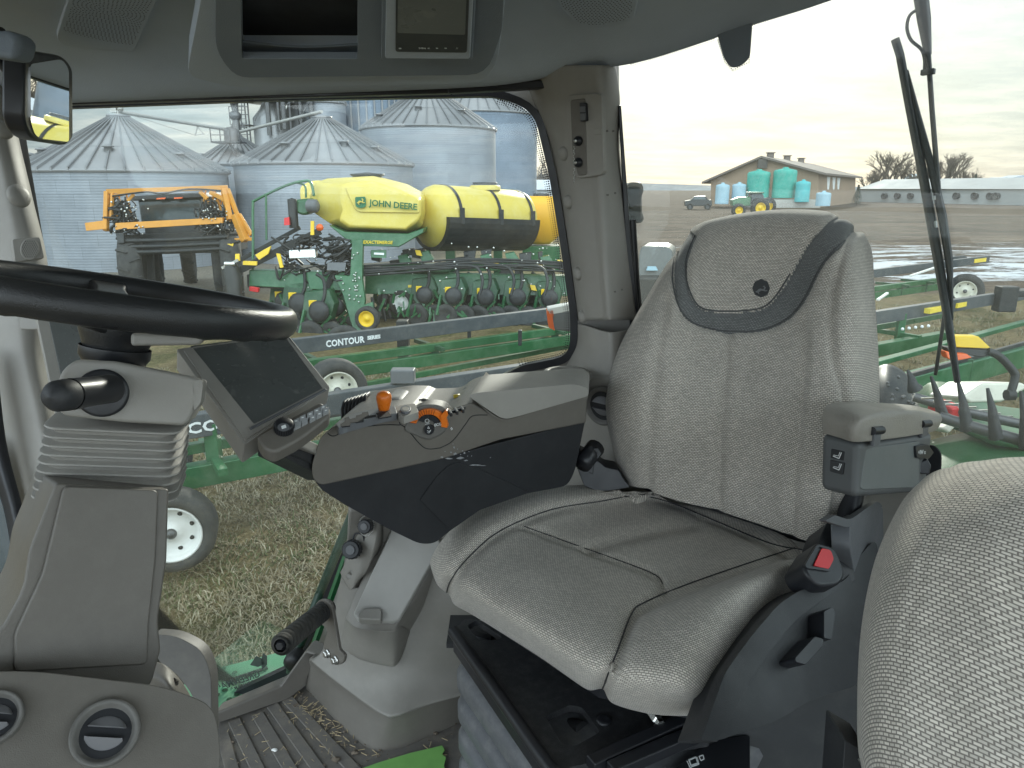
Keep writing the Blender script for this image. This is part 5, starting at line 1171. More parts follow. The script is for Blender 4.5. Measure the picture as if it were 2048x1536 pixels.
def uvcyl(name, c, r, z0, z1, m, parent, n=64):
    vs = []; 
    for z in (z0, z1): vs += [(c[0]+r*cos(2*pi*j/n), c[1]+r*sin(2*pi*j/n), z) for j in range(n)]
    me = bpy.data.meshes.new(name); me.from_pydata(vs, [], [(j, (j+1) % n, n+(j+1) % n, n+j) for j in range(n)]); uv = me.uv_layers.new(name='uv')
    for p in me.polygons:
        j = p.index; q = [(j, z0), (j+1, z0), (j+1, z1), (j, z1)]
        for li, (a, z) in zip(p.loop_indices, q): uv.data[li].uv = (a*2*pi*r/n, z)
        p.use_smooth = True
    me.materials.append(m); o = bpy.data.objects.new(name, me); COL.objects.link(o); setpar(o, parent); return o
def gbin(x, y, r, ze, za, label, ribs=36, wm=None, vents=(), group='galvanised grain bins'):
    t_ = thing('grain_bin', (x, y, 0), label, 'grain bin', group)
    uvcyl('wall', (x, y), r, 0, ze, wm or GALV, t_)
    b = MB(); c = (x, y, ze); top = r*.1; n = 72
    b.lathe(c, (0, 0, 1), [(-.10, r+.05), (-.04, r+.09), (0, r+.07), (za-ze, top), (za-ze+.05, top), (za-ze+.06, top*1.15), (za-ze+.12, top*1.1), (za-ze+.16, .001)], n, False)
    for i in range(ribs):
        a = 2*pi*i/ribs; p = V((x+(r+.07)*cos(a), y+(r+.07)*sin(a), ze+.03)); q = V((x+top*cos(a), y+top*sin(a), za+.03)); b.bar(p, q, .05, .09)
        b.bar(p+V((0, 0, -.1)), p+V((0, 0, .03)), .05, .05)
    for f in (.42, .70):
        rr = (r+.07)*(1-f)+top*f; zz = ze*(1-f)+za*f; b.lathe((x, y, zz+.01), (0, 0, 1), [(0, rr+.01), (.03, rr-.01)], n)
    b.build('roof', ROOFM, t_)
    for az, f in vents:
        rr = (r)*(1-f)+top*f; zz = ze*(1-f)+za*f; cc = V((x+rr*sin(az), y-rr*cos(az), zz+.08)); b = MB(); b.lathe(cc, (0, 0, 1), [(-.1, .12), (.06, .12), (.07, .19), (.11, .17), (.15, .001)], 14); b.build('roof_vent', ROOFM, t_)
    return t_
gbin(-14.15, 27.5, 3.5, 3.30, 5.12, 'leftmost wide grain bin behind the orange sprayer', 40, vents=((.3, .32), (-.75, .28), (-1.05, .2), (1.15, .22)))
gbin(-7.45, 30, 3.45, 3.62, 5.30, 'grain bin directly behind the yellow tank with handrail', 40, vents=((-.35, .3), (.55, .35), (1.0, .25)))
gbin(-12.3, 34, 1.95, 3.75, 4.88, 'small grain bin between the two wide front bins', 30, vents=((1.0, .15), (-1., .2)))
gbin(-4.05, 37, 3.25, 5.45, 7.35, 'tall grain bin behind the strapped cylindrical tank', 38, GALV, vents=((-.1, .35), (.8, .3), (-.9, .2)))
gbin(-2.2, 47, 3.75, 7.0, 9.4, 'tallest darker bluish grain bin at the right of the row', 38, GALVB, vents=((.2, .3),))
gbin(-10.6, 43, 1.25, 7.3, 8.2, 'narrow high grain bin beside the elevator tower', 20, GALV)
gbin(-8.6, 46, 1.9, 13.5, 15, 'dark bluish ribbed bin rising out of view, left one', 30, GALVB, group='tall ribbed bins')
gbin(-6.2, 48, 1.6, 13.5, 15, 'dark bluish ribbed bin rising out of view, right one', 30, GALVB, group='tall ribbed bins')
b = MB()
for cx_, cy_, rr in ((-8.6, 46, 1.93), (-6.2, 48, 1.63)):
    for i in range(14):
        a = -pi+pi*i/13; b.bar((cx_+rr*cos(a), cy_+rr*sin(a), 4), (cx_+rr*cos(a), cy_+rr*sin(a), 13.5), .09)
br_o = thing('bin_stiffeners', (-8, 44, 4), 'vertical steel stiffener posts on the tall bluish bins', 'stiffeners'); b.build('post', ROOFM, br_o)
# elevator tower with ladder and platforms
tw_ = thing('elevator_tower', (-13.2, 42, 0), 'steel elevator tower with caged ladder and platforms above the bins', 'tower')
b = MB(); b.lathe((-13.2, 42, 0), (0, 0, 1), [(0, 1.0), (6.4, 1.0), (7.0, .5), (7.2, .5), (7.2, 1.25), (7.3, 1.25), (7.3, .5), (12, .5)], 26); b.lathe((-11.9, 43, 0), (0, 0, 1), [(0, .8), (6.9, .8), (7.6, .2), (12, .2)], 20); b.build('hopper_tank', ROOFM, tw_)
b = MB()
for x in (-14.9, -14.35):
    for y in (41.2, 41.7): b.bar((x, y, 0), (x, y, 9), .06)
for k in range(40): b.bar((-14.9, 41.2, .6+k*.22), (-14.35, 41.2, .6+k*.22), .03)
for z in (5.0, 6.0, 7.2, 8.2): b.box((-14.6, 41.4, z), (1.0, 1.0, .05)); b.bar((-15.1, 40.9, z+.5), (-14.1, 40.9, z+.5), .04); b.bar((-15.1, 40.9, z+.9), (-14.1, 40.9, z+.9), .04); b.bar((-15.1, 40.9, z), (-15.1, 40.9, z+.9), .04); b.bar((-14.1, 40.9, z), (-14.1, 40.9, z+.9), .04)
b.build('ladder', DSTEEL, tw_)
b = MB()
for x, y in ((-13.0, 40.8), (-12.5, 41), (-12.0, 41.3), (-11.5, 41.6), (-12.2, 40.9), (-10.9, 41.6)): b.tube([(x, y, 5.5+.5*sin(x*7)), (x, y, 9.5)], .09+.05*abs(sin(x*5)), 8)
for k in range(9): b.bar((-13.8+.4*k, 41, 6.2+(k % 3)*.7), (-13.2+.4*k, 41, 7.3+(k % 2)*.5), .05)
for z in (7.9, 8.7): b.box((-12.4, 41.4, z), (3.2, 1.2, .06))
b.build('conveyor_legs', DSTEEL, tw_)
def far_tube(name, a, e, r, label, cat, extra=None):
    t_ = thing(name, a, label, cat); b = MB(); b.tube([a, e], r, 8); b.build('pipe', PIPEM, t_)
    if extra: extra(t_)
    return t_
A1 = V((-14.15, 27.5, 5.36)); A2 = V((-12.3, 34, 5.06)); A3 = V((-7.45, 30, 5.60))
def ex1(t_):
    b = MB(); b.lathe(A1+V((0, 0, -.2)), (0, 0, 1), [(0, .14), (.12, .14), (.13, .06), (.25, .06)], 12); b.box(A1+V((-.12, 0, .14)), (.22, .2, .34)); b.ball(A1+V((.1, 0, .1)), .11); b.build('drive_head', PIPEM, t_)
    b = MB(); q = A1.lerp(A2, .62); b.bar(q, q+V((-.15, 0, -.35)), .04); b.bar(q, q+V((.2, 0, -.3)), .04); b.bar(q+V((-.15, 0, -.33)), q+V((.25, 0, -.3)), .03); b.build('brace', PIPEM, t_)
    b = MB(); b.tube([A1+V((.1, 0, .0)), A1.lerp(A2, .3)+V((0, 0, -.18)), A1.lerp(A2, .6)+V((0, 0, -.38))], .01, 5); b.build('stay_cable', PIPEM, t_)
far_tube('auger_pipe', A1, A2+V((0, 0, .1)), .07, 'long auger pipe descending from the left bin peak', 'auger', ex1)
far_tube('auger_pipe', A2+V((0, 0, .05)), A3, .07, 'auger pipe rising to the peak behind the tank', 'auger')
sp_ = thing('grain_spout', A2, 'grey grain spout dropping onto the small bin peak', 'spout')
b = MB(); b.tube([A2+V((.0, 0, .1)), A2+V((.02, 0, .9)), A2+V((-.03, 0, 1.4)), A2+V((.25, 0, 2.6)), A2+V((.3, 0, 4))], .13, 8, radii=[.2, .12, .2, .14, .12]); b.ball(A2+V((0, 0, .75)), .28, 10, (1, 1, .8)); b.ball(A2+V((0, 0, 1.35)), .24, 10, (.8, 1, 1.1)); b.build('spout', DSTEEL, sp_)
b = MB(); b.bar(A2+V((.2, 0, .1)), A2+V((.5, 0, 2.6)), .03); b.bar(A2+V((-.3, 0, .1)), A2+V((.1, 0, .9)), .05); b.bar(A2+V((.4, 0, .1)), A2+V((.1, 0, .9)), .05); b.build('stay', DSTEEL, sp_)
pl_ = thing('roof_platform', (-13.4, 33, 5), 'railed service platform with a motor by the small bin', 'platform')
c = PW(458, 285, [(-20, 32.5), (0, 32.5)]); b = MB(); b.box(c, (1.25, .8, .06))
for dx in (-.6, -.2, .2, .6): b.bar(c+V((dx, -.4, 0)), c+V((dx, -.4, .55)), .035)
for z in (.28, .55): b.bar(c+V((-.6, -.4, z)), c+V((.1, -.4, z)), .03)
b.build('railing', DSTEEL, pl_); b = MB(); b.lathe(c+V((.15, 0, .03)), (0, 0, 1), [(0, .32), (.45, .32), (.58, .18), (.6, .001)], 16); b.build('motor_housing', DSTEEL, pl_); b = MB(); b.bar(c+V((0, 0, 0)), c+V((.5, 0, -1)), .08); b.build('support', DSTEEL, pl_)
# small sheds behind
def shed(x0, x1, y0, y1, h, hr, label, wm, rm):
    t_ = thing('shed', ((x0+x1)/2, y0, 0), label, 'shed'); b = MB(); b.box(((x0+x1)/2, (y0+y1)/2, h/2), (x1-x0, y1-y0, h)); b.build('wall', wm, t_)
    b = MB(); ym = (y0+y1)/2; xa_, xb_ = x0-.3, x1+.3; b.add([(xa_, y0-.3, h), (xb_, y0-.3, h), (xb_, ym, hr), (xa_, ym, hr), (xb_, y1+.3, h), (xa_, y1+.3, h)], [(0, 1, 2, 3), (3, 2, 4, 5), (0, 3, 5), (1, 4, 2)]); b.build('roof', rm, t_); return t_
PALE = mat('pale_siding', (.5, .52, .54), .6); PALER = mat('pale_roof', (.45, .49, .55), .5)
shed(1.4, 5.5, 60, 66, 2.6, 3.4, 'pale shed beyond the last grain bin', PALE, PALER)
shed(-22, -17.2, 30, 34, 3.0, 3.6, 'pale shed at the far left beside the widest bin', PALE, PALER)
# ---------------------------------------------------------------- bare trees
BARK = mat('bark', (.13, .105, .085), .9)
def bare_tree(x, y, h, label, group=None, seed=0, depth=5, n=3, name='bare_tree'):
    rnd = random.Random(seed); t_ = thing(name, (x, y, 0), label, 'tree', group); tr = MB(); cr = MB()
    def grow(p, d, L, r, k):
        e = p+d*L; mid = p.lerp(e, .5)+V((rnd.uniform(-.06, .06)*L, rnd.uniform(-.06, .06)*L, 0)); (tr if k == 0 else cr).tube([p, mid, e], r, 5 if k < 2 else 3, False, radii=[r, r*.85, r*.7])
        if k >= depth: return
        for i in range(n if k else n+2):
            a = rnd.uniform(0, 2*pi); s = rnd.uniform(.35, .85); v = (d+V((cos(a)*s, sin(a)*s, rnd.uniform(-.1, .35)))).normalized(); grow(p.lerp(e, rnd.uniform(.55, 1)), v, L*rnd.uniform(.58, .8), r*.6, k+1)
    grow(V((x, y, 0)), V((0, 0, 1)), h*.3, h*.03, 0)
    tr.build('trunk', BARK, t_); cr.build('crown', BARK, t_)
bare_tree(2.9, 70, 7.0, 'bare tree standing between last bin and pillar', None, 5, 5, 3)
for i, (px, h, d) in enumerate(((1735, 4.5, 170), (1752, 5, 175), (1776, 8.2, 168), (1800, 7, 175), (1815, 5, 170), (1836, 6, 172), (1858, 6.5, 178), (1882, 7, 170), (1896, 8.5, 172), (1915, 6, 178), (1932, 5.2, 175), (1760, 6, 180))):
    q = P(px, 377, d); bare_tree(q.x, q.y, h*1.9, 'leafless tree in the row on the right horizon', 'leafless trees on the horizon', 20+i, 5, 3)
bare_tree(P(1540, 377, 150).x, 147, 9.2, 'leafless tree top showing above the barn ridge', None, 77, 4, 3)
EVG = mat('evergreen', (.018, .035, .022), .9, var=(1, .4))
def evergreen(px, pyb, h, w, d, label):
    q = P(px, 377, d); t_ = thing('evergreen_tree', (q.x, q.y, 0), label, 'tree'); rnd = random.Random(int(px)); b = MB(); b.tube([(q.x, q.y, 0), (q.x, q.y, h*.9)], .08, 5); b.build('trunk', BARK, t_); b = MB()
    for i in range(900):
        z = rnd.random()**.8; rr = w*(1-z)*rnd.uniform(.4, 1.05); a = rnd.uniform(0, 6.28); p = V((q.x+rr*cos(a), q.y+rr*sin(a), h*(.06+z*.94))); s = w*.16; v = V((cos(a), sin(a), -.5))*s; u_ = V((-sin(a), cos(a), 0))*s*.5; b.add([p-u_, p+u_, p+v], [(0, 1, 2)])
    b.build('crown', EVG, t_)
evergreen(1948, 368, 5.6, 1.6, 150, 'dark conical evergreen tree above the long white building'); evergreen(1717, 395, 3.3, 1.1, 118, 'small evergreen beside the right end of the barn')
# ---------------------------------------------------------------- barn, tanks, long building
BRICK = mat('tan_siding', (.27, .19, .13), .8, var=(.3, .12)); BROOF = mat('brown_roof', (.16, .13, .115), .8, var=(.5, .15)); TRIMB = mat('barn_trim', (.07, .06, .055), .7)
bn_ = thing('barn', PZ(1530, 412, 0), 'large tan gabled barn with brown roof and tanks in front', 'barn')
dF = 112.; dB = 150.
fl_ = P(1422, 410, dF); fr_ = P(1637, 412, dF-6); el = P(1422, 361, dF); er = P(1637, 346, dF-6); ap = P(1525, 316, dF-3)
off = P(1712, 347, 140)-er; off.z = 0
b = MB(); b.add([(fl_.x, fl_.y, -.5), (fr_.x, fr_.y, -.5), er, ap, el, V((fl_.x, fl_.y, -.5))+off, V((fr_.x, fr_.y, -.5))+off, er+off, ap+off, el+off], [(0, 1, 2, 3, 4), (1, 6, 7, 2), (0, 4, 9, 5), (5, 9, 8, 7, 6)]); b.build('wall', BRICK, bn_)
b = MB(); ov = (er-el).normalized()*1.0; fo = off.normalized()*-1.0
sl = (er-ap).normalized(); sl2 = (el-ap).normalized()
for s_e, s_d in ((er, sl), (el, sl2)): b.prism([ap+fo+V((0, 0, .3)), s_e+s_d*1.2+fo+V((0, 0, .3)), s_e+s_d*1.2+off-fo+V((0, 0, .3)), ap+off-fo+V((0, 0, .3))], [ap+fo, s_e+s_d*1.2+fo, s_e+s_d*1.2+off-fo, ap+off-fo])
b.build('roof', BROOF, bn_)
for f in (.12, .42, .72): b = MB(); b.box(ap+off*f+V((0, 0, .5)), (.9, .9, .7)); b.box(ap+off*f+V((0, 0, .95)), (1.2, 1.2, .15)); b.build('roof_vent', BROOF, bn_, .05)
b = MB(); b.box(P(1525, 327, dF-3.6), (1.4, .3, 1.3)); b.build('loft_door', TRIMB, bn_)
b = MB()
for x in (1653, 1664, 1674):
    q = er+off*((x-1637)/75.)*.9; b.box(V((q.x, q.y-.25, er.z-1.4)), (.7, .3, 1.9))
b.build('window', WHTXT, bn_)
def ptank(px, pyb, w, h, d, m, label):
    q = P(px, pyb, d); k = d/1440; t_ = thing('storage_tank', q, label, 'tank', 'storage tanks before the barn'); r = w*k/2; H = h*k; b = MB(); z0 = q.z
    b.lathe((q.x, q.y, z0), (0, 0, 1), [(0, r*.97), (.1, r)] + [(H*(.1+.8*i/8), r*(1 if i % 2 else .985)) for i in range(9)] + [(H*.94, r*.9), (H, r*.25), (H+.12, r*.22), (H+.14, .001)], 26); b.build('tank_shell', m, t_); b = MB(); b.lathe((q.x, q.y, z0+H), (0, 0, 1), [(0, r*.24), (.16, r*.24), (.18, .001)], 12); b.build('lid', m, t_)
ptank(1443, 408, 27, 39, 106, BLUET, 'pale blue poly tank, leftmost before the barn'); ptank(1476, 406, 27, 38, 106, BLUET, 'pale blue poly tank left of the big teal ones')
ptank(1514, 396, 44, 53, 106, TEAL, 'big teal tank behind the parked tractor'); ptank(1566, 396, 45, 57, 105, TEAL, 'biggest teal tank right of the tractor')
ptank(1603, 404, 28, 41, 103, CYAN, 'cyan tank right of the two big teal ones'); ptank(1645, 412, 28, 27, 98, BLUET, 'short pale blue tank standing apart by the corner')
cn = thing('concrete_pad', P(1570, 405, 104), 'low concrete pad under the teal tanks', 'pad'); b = MB(); q = P(1560, 404, 106); b.box((q.x, q.y, q.z-.4), (9.5, 6, .8)); b.box((q.x+.3, q.y, q.z+.1), (8, 5, .6)); b.build('slab', mat('concrete', (.4, .38, .35), .8), cn)
# long low building
LW = mat('long_roof', (.36, .36, .36), .7, var=(.15, .12)); LWW = mat('long_wall', (.38, .38, .37), .7, var=(.2, .1))
lb_ = thing('poultry_house', P(1880, 390, 125), 'long low white livestock building with wall fans at right', 'building')
a0 = P(1718, 397, 150); a1_ = P(2120, 397, 112); dv = (a1_-a0); dv.z = 0; nb = V((-dv.y, dv.x, 0)).normalized()*12
zt = P(1900, 378, 128).z; zr = P(1900, 361, 134).z
b = MB(); b.prism([V((a0.x, a0.y, -.3)), V((a1_.x, a1_.y, -.3)), V((a1_.x, a1_.y, zt)), V((a0.x, a0.y, zt))], [V((a0.x, a0.y, -.3))+nb, V((a1_.x, a1_.y, -.3))+nb, V((a1_.x, a1_.y, zt))+nb, V((a0.x, a0.y, zt))+nb]); b.build('wall', LWW, lb_)
e0 = V((a0.x, a0.y, zt))-dv.normalized()*.5-nb*.04; e1 = V((a1_.x, a1_.y, zt))-nb*.04; r0 = V((a0.x, a0.y, zr+.4))+nb*.5; r1 = V((a1_.x, a1_.y, zr+.4))+nb*.5
b = MB(); b.add([e0, e1, r1, r0, e0+nb*1.05, e1+nb*1.05], [(0, 1, 2, 3), (3, 2, 5, 4)]); b.build('roof', LW, lb_)
for px in (1772, 1798, 1824, 1916, 1953, 1984, 1996):
    f = (px-1718)/402.; f = f*a0.y/(a0.y*(f)+a1_.y*(1-f)) if False else f
    q = P(px, 392, 1); r = ray(px, 392); e = dv; den = r.x*e.y-r.y*e.x; tt = (a0.x*e.y-a0.y*e.x)/den; q = CAM+r*tt
    b = MB(); ax = -nb.normalized(); b.lathe(q, ax, [(-.1, .5), (.5, .5), (.7, .62), (.75, .5), (.3, .4), (.3, .001)], 12); b.build('wall_fan', TRIMB, lb_)
for i, (px, py, w, h, d, c, l) in enumerate(((1835, 362, 14, 14, 185, BLUET, 'pale blue gabled farm building among far trees'), (1922, 366, 10, 8, 210, BRICK, 'small dark far house left of the evergreen'), (1995, 362, 20, 7, 260, PALER, 'far low grey house right of the evergreen'), (2030, 358, 30, 7, 300, PALER, 'far low roof at the right frame edge'))):
    q = P(px, py, d); k = d/1440; hw = w*k; hh = h*k; t_ = thing('farm_house', (q.x, q.y, 0), l, 'house'); b = MB(); b.box((q.x, q.y, q.z/2), (hw*1.6, 8, q.z)); b.build('wall', BRICK, t_); b = MB(); z = q.z; b.prism([V((q.x-hw, q.y-4.5, z)), V((q.x+hw, q.y-4.5, z)), V((q.x, q.y-4.5, z+hh))], [V((q.x-hw, q.y+4.5, z)), V((q.x+hw, q.y+4.5, z)), V((q.x, q.y+4.5, z+hh))]); b.build('roof', c, t_)
# wheels
def wheel(o, ax, R, w, rr, rim, parent, name='wheel', lugs=0, holes=0, tread=None):
    """tyre with rim as sub-part; ax points to the viewer side"""
    ax = V(ax).normalized(); b = MB(); n = 40
    b.lathe(o, ax, [(-w*.30, rr), (-w*.46, rr*1.04), (-w*.5, (R+rr)/2), (-w*.44, R*.94), (-w*.3, R), (w*.3, R), (w*.44, R*.94), (w*.5, (R+rr)/2), (w*.46, rr*1.04), (w*.30, rr)], n)
    u = ax.cross(V((0, 0, 1))).normalized(); v = ax.cross(u)
    if tread:
        for i in range(tread):
            a = 2*pi*i/tread; d = u*cos(a)+v*sin(a); d2 = u*cos(a+.12)+v*sin(a+.12); s = 1 if i % 2 else -1
            b.bar(V(o)+d*(R+R*.02)+ax*(s*w*.03), V(o)+d2*(R+R*.005)+ax*(s*w*.47), R*.055, R*.07, up=d)
    ty = b.build(name, TIREM, parent)
    b = MB(); V_o = V(o)
    b.lathe(o, ax, [(-w*.3, rr), (w*.40, rr), (w*.44, rr*1.02), (w*.44, rr*.94), (w*.30, rr*.90), (w*.12, rr*.80), (w*.16, rr*.55), (w*.18, rr*.34), (w*.3, rr*.30), (w*.32, .001)], n)
    rm = b.build('rim', rim, ty)
    if holes:
        b = MB()
        for i in range(holes):
            a = 2*pi*i/holes+.3; c = V_o+(u*cos(a)+v*sin(a))*rr*.68+ax*(w*.145); b.lathe(c, ax, [(0, rr*.085), (.004, .001)], 10)
        b.build('rim_hole', VOID, ty)
        b = MB()
        for i in range(8): a = 2*pi*i/8; c = V_o+(u*cos(a)+v*sin(a))*rr*.26+ax*(w*.18); b.lathe(c, ax, [(0, rr*.05), (.02, rr*.05), (.021, .001)], 6)
        b.lathe(V_o+ax*w*.2, ax, [(0, rr*.20), (.04, rr*.19), (.06, rr*.1), (.061, .001)], 14); b.build('hub', DSTEEL, ty)
    return ty
# parked tractor and pickup far off
tr_ = thing('parked_tractor', P(1505, 430, 76), 'green tractor with yellow wheels parked before the teal tanks', 'tractor'); d = 76.; 
def Q(x, y, dd=0): return P(x, y, d+dd)
b = MB(); b.prism([Q(1464, 400), Q(1480, 394), Q(1502, 394), Q(1502, 412), Q(1466, 412)], [p+V((0, 1.0, 0)) for p in (Q(1464, 400), Q(1480, 394), Q(1502, 394), Q(1502, 412), Q(1466, 412))]); b.build('hood', GREEN, tr_, .08)
b = MB(); pts = [Q(1503, 390), Q(1506, 386), Q(1524, 386), Q(1528, 392), Q(1530, 408), Q(1503, 408)]; b.prism(pts, [p+V((0, 1.3, 0)) for p in pts]); b.build('cab', mat('cab_glass', (.04, .05, .055), .2), tr_, .05)
b = MB(); pts = [Q(1501, 384), Q(1527, 384), Q(1528, 387), Q(1500, 387)]; b.prism([p-V((0, .2, 0)) for p in pts], [p+V((0, 1.6, 0)) for p in pts]); b.build('cab_roof', GREEND, tr_, .04)
b = MB(); pts = [Q(1500, 402), Q(1512, 395), Q(1538, 397), Q(1545, 406), Q(1500, 408)]; b.prism(pts, [p+V((0, .5, 0)) for p in pts]); b.build('fender', BLKP, tr_, .05)
for x, y, R in ((1477, 421, .72), (1520, 416, .98), (1535, 412, .9)): wheel(Q(x, y, -.4 if x != 1535 else 1.5), (0, -1, 0), R, .5, R*.55, YELL, tr_)
tk = thing('pickup_truck', P(1397, 412, 95), 'dark pickup truck parked left of the barn', 'pickup truck'); d = 95.
b = MB(); pts = [Q(1370, 412), Q(1370, 402), Q(1382, 400), Q(1390, 393), Q(1412, 392), Q(1416, 399), Q(1424, 400), Q(1424, 412)]; b.prism(pts, [p+V((.3, 1.9, 0)) for p in pts]); b.build('body', mat('dark_car', (.018, .02, .022), .3), tk, .08)
b = MB(); pts = [Q(1385, 399, -.05), Q(1391, 394.5, -.05), Q(1409, 394, -.05), Q(1412, 399, -.05)]; b.prism(pts, [p+V((0, .05, 0)) for p in pts]); b.build('window', mat('truck_glass', (.1, .12, .13), .1), tk)
for x in (1380, 1415): wheel(Q(x, 413, -.1), (0, -1, 0), .42, .3, .24, DSTEEL, tk)
# ---------------------------------------------------------------- sprayer
sy = thing('field_sprayer', PZ(380, 585, 0), 'orange and black boom sprayer parked before the left grain bin', 'sprayer')
DS = 18.
def S(x, y, dd=0): return P(x, y, DS+dd)
def spr(name, pts, dd, th, m, par, bev=.01):
    b = MB(); p = [S(x, y, dd) for x, y in pts]; b.prism(p, [q+V((0, th, 0)) for q in p]); return b.build(name, m, par, bev, 2)
spr('boom_beam', [(230, 446), (445, 435), (445, 447), (230, 460)], -.6, .15, ORANGE, sy, .015)
b = MB()
for a, e, w in (((214, 383), (455, 375), .09), ((214, 383), (212, 462), .10), ((225, 386), (222, 440), .06), ((447, 378), (460, 440), .12), ((455, 378), (480, 445), .08), ((228, 392), (262, 385), .06), ((420, 384), (450, 400), .08), ((268, 388), (255, 402), .06), ((400, 383), (415, 398), .07)): b.bar(S(*a, -.5), S(*e, -.5), w, w*1.2)
random.seed(4)
for i in range(22):
    x0 = random.uniform(218, 258) if i % 2 else random.uniform(415, 462); y0 = random.uniform(388, 440); b.bar(S(x0, y0, -.4), S(x0+random.uniform(-14, 14), y0+random.uniform(6, 22), -.4), .05, .06)
for x in (216, 236, 252): b.bar(S(x, 386, -.3), S(x+14, 440, -.3), .035)
for x in (412, 430, 448): b.bar(S(x, 380, -.3), S(x-12, 436, -.3), .035)
b.build('boom_frame', ORANGE, sy, .008)
spr('boom_end', [(169, 446), (213, 440), (213, 458), (172, 462)], -.6, .12, ORANGE, sy)
b = MB()
for a, e, w in (((470, 430), (492, 482), .17), ((478, 428), (503, 470), .08), ((470, 480), (505, 478), .08), ((490, 440), (470, 455), .06)): b.bar(S(*a, -.5), S(*e, -.5), w, w)
b.build('folded_boom', ORANGE, sy, .01)
spr('cab_glass', [(275, 400), (400, 394), (404, 442), (282, 448)], .3, 1.4, mat('sprayer_glass', (.035, .05, .055), .12), sy, .04)
spr('cab_roof', [(262, 392), (408, 384), (412, 396), (262, 402)], .2, 1.6, BLKP, sy, .04)
spr('roof_light', [(313, 396), (330, 395), (330, 398), (313, 399)], .15, .05, ORLENS, sy, 0); spr('roof_light', [(348, 395), (364, 394), (364, 397), (348, 398)], .15, .05, ORLENS, sy, 0)
spr('cab_body', [(288, 450), (398, 444), (402, 500), (292, 502)], .2, 1.6, BLKP, sy, .03)
for dy in (0, 12, 23): b = MB(); b.tube([S(250, 482+dy, -.6), S(345, 480+dy, -.6), S(455, 474+dy, -.6)], .05, 8); b.build('front_pipe', BLKP, sy)
spr('chassis', [(245, 470), (460, 460), (462, 505), (248, 510)], 0, 1.2, BLKP, sy, .02)
spr('mirror', [(231, 466), (247, 466), (248, 487), (235, 487)], -.7, .08, BLKP, sy, .02)
for x, y in ((240, 500), (459, 488)): spr('marker', [(x-7, y), (x+8, y-1), (x+6, y+6), (x-6, y+7)], -.7, .03, YELL, sy, 0)
random.seed(3); b = MB()
for i in range(120):
    side = i % 2; x0 = random.uniform(222, 262) if side else random.uniform(402, 455); y0 = random.uniform(392, 455); pts = [S(x0, y0, -.45)]
    for k in range(3): pts.append(S(x0+random.uniform(-18, 18), y0+random.uniform(4, 26), -.5+random.uniform(-.1, .2)))
    b.tube(crom(pts, 3), random.uniform(.012, .03), 5)
b.tube(crom([S(225, 392, -.55), S(290, 384, -.6), S(325, 387, -.6), S(380, 378, -.6), S(448, 382, -.5)], 5), .022, 6); b.build('hydraulic_hose', BLKP, sy)
b = MB()
for i in range(46):
    x0 = random.choice((random.uniform(222, 258), random.uniform(405, 462), random.uniform(250, 300))); y0 = random.uniform(395, 470); b.ball(S(x0, y0, -.62), random.uniform(.015, .035), 6)
b.build('fitting', STEEL, sy)
for x, y, dd, R, w in ((268, 545, 0, .78, .55), (312, 548, 1.6, .72, .34), (377, 520, 3.2, .8, .36), (442, 545, .6, .76, .36), (466, 552, 0, .8, .5)):
    q = S(x, y, dd); q.z = R; wheel(q, (-.92, -.35, 0), R, w, R*.5, BLKP, sy, 'wheel', tread=22)
b = MB()
for x in (300, 440): b.bar(S(x, 500, .4), S(x+4, 580, .4), .16)
b.build('leg', BLKP, sy, .02)
# ---------------------------------------------------------------- row planter
pt = thing('row_planter', PZ(760, 640, 0), 'green row planter with yellow seed tank and green lettered logo', 'planter')
DP = 14.2
def K(x, y, dd=0): return P(x, y, DP+dd)
def kpr(name, pts, dd, th, m, par=None, bev=.02, r=0, seg=2):
    o2 = rpoly(pts, r) if r else pts; p = [K(q[0], q[1], dd) for q in o2]; b = MB(); b.prism(p, [q+V((0, th, 0)) for q in p]); return b.build(name, m, par or pt, bev, seg)
ol = [(628, 366), (655, 357), (745, 352), (805, 368), (850, 392), (850, 425), (842, 455), (815, 466), (690, 462), (660, 448), (624, 424), (618, 396)]
fi = [(684, 372), (700, 366), (745, 362), (798, 380), (842, 400), (842, 428), (836, 442), (812, 460), (698, 455), (678, 440), (690, 420), (684, 398)]
b = MB(); A_ = [K(x, y, .42) for x, y in ol]; B_ = [K(x, y, -.1) for x, y in fi]; C_ = [p+V((0, .75, 0)) for p in A_]; n = len(ol)
b.add(A_+B_+C_, [(i, (i+1) % n, n+(i+1) % n, n+i) for i in range(n)] + [tuple(range(n, 2*n))] + [(i, (i+1) % n, 2*n+(i+1) % n, 2*n+i) for i in range(n)] + [tuple(range(2*n, 3*n))])
b.build('seed_tank', YTANK, pt, .07, 4)
kpr('tank_panel', [(690, 374, 4), (750, 371), (838, 398, 6), (840, 426, 6), (712, 424, 12)], -.135, .03, YTANK, bev=.012, r=5)
kpr('rear_tank', [(598, 372), (625, 360), (660, 362), (660, 430), (602, 420)], 1.4, .9, YTANK, bev=.15, r=12, seg=4)
b = MB(); b.lathe(K(735, 354, .9), (0, 0, 1), [(0, .30), (.04, .36), (.06, .36), (.07, .2), (.10, .001)], 24); b.build('tank_lid', BLKP, pt)
lx = K(828, 410, -.25)-K(742, 402, -.25); ly = V((0, 0, 1))
text('lettering', 'JOHN DEERE', K(739, 411, -.19), lx, ly, .165, GRTXT, pt, .006, .004, space=.98)
kpr('emblem', [(710, 394, 3), (731, 393, 3), (732, 413, 4), (721, 417, 5), (711, 413, 4)], -.19, .012, GRTXT, bev=0, r=3)
flatshape('emblem_mark', DEER, K(712, 411, -.20), lx, ly, YTANK, pt, .006, .18)
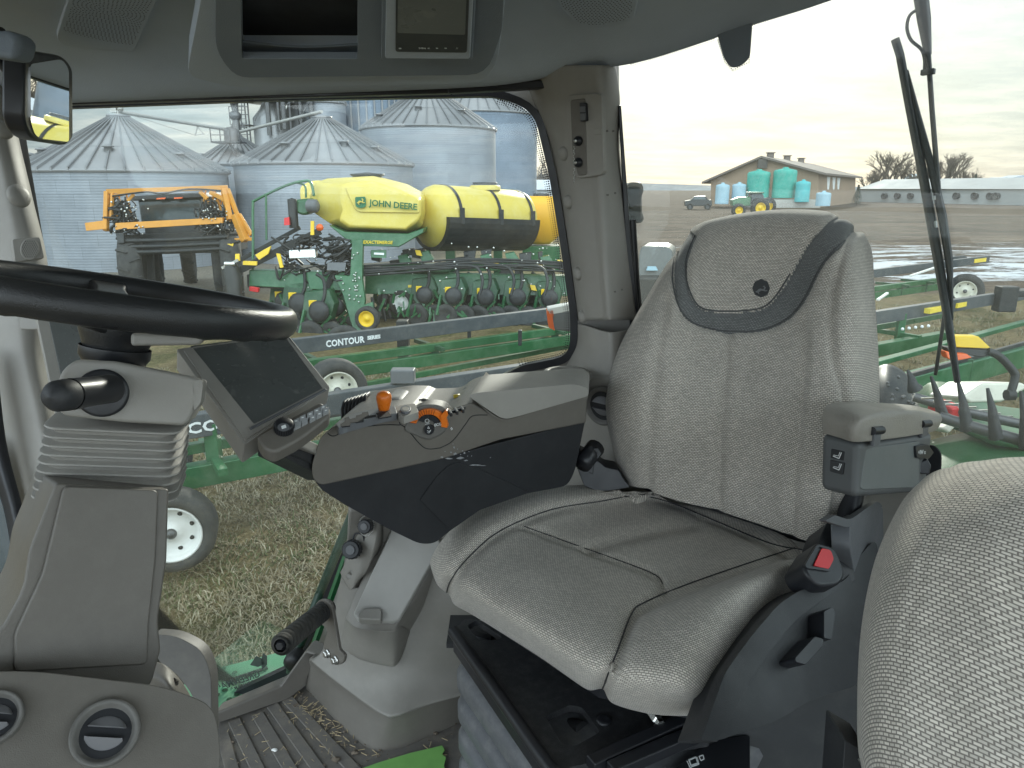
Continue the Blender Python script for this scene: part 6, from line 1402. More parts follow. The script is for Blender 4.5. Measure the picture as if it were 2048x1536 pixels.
kpr('hopper_base', [(657, 450), (690, 463), (815, 467), (848, 456), (846, 466), (798, 494, 8), (707, 492)], .0, .9, GREEN, bev=.02)
text('lettering', 'EXACTEMERGE', K(726, 487, -.02), K(780, 488)-K(726, 487), ly, .085, YETXT, pt, .004, .002, shear=.2)
kpr('hopper_badge', [(742, 500), (772, 500), (772, 516), (742, 515)], .1, .05, GREEN, bev=.0); kpr('badge_print', [(748, 505), (768, 506), (768, 510), (748, 509)], .08, .01, WHTXT, bev=0)
# handrail
b = MB(); b.tube(crom([K(506, 545, .2), K(506, 470, .2), K(506, 410, .2), K(512, 400, .2), K(570, 372, .2), K(608, 362, .2), K(622, 366, .2), K(628, 392, .2)], 5), .028, 8); b.tube([K(532, 390, .2), K(533, 480, .2)], .022, 8); b.tube(crom([K(596, 366, .3), K(610, 372, .3), K(612, 395, .3)], 4), .022, 8); b.build('handrail', GREEN, pt)
# frame
b = MB()
for a, e, w, h, dd in (((470, 545), (640, 462), .18, .14, .1), ((480, 520), (600, 455), .1, .08, .3), ((500, 560), (705, 568), .34, .26, .3), ((690, 500), (640, 600), .12, .1, .1)): b.bar(K(*a, dd), K(*e, dd), w, h)
fr_o = b.build('main_frame', BLKP, pt, .01)
kpr('frame_beam', [(498, 540), (690, 545), (690, 582), (498, 572)], .1, .3, GREEN, bev=.015)
kpr('frame_post', [(704, 478), (726, 478), (724, 560), (730, 600, 6), (724, 650), (742, 690), (722, 704), (700, 640), (686, 590), (668, 550), (700, 552)], -.05, .14, GREEN, bev=.012, r=4)
kpr('frame_arm', [(722, 612), (745, 604), (748, 622), (728, 660), (714, 690), (704, 676)], -.15, .08, GREEN, bev=.01)
b = MB()
for i in range(26):
    x, y = random.choice(((712, random.uniform(500, 640)), (random.uniform(690, 722), random.uniform(555, 600)))); b.ball(K(x+random.uniform(-8, 8), y, -.08), .02, 6)
b.build('frame_bolt', STEEL, pt)
kpr('toolbar', [(730, 545), (1135, 552), (1135, 592), (730, 588)], .7, .3, GREEN, bev=.015); kpr('toolbar_tube', [(760, 528), (900, 530), (900, 546), (760, 544)], .6, .2, GREEND, bev=.04)
kpr('toolbar_decal', [(816, 570), (838, 570), (838, 575), (816, 575)], .68, .01, YETXT, bev=0)
kpr('blower', [(586, 400), (620, 396), (622, 426), (606, 432), (588, 424)], .0, .4, GREEN, bev=.06, r=8)
b = MB(); b.lathe(K(618, 412, -.05), (.9, -.3, 0), [(0, .13), (.16, .13), (.2, .08), (.21, .001)], 18); b.build('blower_motor', GREYP, pt)
b = MB(); b.lathe(K(586, 425, .0), (0, 0, 1), [(-.3, .09), (.25, .09), (.28, .001)], 14); b.build('canister', BLKP, pt)
kpr('tail_lamp', [(568, 436), (578, 434), (579, 450), (568, 451)], -.1, .06, RED, bev=.005)
b = MB(); b.lathe(K(640, 455, -.05), (0, -1, 0), [(0, .07), (.05, .065), (.06, .001)], 16); b.build('amber_lamp', ORLENS, pt)
kpr('yellow_strip', [(621, 442), (628, 442), (628, 470), (621, 470)], -.02, .03, YELL, bev=0)
for pts in ([(510, 510), (530, 498), (542, 492), (536, 508), (518, 520)], [(486, 522), (514, 523), (513, 531), (485, 530)], [(552, 507), (560, 508), (566, 535), (560, 536)], [(470, 508), (478, 508), (479, 522), (470, 522)]): kpr('yellow_lever', pts, -.15, .05, YELL, bev=.005)
kpr('manifold', [(577, 500), (630, 498), (632, 516), (578, 518)], -.1, .2, STEEL, bev=.02); kpr('warning_plate', [(655, 525), (692, 525), (690, 542), (654, 540)], -.1, .01, GREYP, bev=0)
b = MB(); random.seed(8)
for i in range(70):
    x0 = random.uniform(560, 700); y0 = random.uniform(470, 545); p = [K(x0, y0, random.uniform(-.1, .2))]
    for k in range(3): p.append(K(x0+random.uniform(-30, 30), y0+random.uniform(-8, 24), random.uniform(-.1, .2)))
    b.tube(crom(p, 3), random.uniform(.012, .028), 5)
b.build('hydraulic_hose', BLKP, pt)
b = MB()
for k in range(7):
    y = 520+k*3.2; b.tube(crom([K(690, y+14, .1), K(820, y+6+4*sin(k), .2), K(930, y-2+5*sin(k*2), .3), K(1040, y+6*sin(k*3), .4), K(1140, y+6, .5)], 6), .022, 5)
for x0 in (965, 1028, 1095): b.tube(crom([K(x0-60, 532, .2), K(x0-14, 534, .1), K(x0, 560, .0), K(x0-6, 590, .0)], 5), .03, 6)
b.build('seed_hose', BLKP, pt)
b = MB()
for i in range(80): b.ball(K(random.uniform(560, 1130), random.uniform(480, 590), random.uniform(-.1, .2)), random.uniform(.01, .028), 6)
b.build('fitting', STEEL, pt)
b = MB()
for i in range(60): x0 = random.uniform(740, 1130); y0 = random.uniform(575, 630); b.bar(K(x0, y0, .5), K(x0+random.uniform(-12, 12), y0+random.uniform(8, 22), .5), random.uniform(.02, .06), random.uniform(.02, .05))
for i in range(46): x0 = random.uniform(560, 720); y0 = random.uniform(560, 640); b.bar(K(x0, y0, .2), K(x0+random.uniform(-30, 30), y0+random.uniform(-6, 30), .2), random.uniform(.02, .06), random.uniform(.02, .06))
b.build('linkage', GREEN, pt)
random.seed(21)
b = MB()
for i in range(26):
    x = random.uniform(730, 1125); y = random.uniform(498, 548); w = random.uniform(8, 26); h = random.uniform(8, 22); p = [K(x, y, .9), K(x+w, y-3, .9), K(x+w*.9, y+h, .9), K(x+2, y+h*.8, .9)]; b.prism(p, [q+V((0, .25, 0)) for q in p])
for i in range(50):
    x = random.uniform(735, 1125); y = random.uniform(550, 625); b.bar(K(x, y, .75), K(x+random.uniform(-10, 10), y+random.uniform(10, 30), .75), random.uniform(.03, .09), .05)
b.build('gearbox_and_brackets', BLKP, pt, .01)
b = MB()
for x, y in ((838, 505), (960, 512), (1010, 508), (795, 512), (1080, 515)): p = [K(x, y, .7), K(x+18, y-4, .7), K(x+30, y+14, .7), K(x+6, y+20, .7)]; b.prism(p, [q+V((0, .2, 0)) for q in p])
b.build('drive_guard', GREEN, pt, .01)
b = MB()
for x, y in ((830, 500), (985, 520), (1115, 520), (1075, 520), (1060, 570)): p = [K(x, y, .6), K(x+10, y+1, .6), K(x+14, y+12, .6), K(x+3, y+10, .6)]; b.prism(p, [q+V((0, .05, 0)) for q in p])
b.build('yellow_cover', YELL, pt)
# row units
def row_unit(cx, cy, dd, s=1.):
    def k(x, y, e=0): return K(cx+x*s, cy+y*s, dd+e)
    o = MB(); pts = [k(-26, -30), k(14, -34), k(24, -10), k(16, 18), k(-12, 26), k(-30, 4)]; o.prism(pts, [p+V((.05, .25, 0)) for p in pts]); u_ = o.build('row_unit', GREEND, pt, .02)
    b = MB(); b.lathe(k(0, 2, -.12), (-.3, -1, .1), [(0, .17*s), (.08, .17*s), (.11, .1*s), (.12, .001)], 20); b.build('meter_housing', CHAR, u_)
    b = MB(); b.box(k(-12, -10, -.14), (.12*s, .06, .12*s)); b.build('meter_cap', YELL, u_, .01)
    for dx, R in ((-16, .24), (20, .22)): b = MB(); b.lathe(k(dx, 42, -.02), (-.25, -1, 0), [(-.06, R*s*.6), (-.05, R*s), (.04, R*s), (.05, R*s*.6), (.03, R*s*.5), (.03, .001)], 22); b.build('gauge_wheel', TIREM, u_)
    b = MB()
    for a, e in (((-20, 20), (20, 44)), ((18, 10), (-14, 46)), ((-26, 0), (-34, 40)), ((14, 30), (34, 56))): b.bar(k(*a, -.05), k(*e, -.05), .05, .05)
    b.build('closing_arm', GREEN, u_, .005)
    b = MB(); b.tube(crom([k(-6, -60), k(6, -50), k(8, -26), k(2, -8)], 4), .035, 8); b.build('seed_tube', BLKP, u_)
for cx, cy, dd in ((908, 590, .3), (972, 592, .4), (1036, 592, .5), (1100, 594, .6), (850, 588, .6)): row_unit(cx, cy, dd)
for cx in (885, 940, 1004, 1068, 820, 770): row_unit(cx, 596, 1.3, .85)
for cx, cy, dd, s in ((600, 605, .1, 1.25), (640, 620, -.2, 1.2), (570, 600, .5, 1.1), (672, 610, .3, 1.1)): row_unit(cx, cy, dd, s)
for x, y, R, rm, dd in ((735, 637, .24, YELL, -.2), (803, 605, .26, WHITE, .8), (690, 690, .36, YELL, -1.2), (622, 640, .34, BLKP, .0)):
    q = K(x, y, dd); wheel(q, (-.15, -1, 0), R, .16, R*.64, rm, pt, 'transport_wheel')
b = MB(); b.bar(K(500, 577, .0), K(518, 580, .0), .09); b.build('red_cylinder', RED, pt, .01)
bag = thing('black_bag', PZ(465, 598, 0)+V((0, 0, 1)), 'black plastic bag tied over the hitch left of the planter', 'bag')
b = MB(); q = P(466, 530, 14.0)
b.tube([P(462, 520, 14), P(462, 535, 14), P(466, 560, 14), P(468, 585, 14), P(470, 598, 14)], .2, 14, radii=[.08, .15, .17, .15, .14]); b.build('bag', mat('bag_film', (.018, .02, .02), .45, bump=(12, 1.)), bag)
b = MB(); b.bar(P(444, 536, 13.9), P(476, 520, 13.9), .05); b.lathe(P(450, 528, 13.9), (1, 0, 0), [(0, .05), (.2, .05)], 8); b.build('hitch_clamp', STEEL, bag)
# strapped cylindrical tank and its planter
t2 = thing('strapped_tank', P(950, 440, 15.6), 'yellow cylindrical tank with three black straps on black saddle', 'tank')
a = P(862, 434, 15.0); e = P(1036, 440, 16.6); ax = (e-a).normalized(); L = (e-a).length
b = MB(); R2 = .66; b.lathe(a, ax, [(-.22, .001), (-.20, R2*.45), (-.12, R2*.78), (.0, R2*.95), (.1, R2), (L-.1, R2), (L, R2*.95), (L+.12, R2*.78), (L+.2, R2*.45), (L+.22, .001)], 44); b.build('tank_shell', YTANK, t2)
b = MB(); b.lathe(a+ax*L*.6+V((0, 0, R2-.04)), (0, 0, 1), [(0, .34), (.08, .34), (.1, .30), (.1, .001)], 28); b.build('fill_neck', YTANK, t2); b = MB(); b.lathe(a+ax*L*.6+V((0, 0, R2+.07)), (0, 0, 1), [(0, .27), (.05, .27), (.06, .001)], 24); b.build('lid', BLKP, t2)
for f in (.12, .55, .93):
    b = MB(); b.lathe(a+ax*L*f, ax, [(-.04, R2+.012), (.04, R2+.012)], 44); b.build('strap', BLKP, t2)
    b = MB(); q = a+ax*L*f; s_ = ax.cross(V((0, 0, 1))).normalized(); s_ = s_ if s_.y < 0 else -s_; b.box(q+s_*(R2+.03)+V((0, 0, .05)), (.1, .08, .32)); b.build('strap_buckle', BLKP, t2)
b = MB(); n = 20; vs = []
for s in (-.04, L+.02):
    for i in range(n+1): th = pi+pi*i/n; vs.append(a+ax*s+s_*cos(th)*-(R2+.06)+V((0, 0, (R2+.06)*sin(th)+.02)))
b.add(vs, [(i, i+1, n+2+i, n+1+i) for i in range(n)] + [tuple(range(n+1)), tuple(range(n+1, 2*n+2))]); b.build('saddle', BLKP, t2)
b = MB()
for f in (.2, .75): b.bar(a+ax*L*f+V((0, 0, -R2)), a+ax*L*f+V((0, 0, -1.6)), .25, .2)
b.bar(a+ax*(-.3)+V((0, 0, -1.05)), a+ax*(L+1.4)+V((0, 0, -1.05)), .2, .18); b.build('stand', GREEN, t2, .01)
t3 = thing('amber_tank', P(1085, 440, 17.4), 'amber yellow tank partly hidden by the rear pillar', 'tank')
b = MB(); q = P(1082, 436, 17.6); 
prof = [(-.02, .001), (0, .45), (.06, .55), (.3, .60), (.75, .60), (.95, .5), (1.08, .3), (1.1, .001)]
loft_rr('tank_shell', [(q+V((0, 0, z)), w, w) for z, w in ((-.62, .25), (-.55, .32), (-.3, .5), (.0, .56), (.3, .56), (.45, .5), (.52, .4))], (1, .2, 0), (-.2, 1, 0), YTANKO, t3, .28, 60)
b = MB(); b.box(q+V((0, 0, -.95)), (.9, .8, .6)); b.build('stand', GREEN, t3, .02); b = MB(); b.lathe(q+V((0, 0, .52)), (0, 0, 1), [(0, .2), (.06, .2), (.07, .001)], 18); b.build('lid', BLKP, t3)
# ---------------------------------------------------------------- header trailers
def beam(name, a, e, z, w, h, m, par, bev=.008, za=None):
    p = PZ(a[0], a[1], z); q = PZ(e[0], e[1], za or z); b = MB(); b.bar(p, q, w, h); return b.build(name, m, par, bev, 2)
def hpost(par, px, py, z, h, w=.12, m=BLKP, name='support_post'):
    q = PZ(px, py, z); b = MB(); b.box(q-V((0, 0, h/2)), (w, w*1.2, h)); b.build(name, m, par, .008, 2)
ta = thing('header_trailer', PZ(700, 960, 0), 'nearest green header trailer with white-rimmed wheel', 'trailer', 'green header trailers')
beam('top_rail', (250, 872), (2300, 548), 1.0, .10, .18, RAILM, ta)
dA = (PZ(2300, 548, 1.0)-PZ(250, 872, 1.0)); dA.z = 0; dA.normalize(); nA = V((dA.y, -dA.x, 0))
beam('main_beam', (200, 985), (1900, 672), .62, .13, .17, GREEN, ta); 
p0 = PZ(400, 905, .75)
beam('side_beam', (240, 922), (1900, 628), .80, .08, .08, GREEN, ta)
for f in (.0, 2.2, 4.6, 7.0, 9.2):
    q = PZ(430, 920, .7)+dA*f; b = MB(); b.bar(q+V((0, 0, -.1)), q+V((0, 0, .3)), .08, .1); b.bar(q+nA*.3, q-nA*.5, .07, .06); b.build('cross_member', GREEN, ta, .005)
text('rail_lettering', 'CONTOUR', PZ(371, 852.9, 1.0)+V((0, 0, -.045))+nA*.056, dA, (0, 0, 1), .115, WHTXT, ta, .002, .003, space=1.05, xs=1.25)
hub = P(345, 1058, 5.1); wheel(hub, (.30, -.95, 0), .30, .25, .205, WHITE, ta, 'wheel', holes=8)
b = MB(); b.bar(hub-V((.5, -.85, 0))*.15, hub-V((.5, -.85, 0))*1.6, .08); b.bar(hub-V((.5, -.85, 0))*.3, PZ(345, 960, .62)-V((0, 0, .0)), .1); b.build('axle', GREEND, ta)
h2 = hub-V((.5, -.85, 0))*1.7; wheel(h2, (.5, -.85, 0), .34, .24, .205, WHITE, ta, 'wheel')
hpost(ta, 812, 768, 1.02, .30, .16); b = MB(); q = PZ(806, 742, 1.2); b.box(q+V((0, 0, -.04)), (.2, .12, .12)); b.build('post_cap', GREYP, ta, .01)
for k in range(5): b = MB(); b.ball(PZ(1805+k*13, 658-k*1.5, .9), .022, 8); b.build('rail_bolt', WHTXT, ta)
for (a_, e_) in (((1853, 622), (1880, 616)), ((1908, 611), (1935, 605))): beam('rail_sticker', a_, e_, 1.0, .106, .07, YETXT, ta, 0)
tb = thing('header_trailer', PZ(900, 760, 0), 'farther header trailer running behind the first one', 'trailer', 'green header trailers')
beam('top_rail', (585, 693), (1975, 518), 1.0, .10, .17, RAILM, tb); beam('main_beam', (560, 762), (1880, 572), .66, .12, .14, GREEN, tb); beam('side_beam', (560, 735), (1880, 560), .80, .09, .10, GREEN, tb); beam('lower_beam', (700, 775), (1200, 680), .50, .07, .07, GREEN, tb)
dB_ = (PZ(1975, 518, 1.0)-PZ(585, 693, 1.0)); dB_.z = 0; dB_.normalize(); nB = V((dB_.y, -dB_.x, 0))
text('rail_lettering', 'CONTOUR', PZ(648, 685, 1.0)+V((0, 0, -.045))+nB*.054, dB_, (0, 0, 1), .105, WHTXT, tb, .002, .003, space=1.05, xs=.86); text('rail_lettering', 'SERIES', PZ(731, 674.6, 1.0)+V((0, 0, -.02))+nB*.054, dB_, (0, 0, 1), .06, WHTXT, tb, .002, .003)
beam('rail_sticker', (582, 690), (612, 685), 1.01, .11, .08, YETXT, tb, 0); beam('rail_sticker', (1905, 526), (1922, 524), 1.0, .106, .09, YETXT, tb, 0); beam('rail_sticker', (1945, 522), (1968, 519), 1.0, .106, .09, YETXT, tb, 0)
hub = P(672, 778, 7.75); wheel(hub, (.42, -.9, 0), .33, .24, .21, CREAM, tb, 'wheel', holes=8)
hub = PZ(1925, 612, 0); hub.z = .36; wheel(hub, (-.5, -.85, 0), .40, .25, .24, CREAM, tb, 'wheel', holes=6)
for x, y, h in ((805, 640, .75), (938, 640, .25), (1040, 660, .2)): hpost(tb, x, y, 1.1 if h > .5 else .95, h, .14 if h > .5 else .05)
for x in (640, 870, 1110, 1800, 1850):
    f = (x-585)/1390.; q = PZ(x, 735-(x-560)*.1326, .8); b = MB(); b.bar(q, q+V((0, 0, -.2)), .06, .1); b.bar(q-nB*-.2, q-nB*.5, .06, .05); b.build('cross_member', GREEND, tb, .005)
b = MB(); b.bar(PZ(1820, 552, .95), PZ(1870, 535, 1.0), .05, .03); b.bar(PZ(1755, 600, .7), PZ(1775, 586, .8), .05, .03); b.build('support_strap', WHITE, tb)
b = MB(); b.tube([PZ(1895, 524, 1.0), PZ(1925, 520, 1.0)], .12, 12); b.build('rail_clamp', BLKP, tb)
te = thing('header_trailer', PZ(1850, 860, 0), 'green trailer frame just behind the tined pickup header', 'trailer', 'green header trailers')
beam('main_beam', (1480, 862), (2250, 655), .58, .2, .28, GREEN, te, .02); beam('top_edge', (1480, 800), (2250, 590), .80, .1, .06, GREEN, te); beam('lower_beam', (1600, 882), (2250, 735), .40, .10, .1, GREEND, te); beam('hose_line', (1500, 840), (2250, 630), .74, .05, .05, BLKP, te)
for x in (1790, 1930): q = PZ(x, 790-(x-1760)*.27, .58); b = MB(); b.box(q, (.1, .1, .34)); b.build('joint_plate', GREEND, te, .01)
q = PZ(2010, 600, 1.0); b = MB(); b.box(q+V((0, 0, .02)), (.28, .2, .4)); b.box(q+V((.2, .1, .1)), (.5, .25, .1)); b.build('rail_bracket', BLKP, te, .02)
# ---------------------------------------------------------------- tined pickup header seen through the rear glass
hd = thing('pickup_header', P(1950, 860, 3.2), 'green crop header with curved hood and upright black tines', 'header')
gsurf('hood', [[(1825, 790, 3.9), (1862, 764, 3.8), (1905, 768, 3.7), (1950, 790, 3.6), (2000, 812, 3.5), (2200, 830, 3.3)], [(1835, 812, 3.7), (1865, 782, 3.6), (1905, 790, 3.5), (1950, 815, 3.4), (2000, 838, 3.3), (2200, 860, 3.1)], [(1850, 850, 3.4), (1875, 838, 3.3), (1920, 850, 3.2), (1960, 866, 3.1), (2010, 880, 3.0), (2200, 900, 2.9)]], GREEN, hd, 6, .03)
gsurf('lower_panel', [[(1800, 900, 3.3), (1900, 870, 3.3), (1960, 868, 3.2), (2060, 880, 3.1), (2250, 900, 3.0)], [(1790, 960, 2.9), (1900, 960, 2.8), (1960, 960, 2.8), (2060, 960, 2.7), (2250, 960, 2.6)], [(1790, 1060, 2.6), (1900, 1060, 2.5), (1960, 1060, 2.5), (2060, 1060, 2.4), (2250, 1060, 2.3)]], GREEN, hd, 4, .03)
for nm, pts, m_ in (('hood_cap', [(1922, 795), (1965, 766), (2046, 765), (2060, 775), (2005, 804), (1942, 806)], CREAM), ('white_stripe', [(1885, 858), (1912, 838), (1928, 840), (1898, 868)], CREAM)):
    b = MB(); p = [P(x, y, 3.15) for x, y in pts]; b.prism(p, [q+V((0, .25, -.06)) for q in p]); b.build(nm, m_, hd, .012)
gsurf('dark_end_shield', [[(1740, 740, 3.9), (1775, 728, 3.8), (1810, 745, 3.8), (1826, 775, 3.8)], [(1740, 770, 3.7), (1775, 765, 3.6), (1812, 780, 3.6), (1836, 805, 3.6)], [(1740, 840, 3.5), (1775, 840, 3.4), (1820, 835, 3.4), (1850, 840, 3.4)]], BLKP, hd, 5, .05)
b = MB()
for i in range(16): b.ball(P(random.uniform(1775, 1830), random.uniform(742, 810), 3.5), random.uniform(.005, .012), 6)
b.build('fitting', DSTEEL, hd)
b = MB(); b.bar(P(1868, 808, 3.1), P(1916, 826, 3.0), .08, .05); b.build('red_block', RED, hd, .01)
b = MB(); b.tube([P(1828, 794, 3.1), P(1930, 824, 3.0), P(2060, 852, 2.9), P(2250, 900, 2.8)], .020, 10); b.build('tine_bar', DSTEEL, hd)
b = MB(); b.tube([P(1880, 834, 2.9), P(1960, 858, 2.8), P(2060, 886, 2.7), P(2250, 935, 2.6)], .022, 10); b.build('tine_bar', DSTEEL, hd)
for x0, y0, x1, y1, dd in ((1862, 752, 1884, 828, 2.95), (1815, 740, 1826, 770, 3.2), (1916, 762, 1932, 846, 2.85), (1975, 776, 1990, 862, 2.78), (2042, 782, 2052, 880, 2.7)):
    p = P(x0, y0, dd); q = P(x1, y1, dd-.02); b = MB(); b.tube([q+V((.012, 0, -.02)), q, q.lerp(p, .5)+V((.004, 0, 0)), p], .02, 8, radii=[.034, .024, .015, .006]); b.build('tine', BLKP, hd)
for k in range(9): b = MB(); q = P(1842+k*24, 797+k*6.2, 3.0); b.bar(q, q+V((.06, -.03, .012)), .006); b.build('wire_clip', STEEL, hd)
# lamp bracket behind the rear glass
lk = thing('marker_lamp_arm', P(1970, 740, 2.6), 'black arm with yellow reflector plate and orange lamp', 'marker lamp')
for nm, pts, m_, dd in (('reflector', [(1908, 672), (1958, 673), (1984, 698), (1912, 695)], YELL, 2.6), ('lamp', [(1890, 702), (1906, 706), (1935, 708), (1945, 716), (1915, 722), (1896, 718)], ORLENS, 2.58), ('lamp_body', [(1890, 694), (1912, 696), (1985, 701), (1992, 712), (1960, 714), (1900, 706)], BLKP, 2.6)):
    b = MB(); p = [P(x, y, dd) for x, y in pts]; b.prism(p, [q+V((0, .04, 0)) for q in p]); b.build(nm, m_, lk, .004)
b = MB(); b.tube(crom([P(1975, 702, 2.6), P(2000, 714, 2.6), P(2026, 742, 2.6), P(2030, 756, 2.6), P(2020, 790, 2.6)], 5), .014, 10); b.tube([P(2012, 790, 2.6), P(2028, 790, 2.6)], .02, 8); b.build('arm', BLKP, lk)
cvb = thing('covered_monitor', P(1305, 540, 5), 'dark plastic-wrapped control box behind the operator seat', 'control box')
b = MB(); p = [P(x, y, 5.) for x, y in rpoly([(1278, 505, 8), (1284, 492, 6), (1330, 492, 8), (1345, 500, 8), (1345, 590), (1275, 590)], 5)]; b.prism(p, [q+V((.1, .35, 0)) for q in p]); b.build('cover', mat('cover_film', (.09, .1, .1), .3, bump=(10, .8)), cvb, .03, 3)
b = MB(); p = [P(x, y, 4.96) for x, y in ((1296, 533), (1312, 533), (1316, 541), (1293, 541))]; b.prism(p, [q+V((0, .02, 0)) for q in p]); b.build('blue_clip', BLUET, cvb)
b = MB(); q = P(1305, 620, 5.1); b.box(q, (.3, .3, .5)); b.build('stand', BLKP, cvb, .02)
# ---------------------------------------------------------------- things fixed outside the cab
dk = thing('cab_deck', P(500, 1370, 2.1), 'light green perforated platform outside the side glass', 'platform')
b = MB(); zd = 1.18; fr = [PZ(x, y, zd) for x, y in ((380, 1350), (560, 1303), (620, 1290), (640, 1480), (250, 1540))]
zc = zd; b.prism(fr, [q-V((0, 0, .03)) for q in fr]); b.build('deck_plate', PAINTDECK, dk, .004)
b = MB()
for i in range(9):
    for j in range(4):
        q = PZ(432, 1395, zd)+V((i*.045-.03*(j % 2), j*.042-.02*i+.01, .002)); b.lathe(q, (0, 0, 1), [(0, .009), (.0005, .001)], 8)
b.build('deck_tread', GREEND, dk)
b = MB(); b.bar(PZ(455, 1362, zd+.004), PZ(535, 1335, zd+.004), .012, .004); b.build('deck_slot', VOID, dk)
st_ = thing('window_sticker', rwp.at(500, 1370, -.02), 'translucent grey dealer sticker read backwards on the side glass', 'sticker')
STK = mat('sticker_grey', (.07, .09, .08), .6)
xd = rwp.at(440, 1370, -.012)-rwp.at(540, 1340, -.012); up_ = V((0, 0, 1))
x_m = (rwp.at(540, 1352, -.012)-rwp.at(430, 1390, -.012)).normalized()
def mtext(s, px, py, size, sp=1.): # mirrored words run right to left
    o = rwp.at(px, py, -.013); cu = text('sticker_lettering', s, o, x_m, (0, 0, 1), size, STK, None, .0003, .0004, space=sp)
    me = cu.data; x = x_m
    for v in me.vertices:
        k = (v.co-o).dot(x); v.co = v.co-x*(2*k)
    me.flip_normals(); setpar(cu, st_)
mtext('GREENMARK', 523, 1352, .034); mtext('E Q U I P M E N T', 510, 1366, .016); mtext('GreenmarkEquipment.com', 512, 1378, .0155)
b = MB(); p = [rwp.at(x, y, -.013) for x, y in ((500, 1330), (512, 1312), (526, 1318), (530, 1328), (516, 1334))]; b.prism(p, [q+V((0, .001, 0)) for q in p]); p = [rwp.at(x, y, -.013) for x, y in ((522, 1322), (526, 1306), (534, 1312), (534, 1330), (524, 1340))]; b.prism(p, [q+V((0, .001, 0)) for q in p]); b.build('leaf_mark', STK, st_)
hr_ = thing('grab_rail', P(650, 1150, 2.05), 'dark green tubular rail outside the side glass', 'rail')
b = MB(); b.tube(crom([P(735, 960, 2.25), P(712, 1010, 2.22), P(655, 1150, 2.15), P(606, 1275, 2.08), P(588, 1312, 2.06), P(582, 1345, 2.06)], 5), .0145, 12); b.build('tube', mat('dark_green_tube', (.015, .05, .03), .35), hr_); b = MB(); b.lathe(P(590, 1322, 2.04), (0, -1, 0), [(-.02, .03), (.01, .03), (.02, .02), (.021, .001)], 20); b.build('pivot', BLKP, hr_)
b = MB(); b.bar(P(692, 1112, 2.0), P(625, 1300, 2.0), .016, .012); b.build('glass_edge_strip', GREEN, hr_)
ml = thing('side_marker_lamp', P(1118, 640, 2.0), 'grey and orange side marker lamp outside the glass', 'lamp')
for nm, pts, m_ in (('housing', [(1100, 618, 4), (1140, 612, 6), (1150, 640, 6), (1148, 664, 6), (1106, 660, 6)], GREYP), ('lens', [(1093, 622, 3), (1107, 620, 3), (1110, 662, 3), (1097, 655, 4)], ORLENS), ('lens_top', [(1094, 618, 3), (1140, 609, 4), (1146, 622, 4), (1100, 630, 4)], WHITE)):
    b = MB(); p = [P(x, y, 2.02) for x, y in rpoly(pts, 3)]; b.prism(p, [q+V((0, .05, 0)) for q in p]); b.build(nm, m_, ml, .004)
ev = thing('exterior_mirror_arm', P(1020, 205, 2.2), 'dark curved roof edge piece outside the window corner', 'roof edge')
gsurf('curved_arm', [[(930, 176, 2.1), (985, 184, 2.1), (1030, 198, 2.1), (1070, 222, 2.1), (1112, 262, 2.1)], [(945, 168, 2.1), (1000, 172, 2.1), (1042, 180, 2.1), (1080, 196, 2.1), (1120, 236, 2.1)]], CHAR, ev, 5, .03)
lr_ = thing('lower_glass_bar', P(1040, 745, 2.2), 'slim grey bar slanting across the lower window corner', 'bar')
b = MB(); b.tube([P(930, 782, 2.0), P(1040, 742, 2.0), P(1125, 714, 2.0)], .008, 8); b.build('bar', GREYP, lr_)
# ---------------------------------------------------------------- rear wiper
wp = thing('rear_wiper', rrp(1870, 300, 1.05), 'long black wiper arm and blade outside the rear glass', 'wiper')
def wk(x, y, k=1.05): return rrp(x, y, k)
b = MB(); b.tube([wk(1835, -60), wk(1848, 40), wk(1856, 110)], .012, 8, radii=[.016, .014, .0075]); b.tube([wk(1856, 100), wk(1864, 220), wk(1873, 330), wk(1880, 420), wk(1890, 470)], .0055, 8); b.build('arm', BLACK, wp)
b = MB(); b.tube(crom([wk(1838, 18), wk(1820, 30), wk(1814, 55), wk(1822, 80), wk(1842, 98), wk(1849, 118), wk(1849, 140)], 5), .0035, 8); b.build('washer_hose', BLACK, wp)
b = MB(); b.bar(wk(1842, 146), wk(1870, 142), .014, .012); b.build('hose_clip', BLACK, wp, .002)
b = MB(); b.tube([wk(1790, 78), wk(1800, 110), wk(1818, 210), wk(1842, 330), wk(1866, 460), wk(1890, 600), wk(1915, 765)], .007, 8, radii=[.009, .009, .009, .010, .011, .010, .007]); bl = b.build('blade', BLACK, wp)
b = MB(); b.tube([wk(1815, 140), wk(1836, 235), wk(1862, 330), wk(1884, 430), wk(1898, 520), wk(1905, 640)], .006, 6, radii=[.002, .007, .008, .009, .008, .002]); b.build('blade_frame', BLACK, wp)
b = MB(); b.tube([wk(1893, 590), wk(1886, 650), wk(1871, 750)], .004, 6); b.build('blade_tip', BLACK, wp)
wl = wk(1868, 400, 1.035); b = MB(); b.bar(wl, wk(1868, 392, 1.035), .008, .003); b.bar(wk(1871, 442, 1.035), wk(1873, 455, 1.035), .009, .003); b.build('wiper_mark', WHTXT, wp)
rh = thing('glass_hinge', rrp(1276, 405, 1.03), 'black glass hinge block outside the rear pillar edge', 'hinge')
b = MB(); p = [rrp(x, y, 1.03) for x, y in rpoly([(1252, 372, 6), (1262, 364, 6), (1284, 364, 8), (1289, 380, 6), (1284, 392, 4), (1285, 425, 5), (1290, 438, 6), (1282, 447, 8), (1254, 445, 6)], 4)]; b.prism(p, [q+V((.0, .04, 0)) for q in p]); b.build('hinge_block', BLACK, rh, .005)
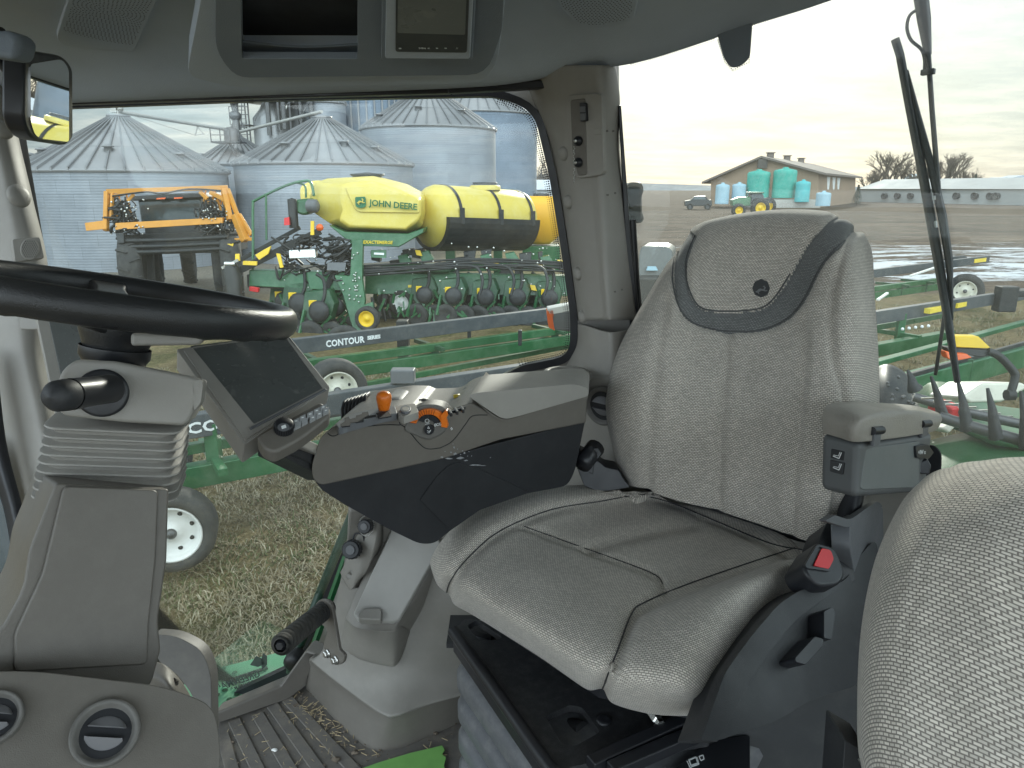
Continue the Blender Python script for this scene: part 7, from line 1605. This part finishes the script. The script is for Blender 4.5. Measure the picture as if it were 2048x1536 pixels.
b = MB(); b.tube([rrp(1262, 440, 1.02), rrp(1270, 560, 1.02), rrp(1278, 640, 1.02)], .012, 8); b.build('hinge_strut', BLACK, rh)
# ---------------------------------------------------------------- camera, sun, sky, render
cd = bpy.data.cameras.new('camera'); cam = bpy.data.objects.new('camera', cd); COL.objects.link(cam)
cd.sensor_width = 36; cd.lens = 36*FPX/2048; cd.clip_start = .01; cd.clip_end = 3000
cam.location = CAM; cam.rotation_euler = (R_(90)-PITCH, 0, 0); SC.camera = cam
SUN_AZ = R_(15); SUN_EL = R_(19)      # azimuth to the right of the view, elevation
sd = bpy.data.lights.new('sun', 'SUN'); so = bpy.data.objects.new('sun', sd); COL.objects.link(so)
sd.energy = 3.2; sd.angle = R_(4); sd.color = (1, .95, .86)
sdir = V((sin(SUN_AZ)*cos(SUN_EL), cos(SUN_AZ)*cos(SUN_EL), sin(SUN_EL)))
so.rotation_euler = (-sdir).to_track_quat('-Z', 'Y').to_euler()
W = bpy.data.worlds.new('World'); SC.world = W; W.use_nodes = True; t = W.node_tree
bg = t.nodes['Background']; bg.inputs['Strength'].default_value = .12
sky = t.nodes.new('ShaderNodeTexSky'); sky.sky_type = 'NISHITA'; sky.sun_disc = False
sky.sun_elevation = SUN_EL; sky.sun_rotation = SUN_AZ; sky.air_density = 1.2; sky.dust_density = 1.0; sky.ozone_density = 1.0
tc = t.nodes.new('ShaderNodeTexCoord'); sep = t.nodes.new('ShaderNodeSeparateXYZ'); t.links.new(tc.outputs['Generated'], sep.inputs[0])
zz = mth(t, 'MAXIMUM', sep.outputs['Z'], .0); zz = mth(t, 'ADD', zz, .09)
cx = mth(t, 'DIVIDE', sep.outputs['X'], zz); cy = mth(t, 'DIVIDE', sep.outputs['Y'], zz)
cmb = t.nodes.new('ShaderNodeCombineXYZ'); t.links.new(cx, cmb.inputs[0]); t.links.new(mth(t, 'MULTIPLY', cy, 1.5), cmb.inputs[1])
n1 = noise(t, cmb.outputs[0], .75, 8, .6)
n2 = noise(t, cmb.outputs[0], 1.9, 7, .62)
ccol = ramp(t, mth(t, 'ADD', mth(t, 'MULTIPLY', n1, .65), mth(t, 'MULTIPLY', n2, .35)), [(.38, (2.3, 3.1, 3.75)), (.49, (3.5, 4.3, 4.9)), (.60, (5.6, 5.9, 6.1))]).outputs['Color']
bk_ = t.nodes.new('ShaderNodeMapRange'); bk_.inputs[1].default_value = .35; bk_.inputs[2].default_value = -.5; bk_.inputs[3].default_value = 1.; bk_.inputs[4].default_value = 5.6; t.links.new(sep.outputs['Y'], bk_.inputs[0])  # added fill light: unseen clouds behind the camera boosted to brighten the cab
wb = t.nodes.new('ShaderNodeMapRange'); wb.inputs[1].default_value = .35; wb.inputs[2].default_value = -.3; t.links.new(sep.outputs['Y'], wb.inputs[0])  # warm tint on those rear clouds, added to warm the cab fill
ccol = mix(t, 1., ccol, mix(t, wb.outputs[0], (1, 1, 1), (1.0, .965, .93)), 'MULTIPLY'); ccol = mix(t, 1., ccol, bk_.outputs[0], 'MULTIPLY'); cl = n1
# thin lit cloud round the sun
dt = t.nodes.new('ShaderNodeVectorMath'); dt.operation = 'DOT_PRODUCT'; t.links.new(tc.outputs['Generated'], dt.inputs[0]); dt.inputs[1].default_value = sdir
g = mth(t, 'POWER', mth(t, 'MAXIMUM', dt.outputs['Value'], 0.), 13.)
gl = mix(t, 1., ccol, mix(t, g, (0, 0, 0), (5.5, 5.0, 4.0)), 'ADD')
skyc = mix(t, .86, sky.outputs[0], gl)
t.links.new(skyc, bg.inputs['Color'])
SC.view_settings.view_transform = 'Standard'; SC.view_settings.look = 'None'; SC.view_settings.exposure = EXPO; SC.view_settings.gamma = 1
c = SC.cycles; c.use_denoising = True; c.max_bounces = 8; c.diffuse_bounces = 4; c.glossy_bounces = 4; c.transmission_bounces = 4; c.transparent_max_bounces = 24
c.sample_clamp_indirect = 6; c.caustics_reflective = False; c.caustics_refractive = False; c.use_adaptive_sampling = True; c.adaptive_threshold = .015
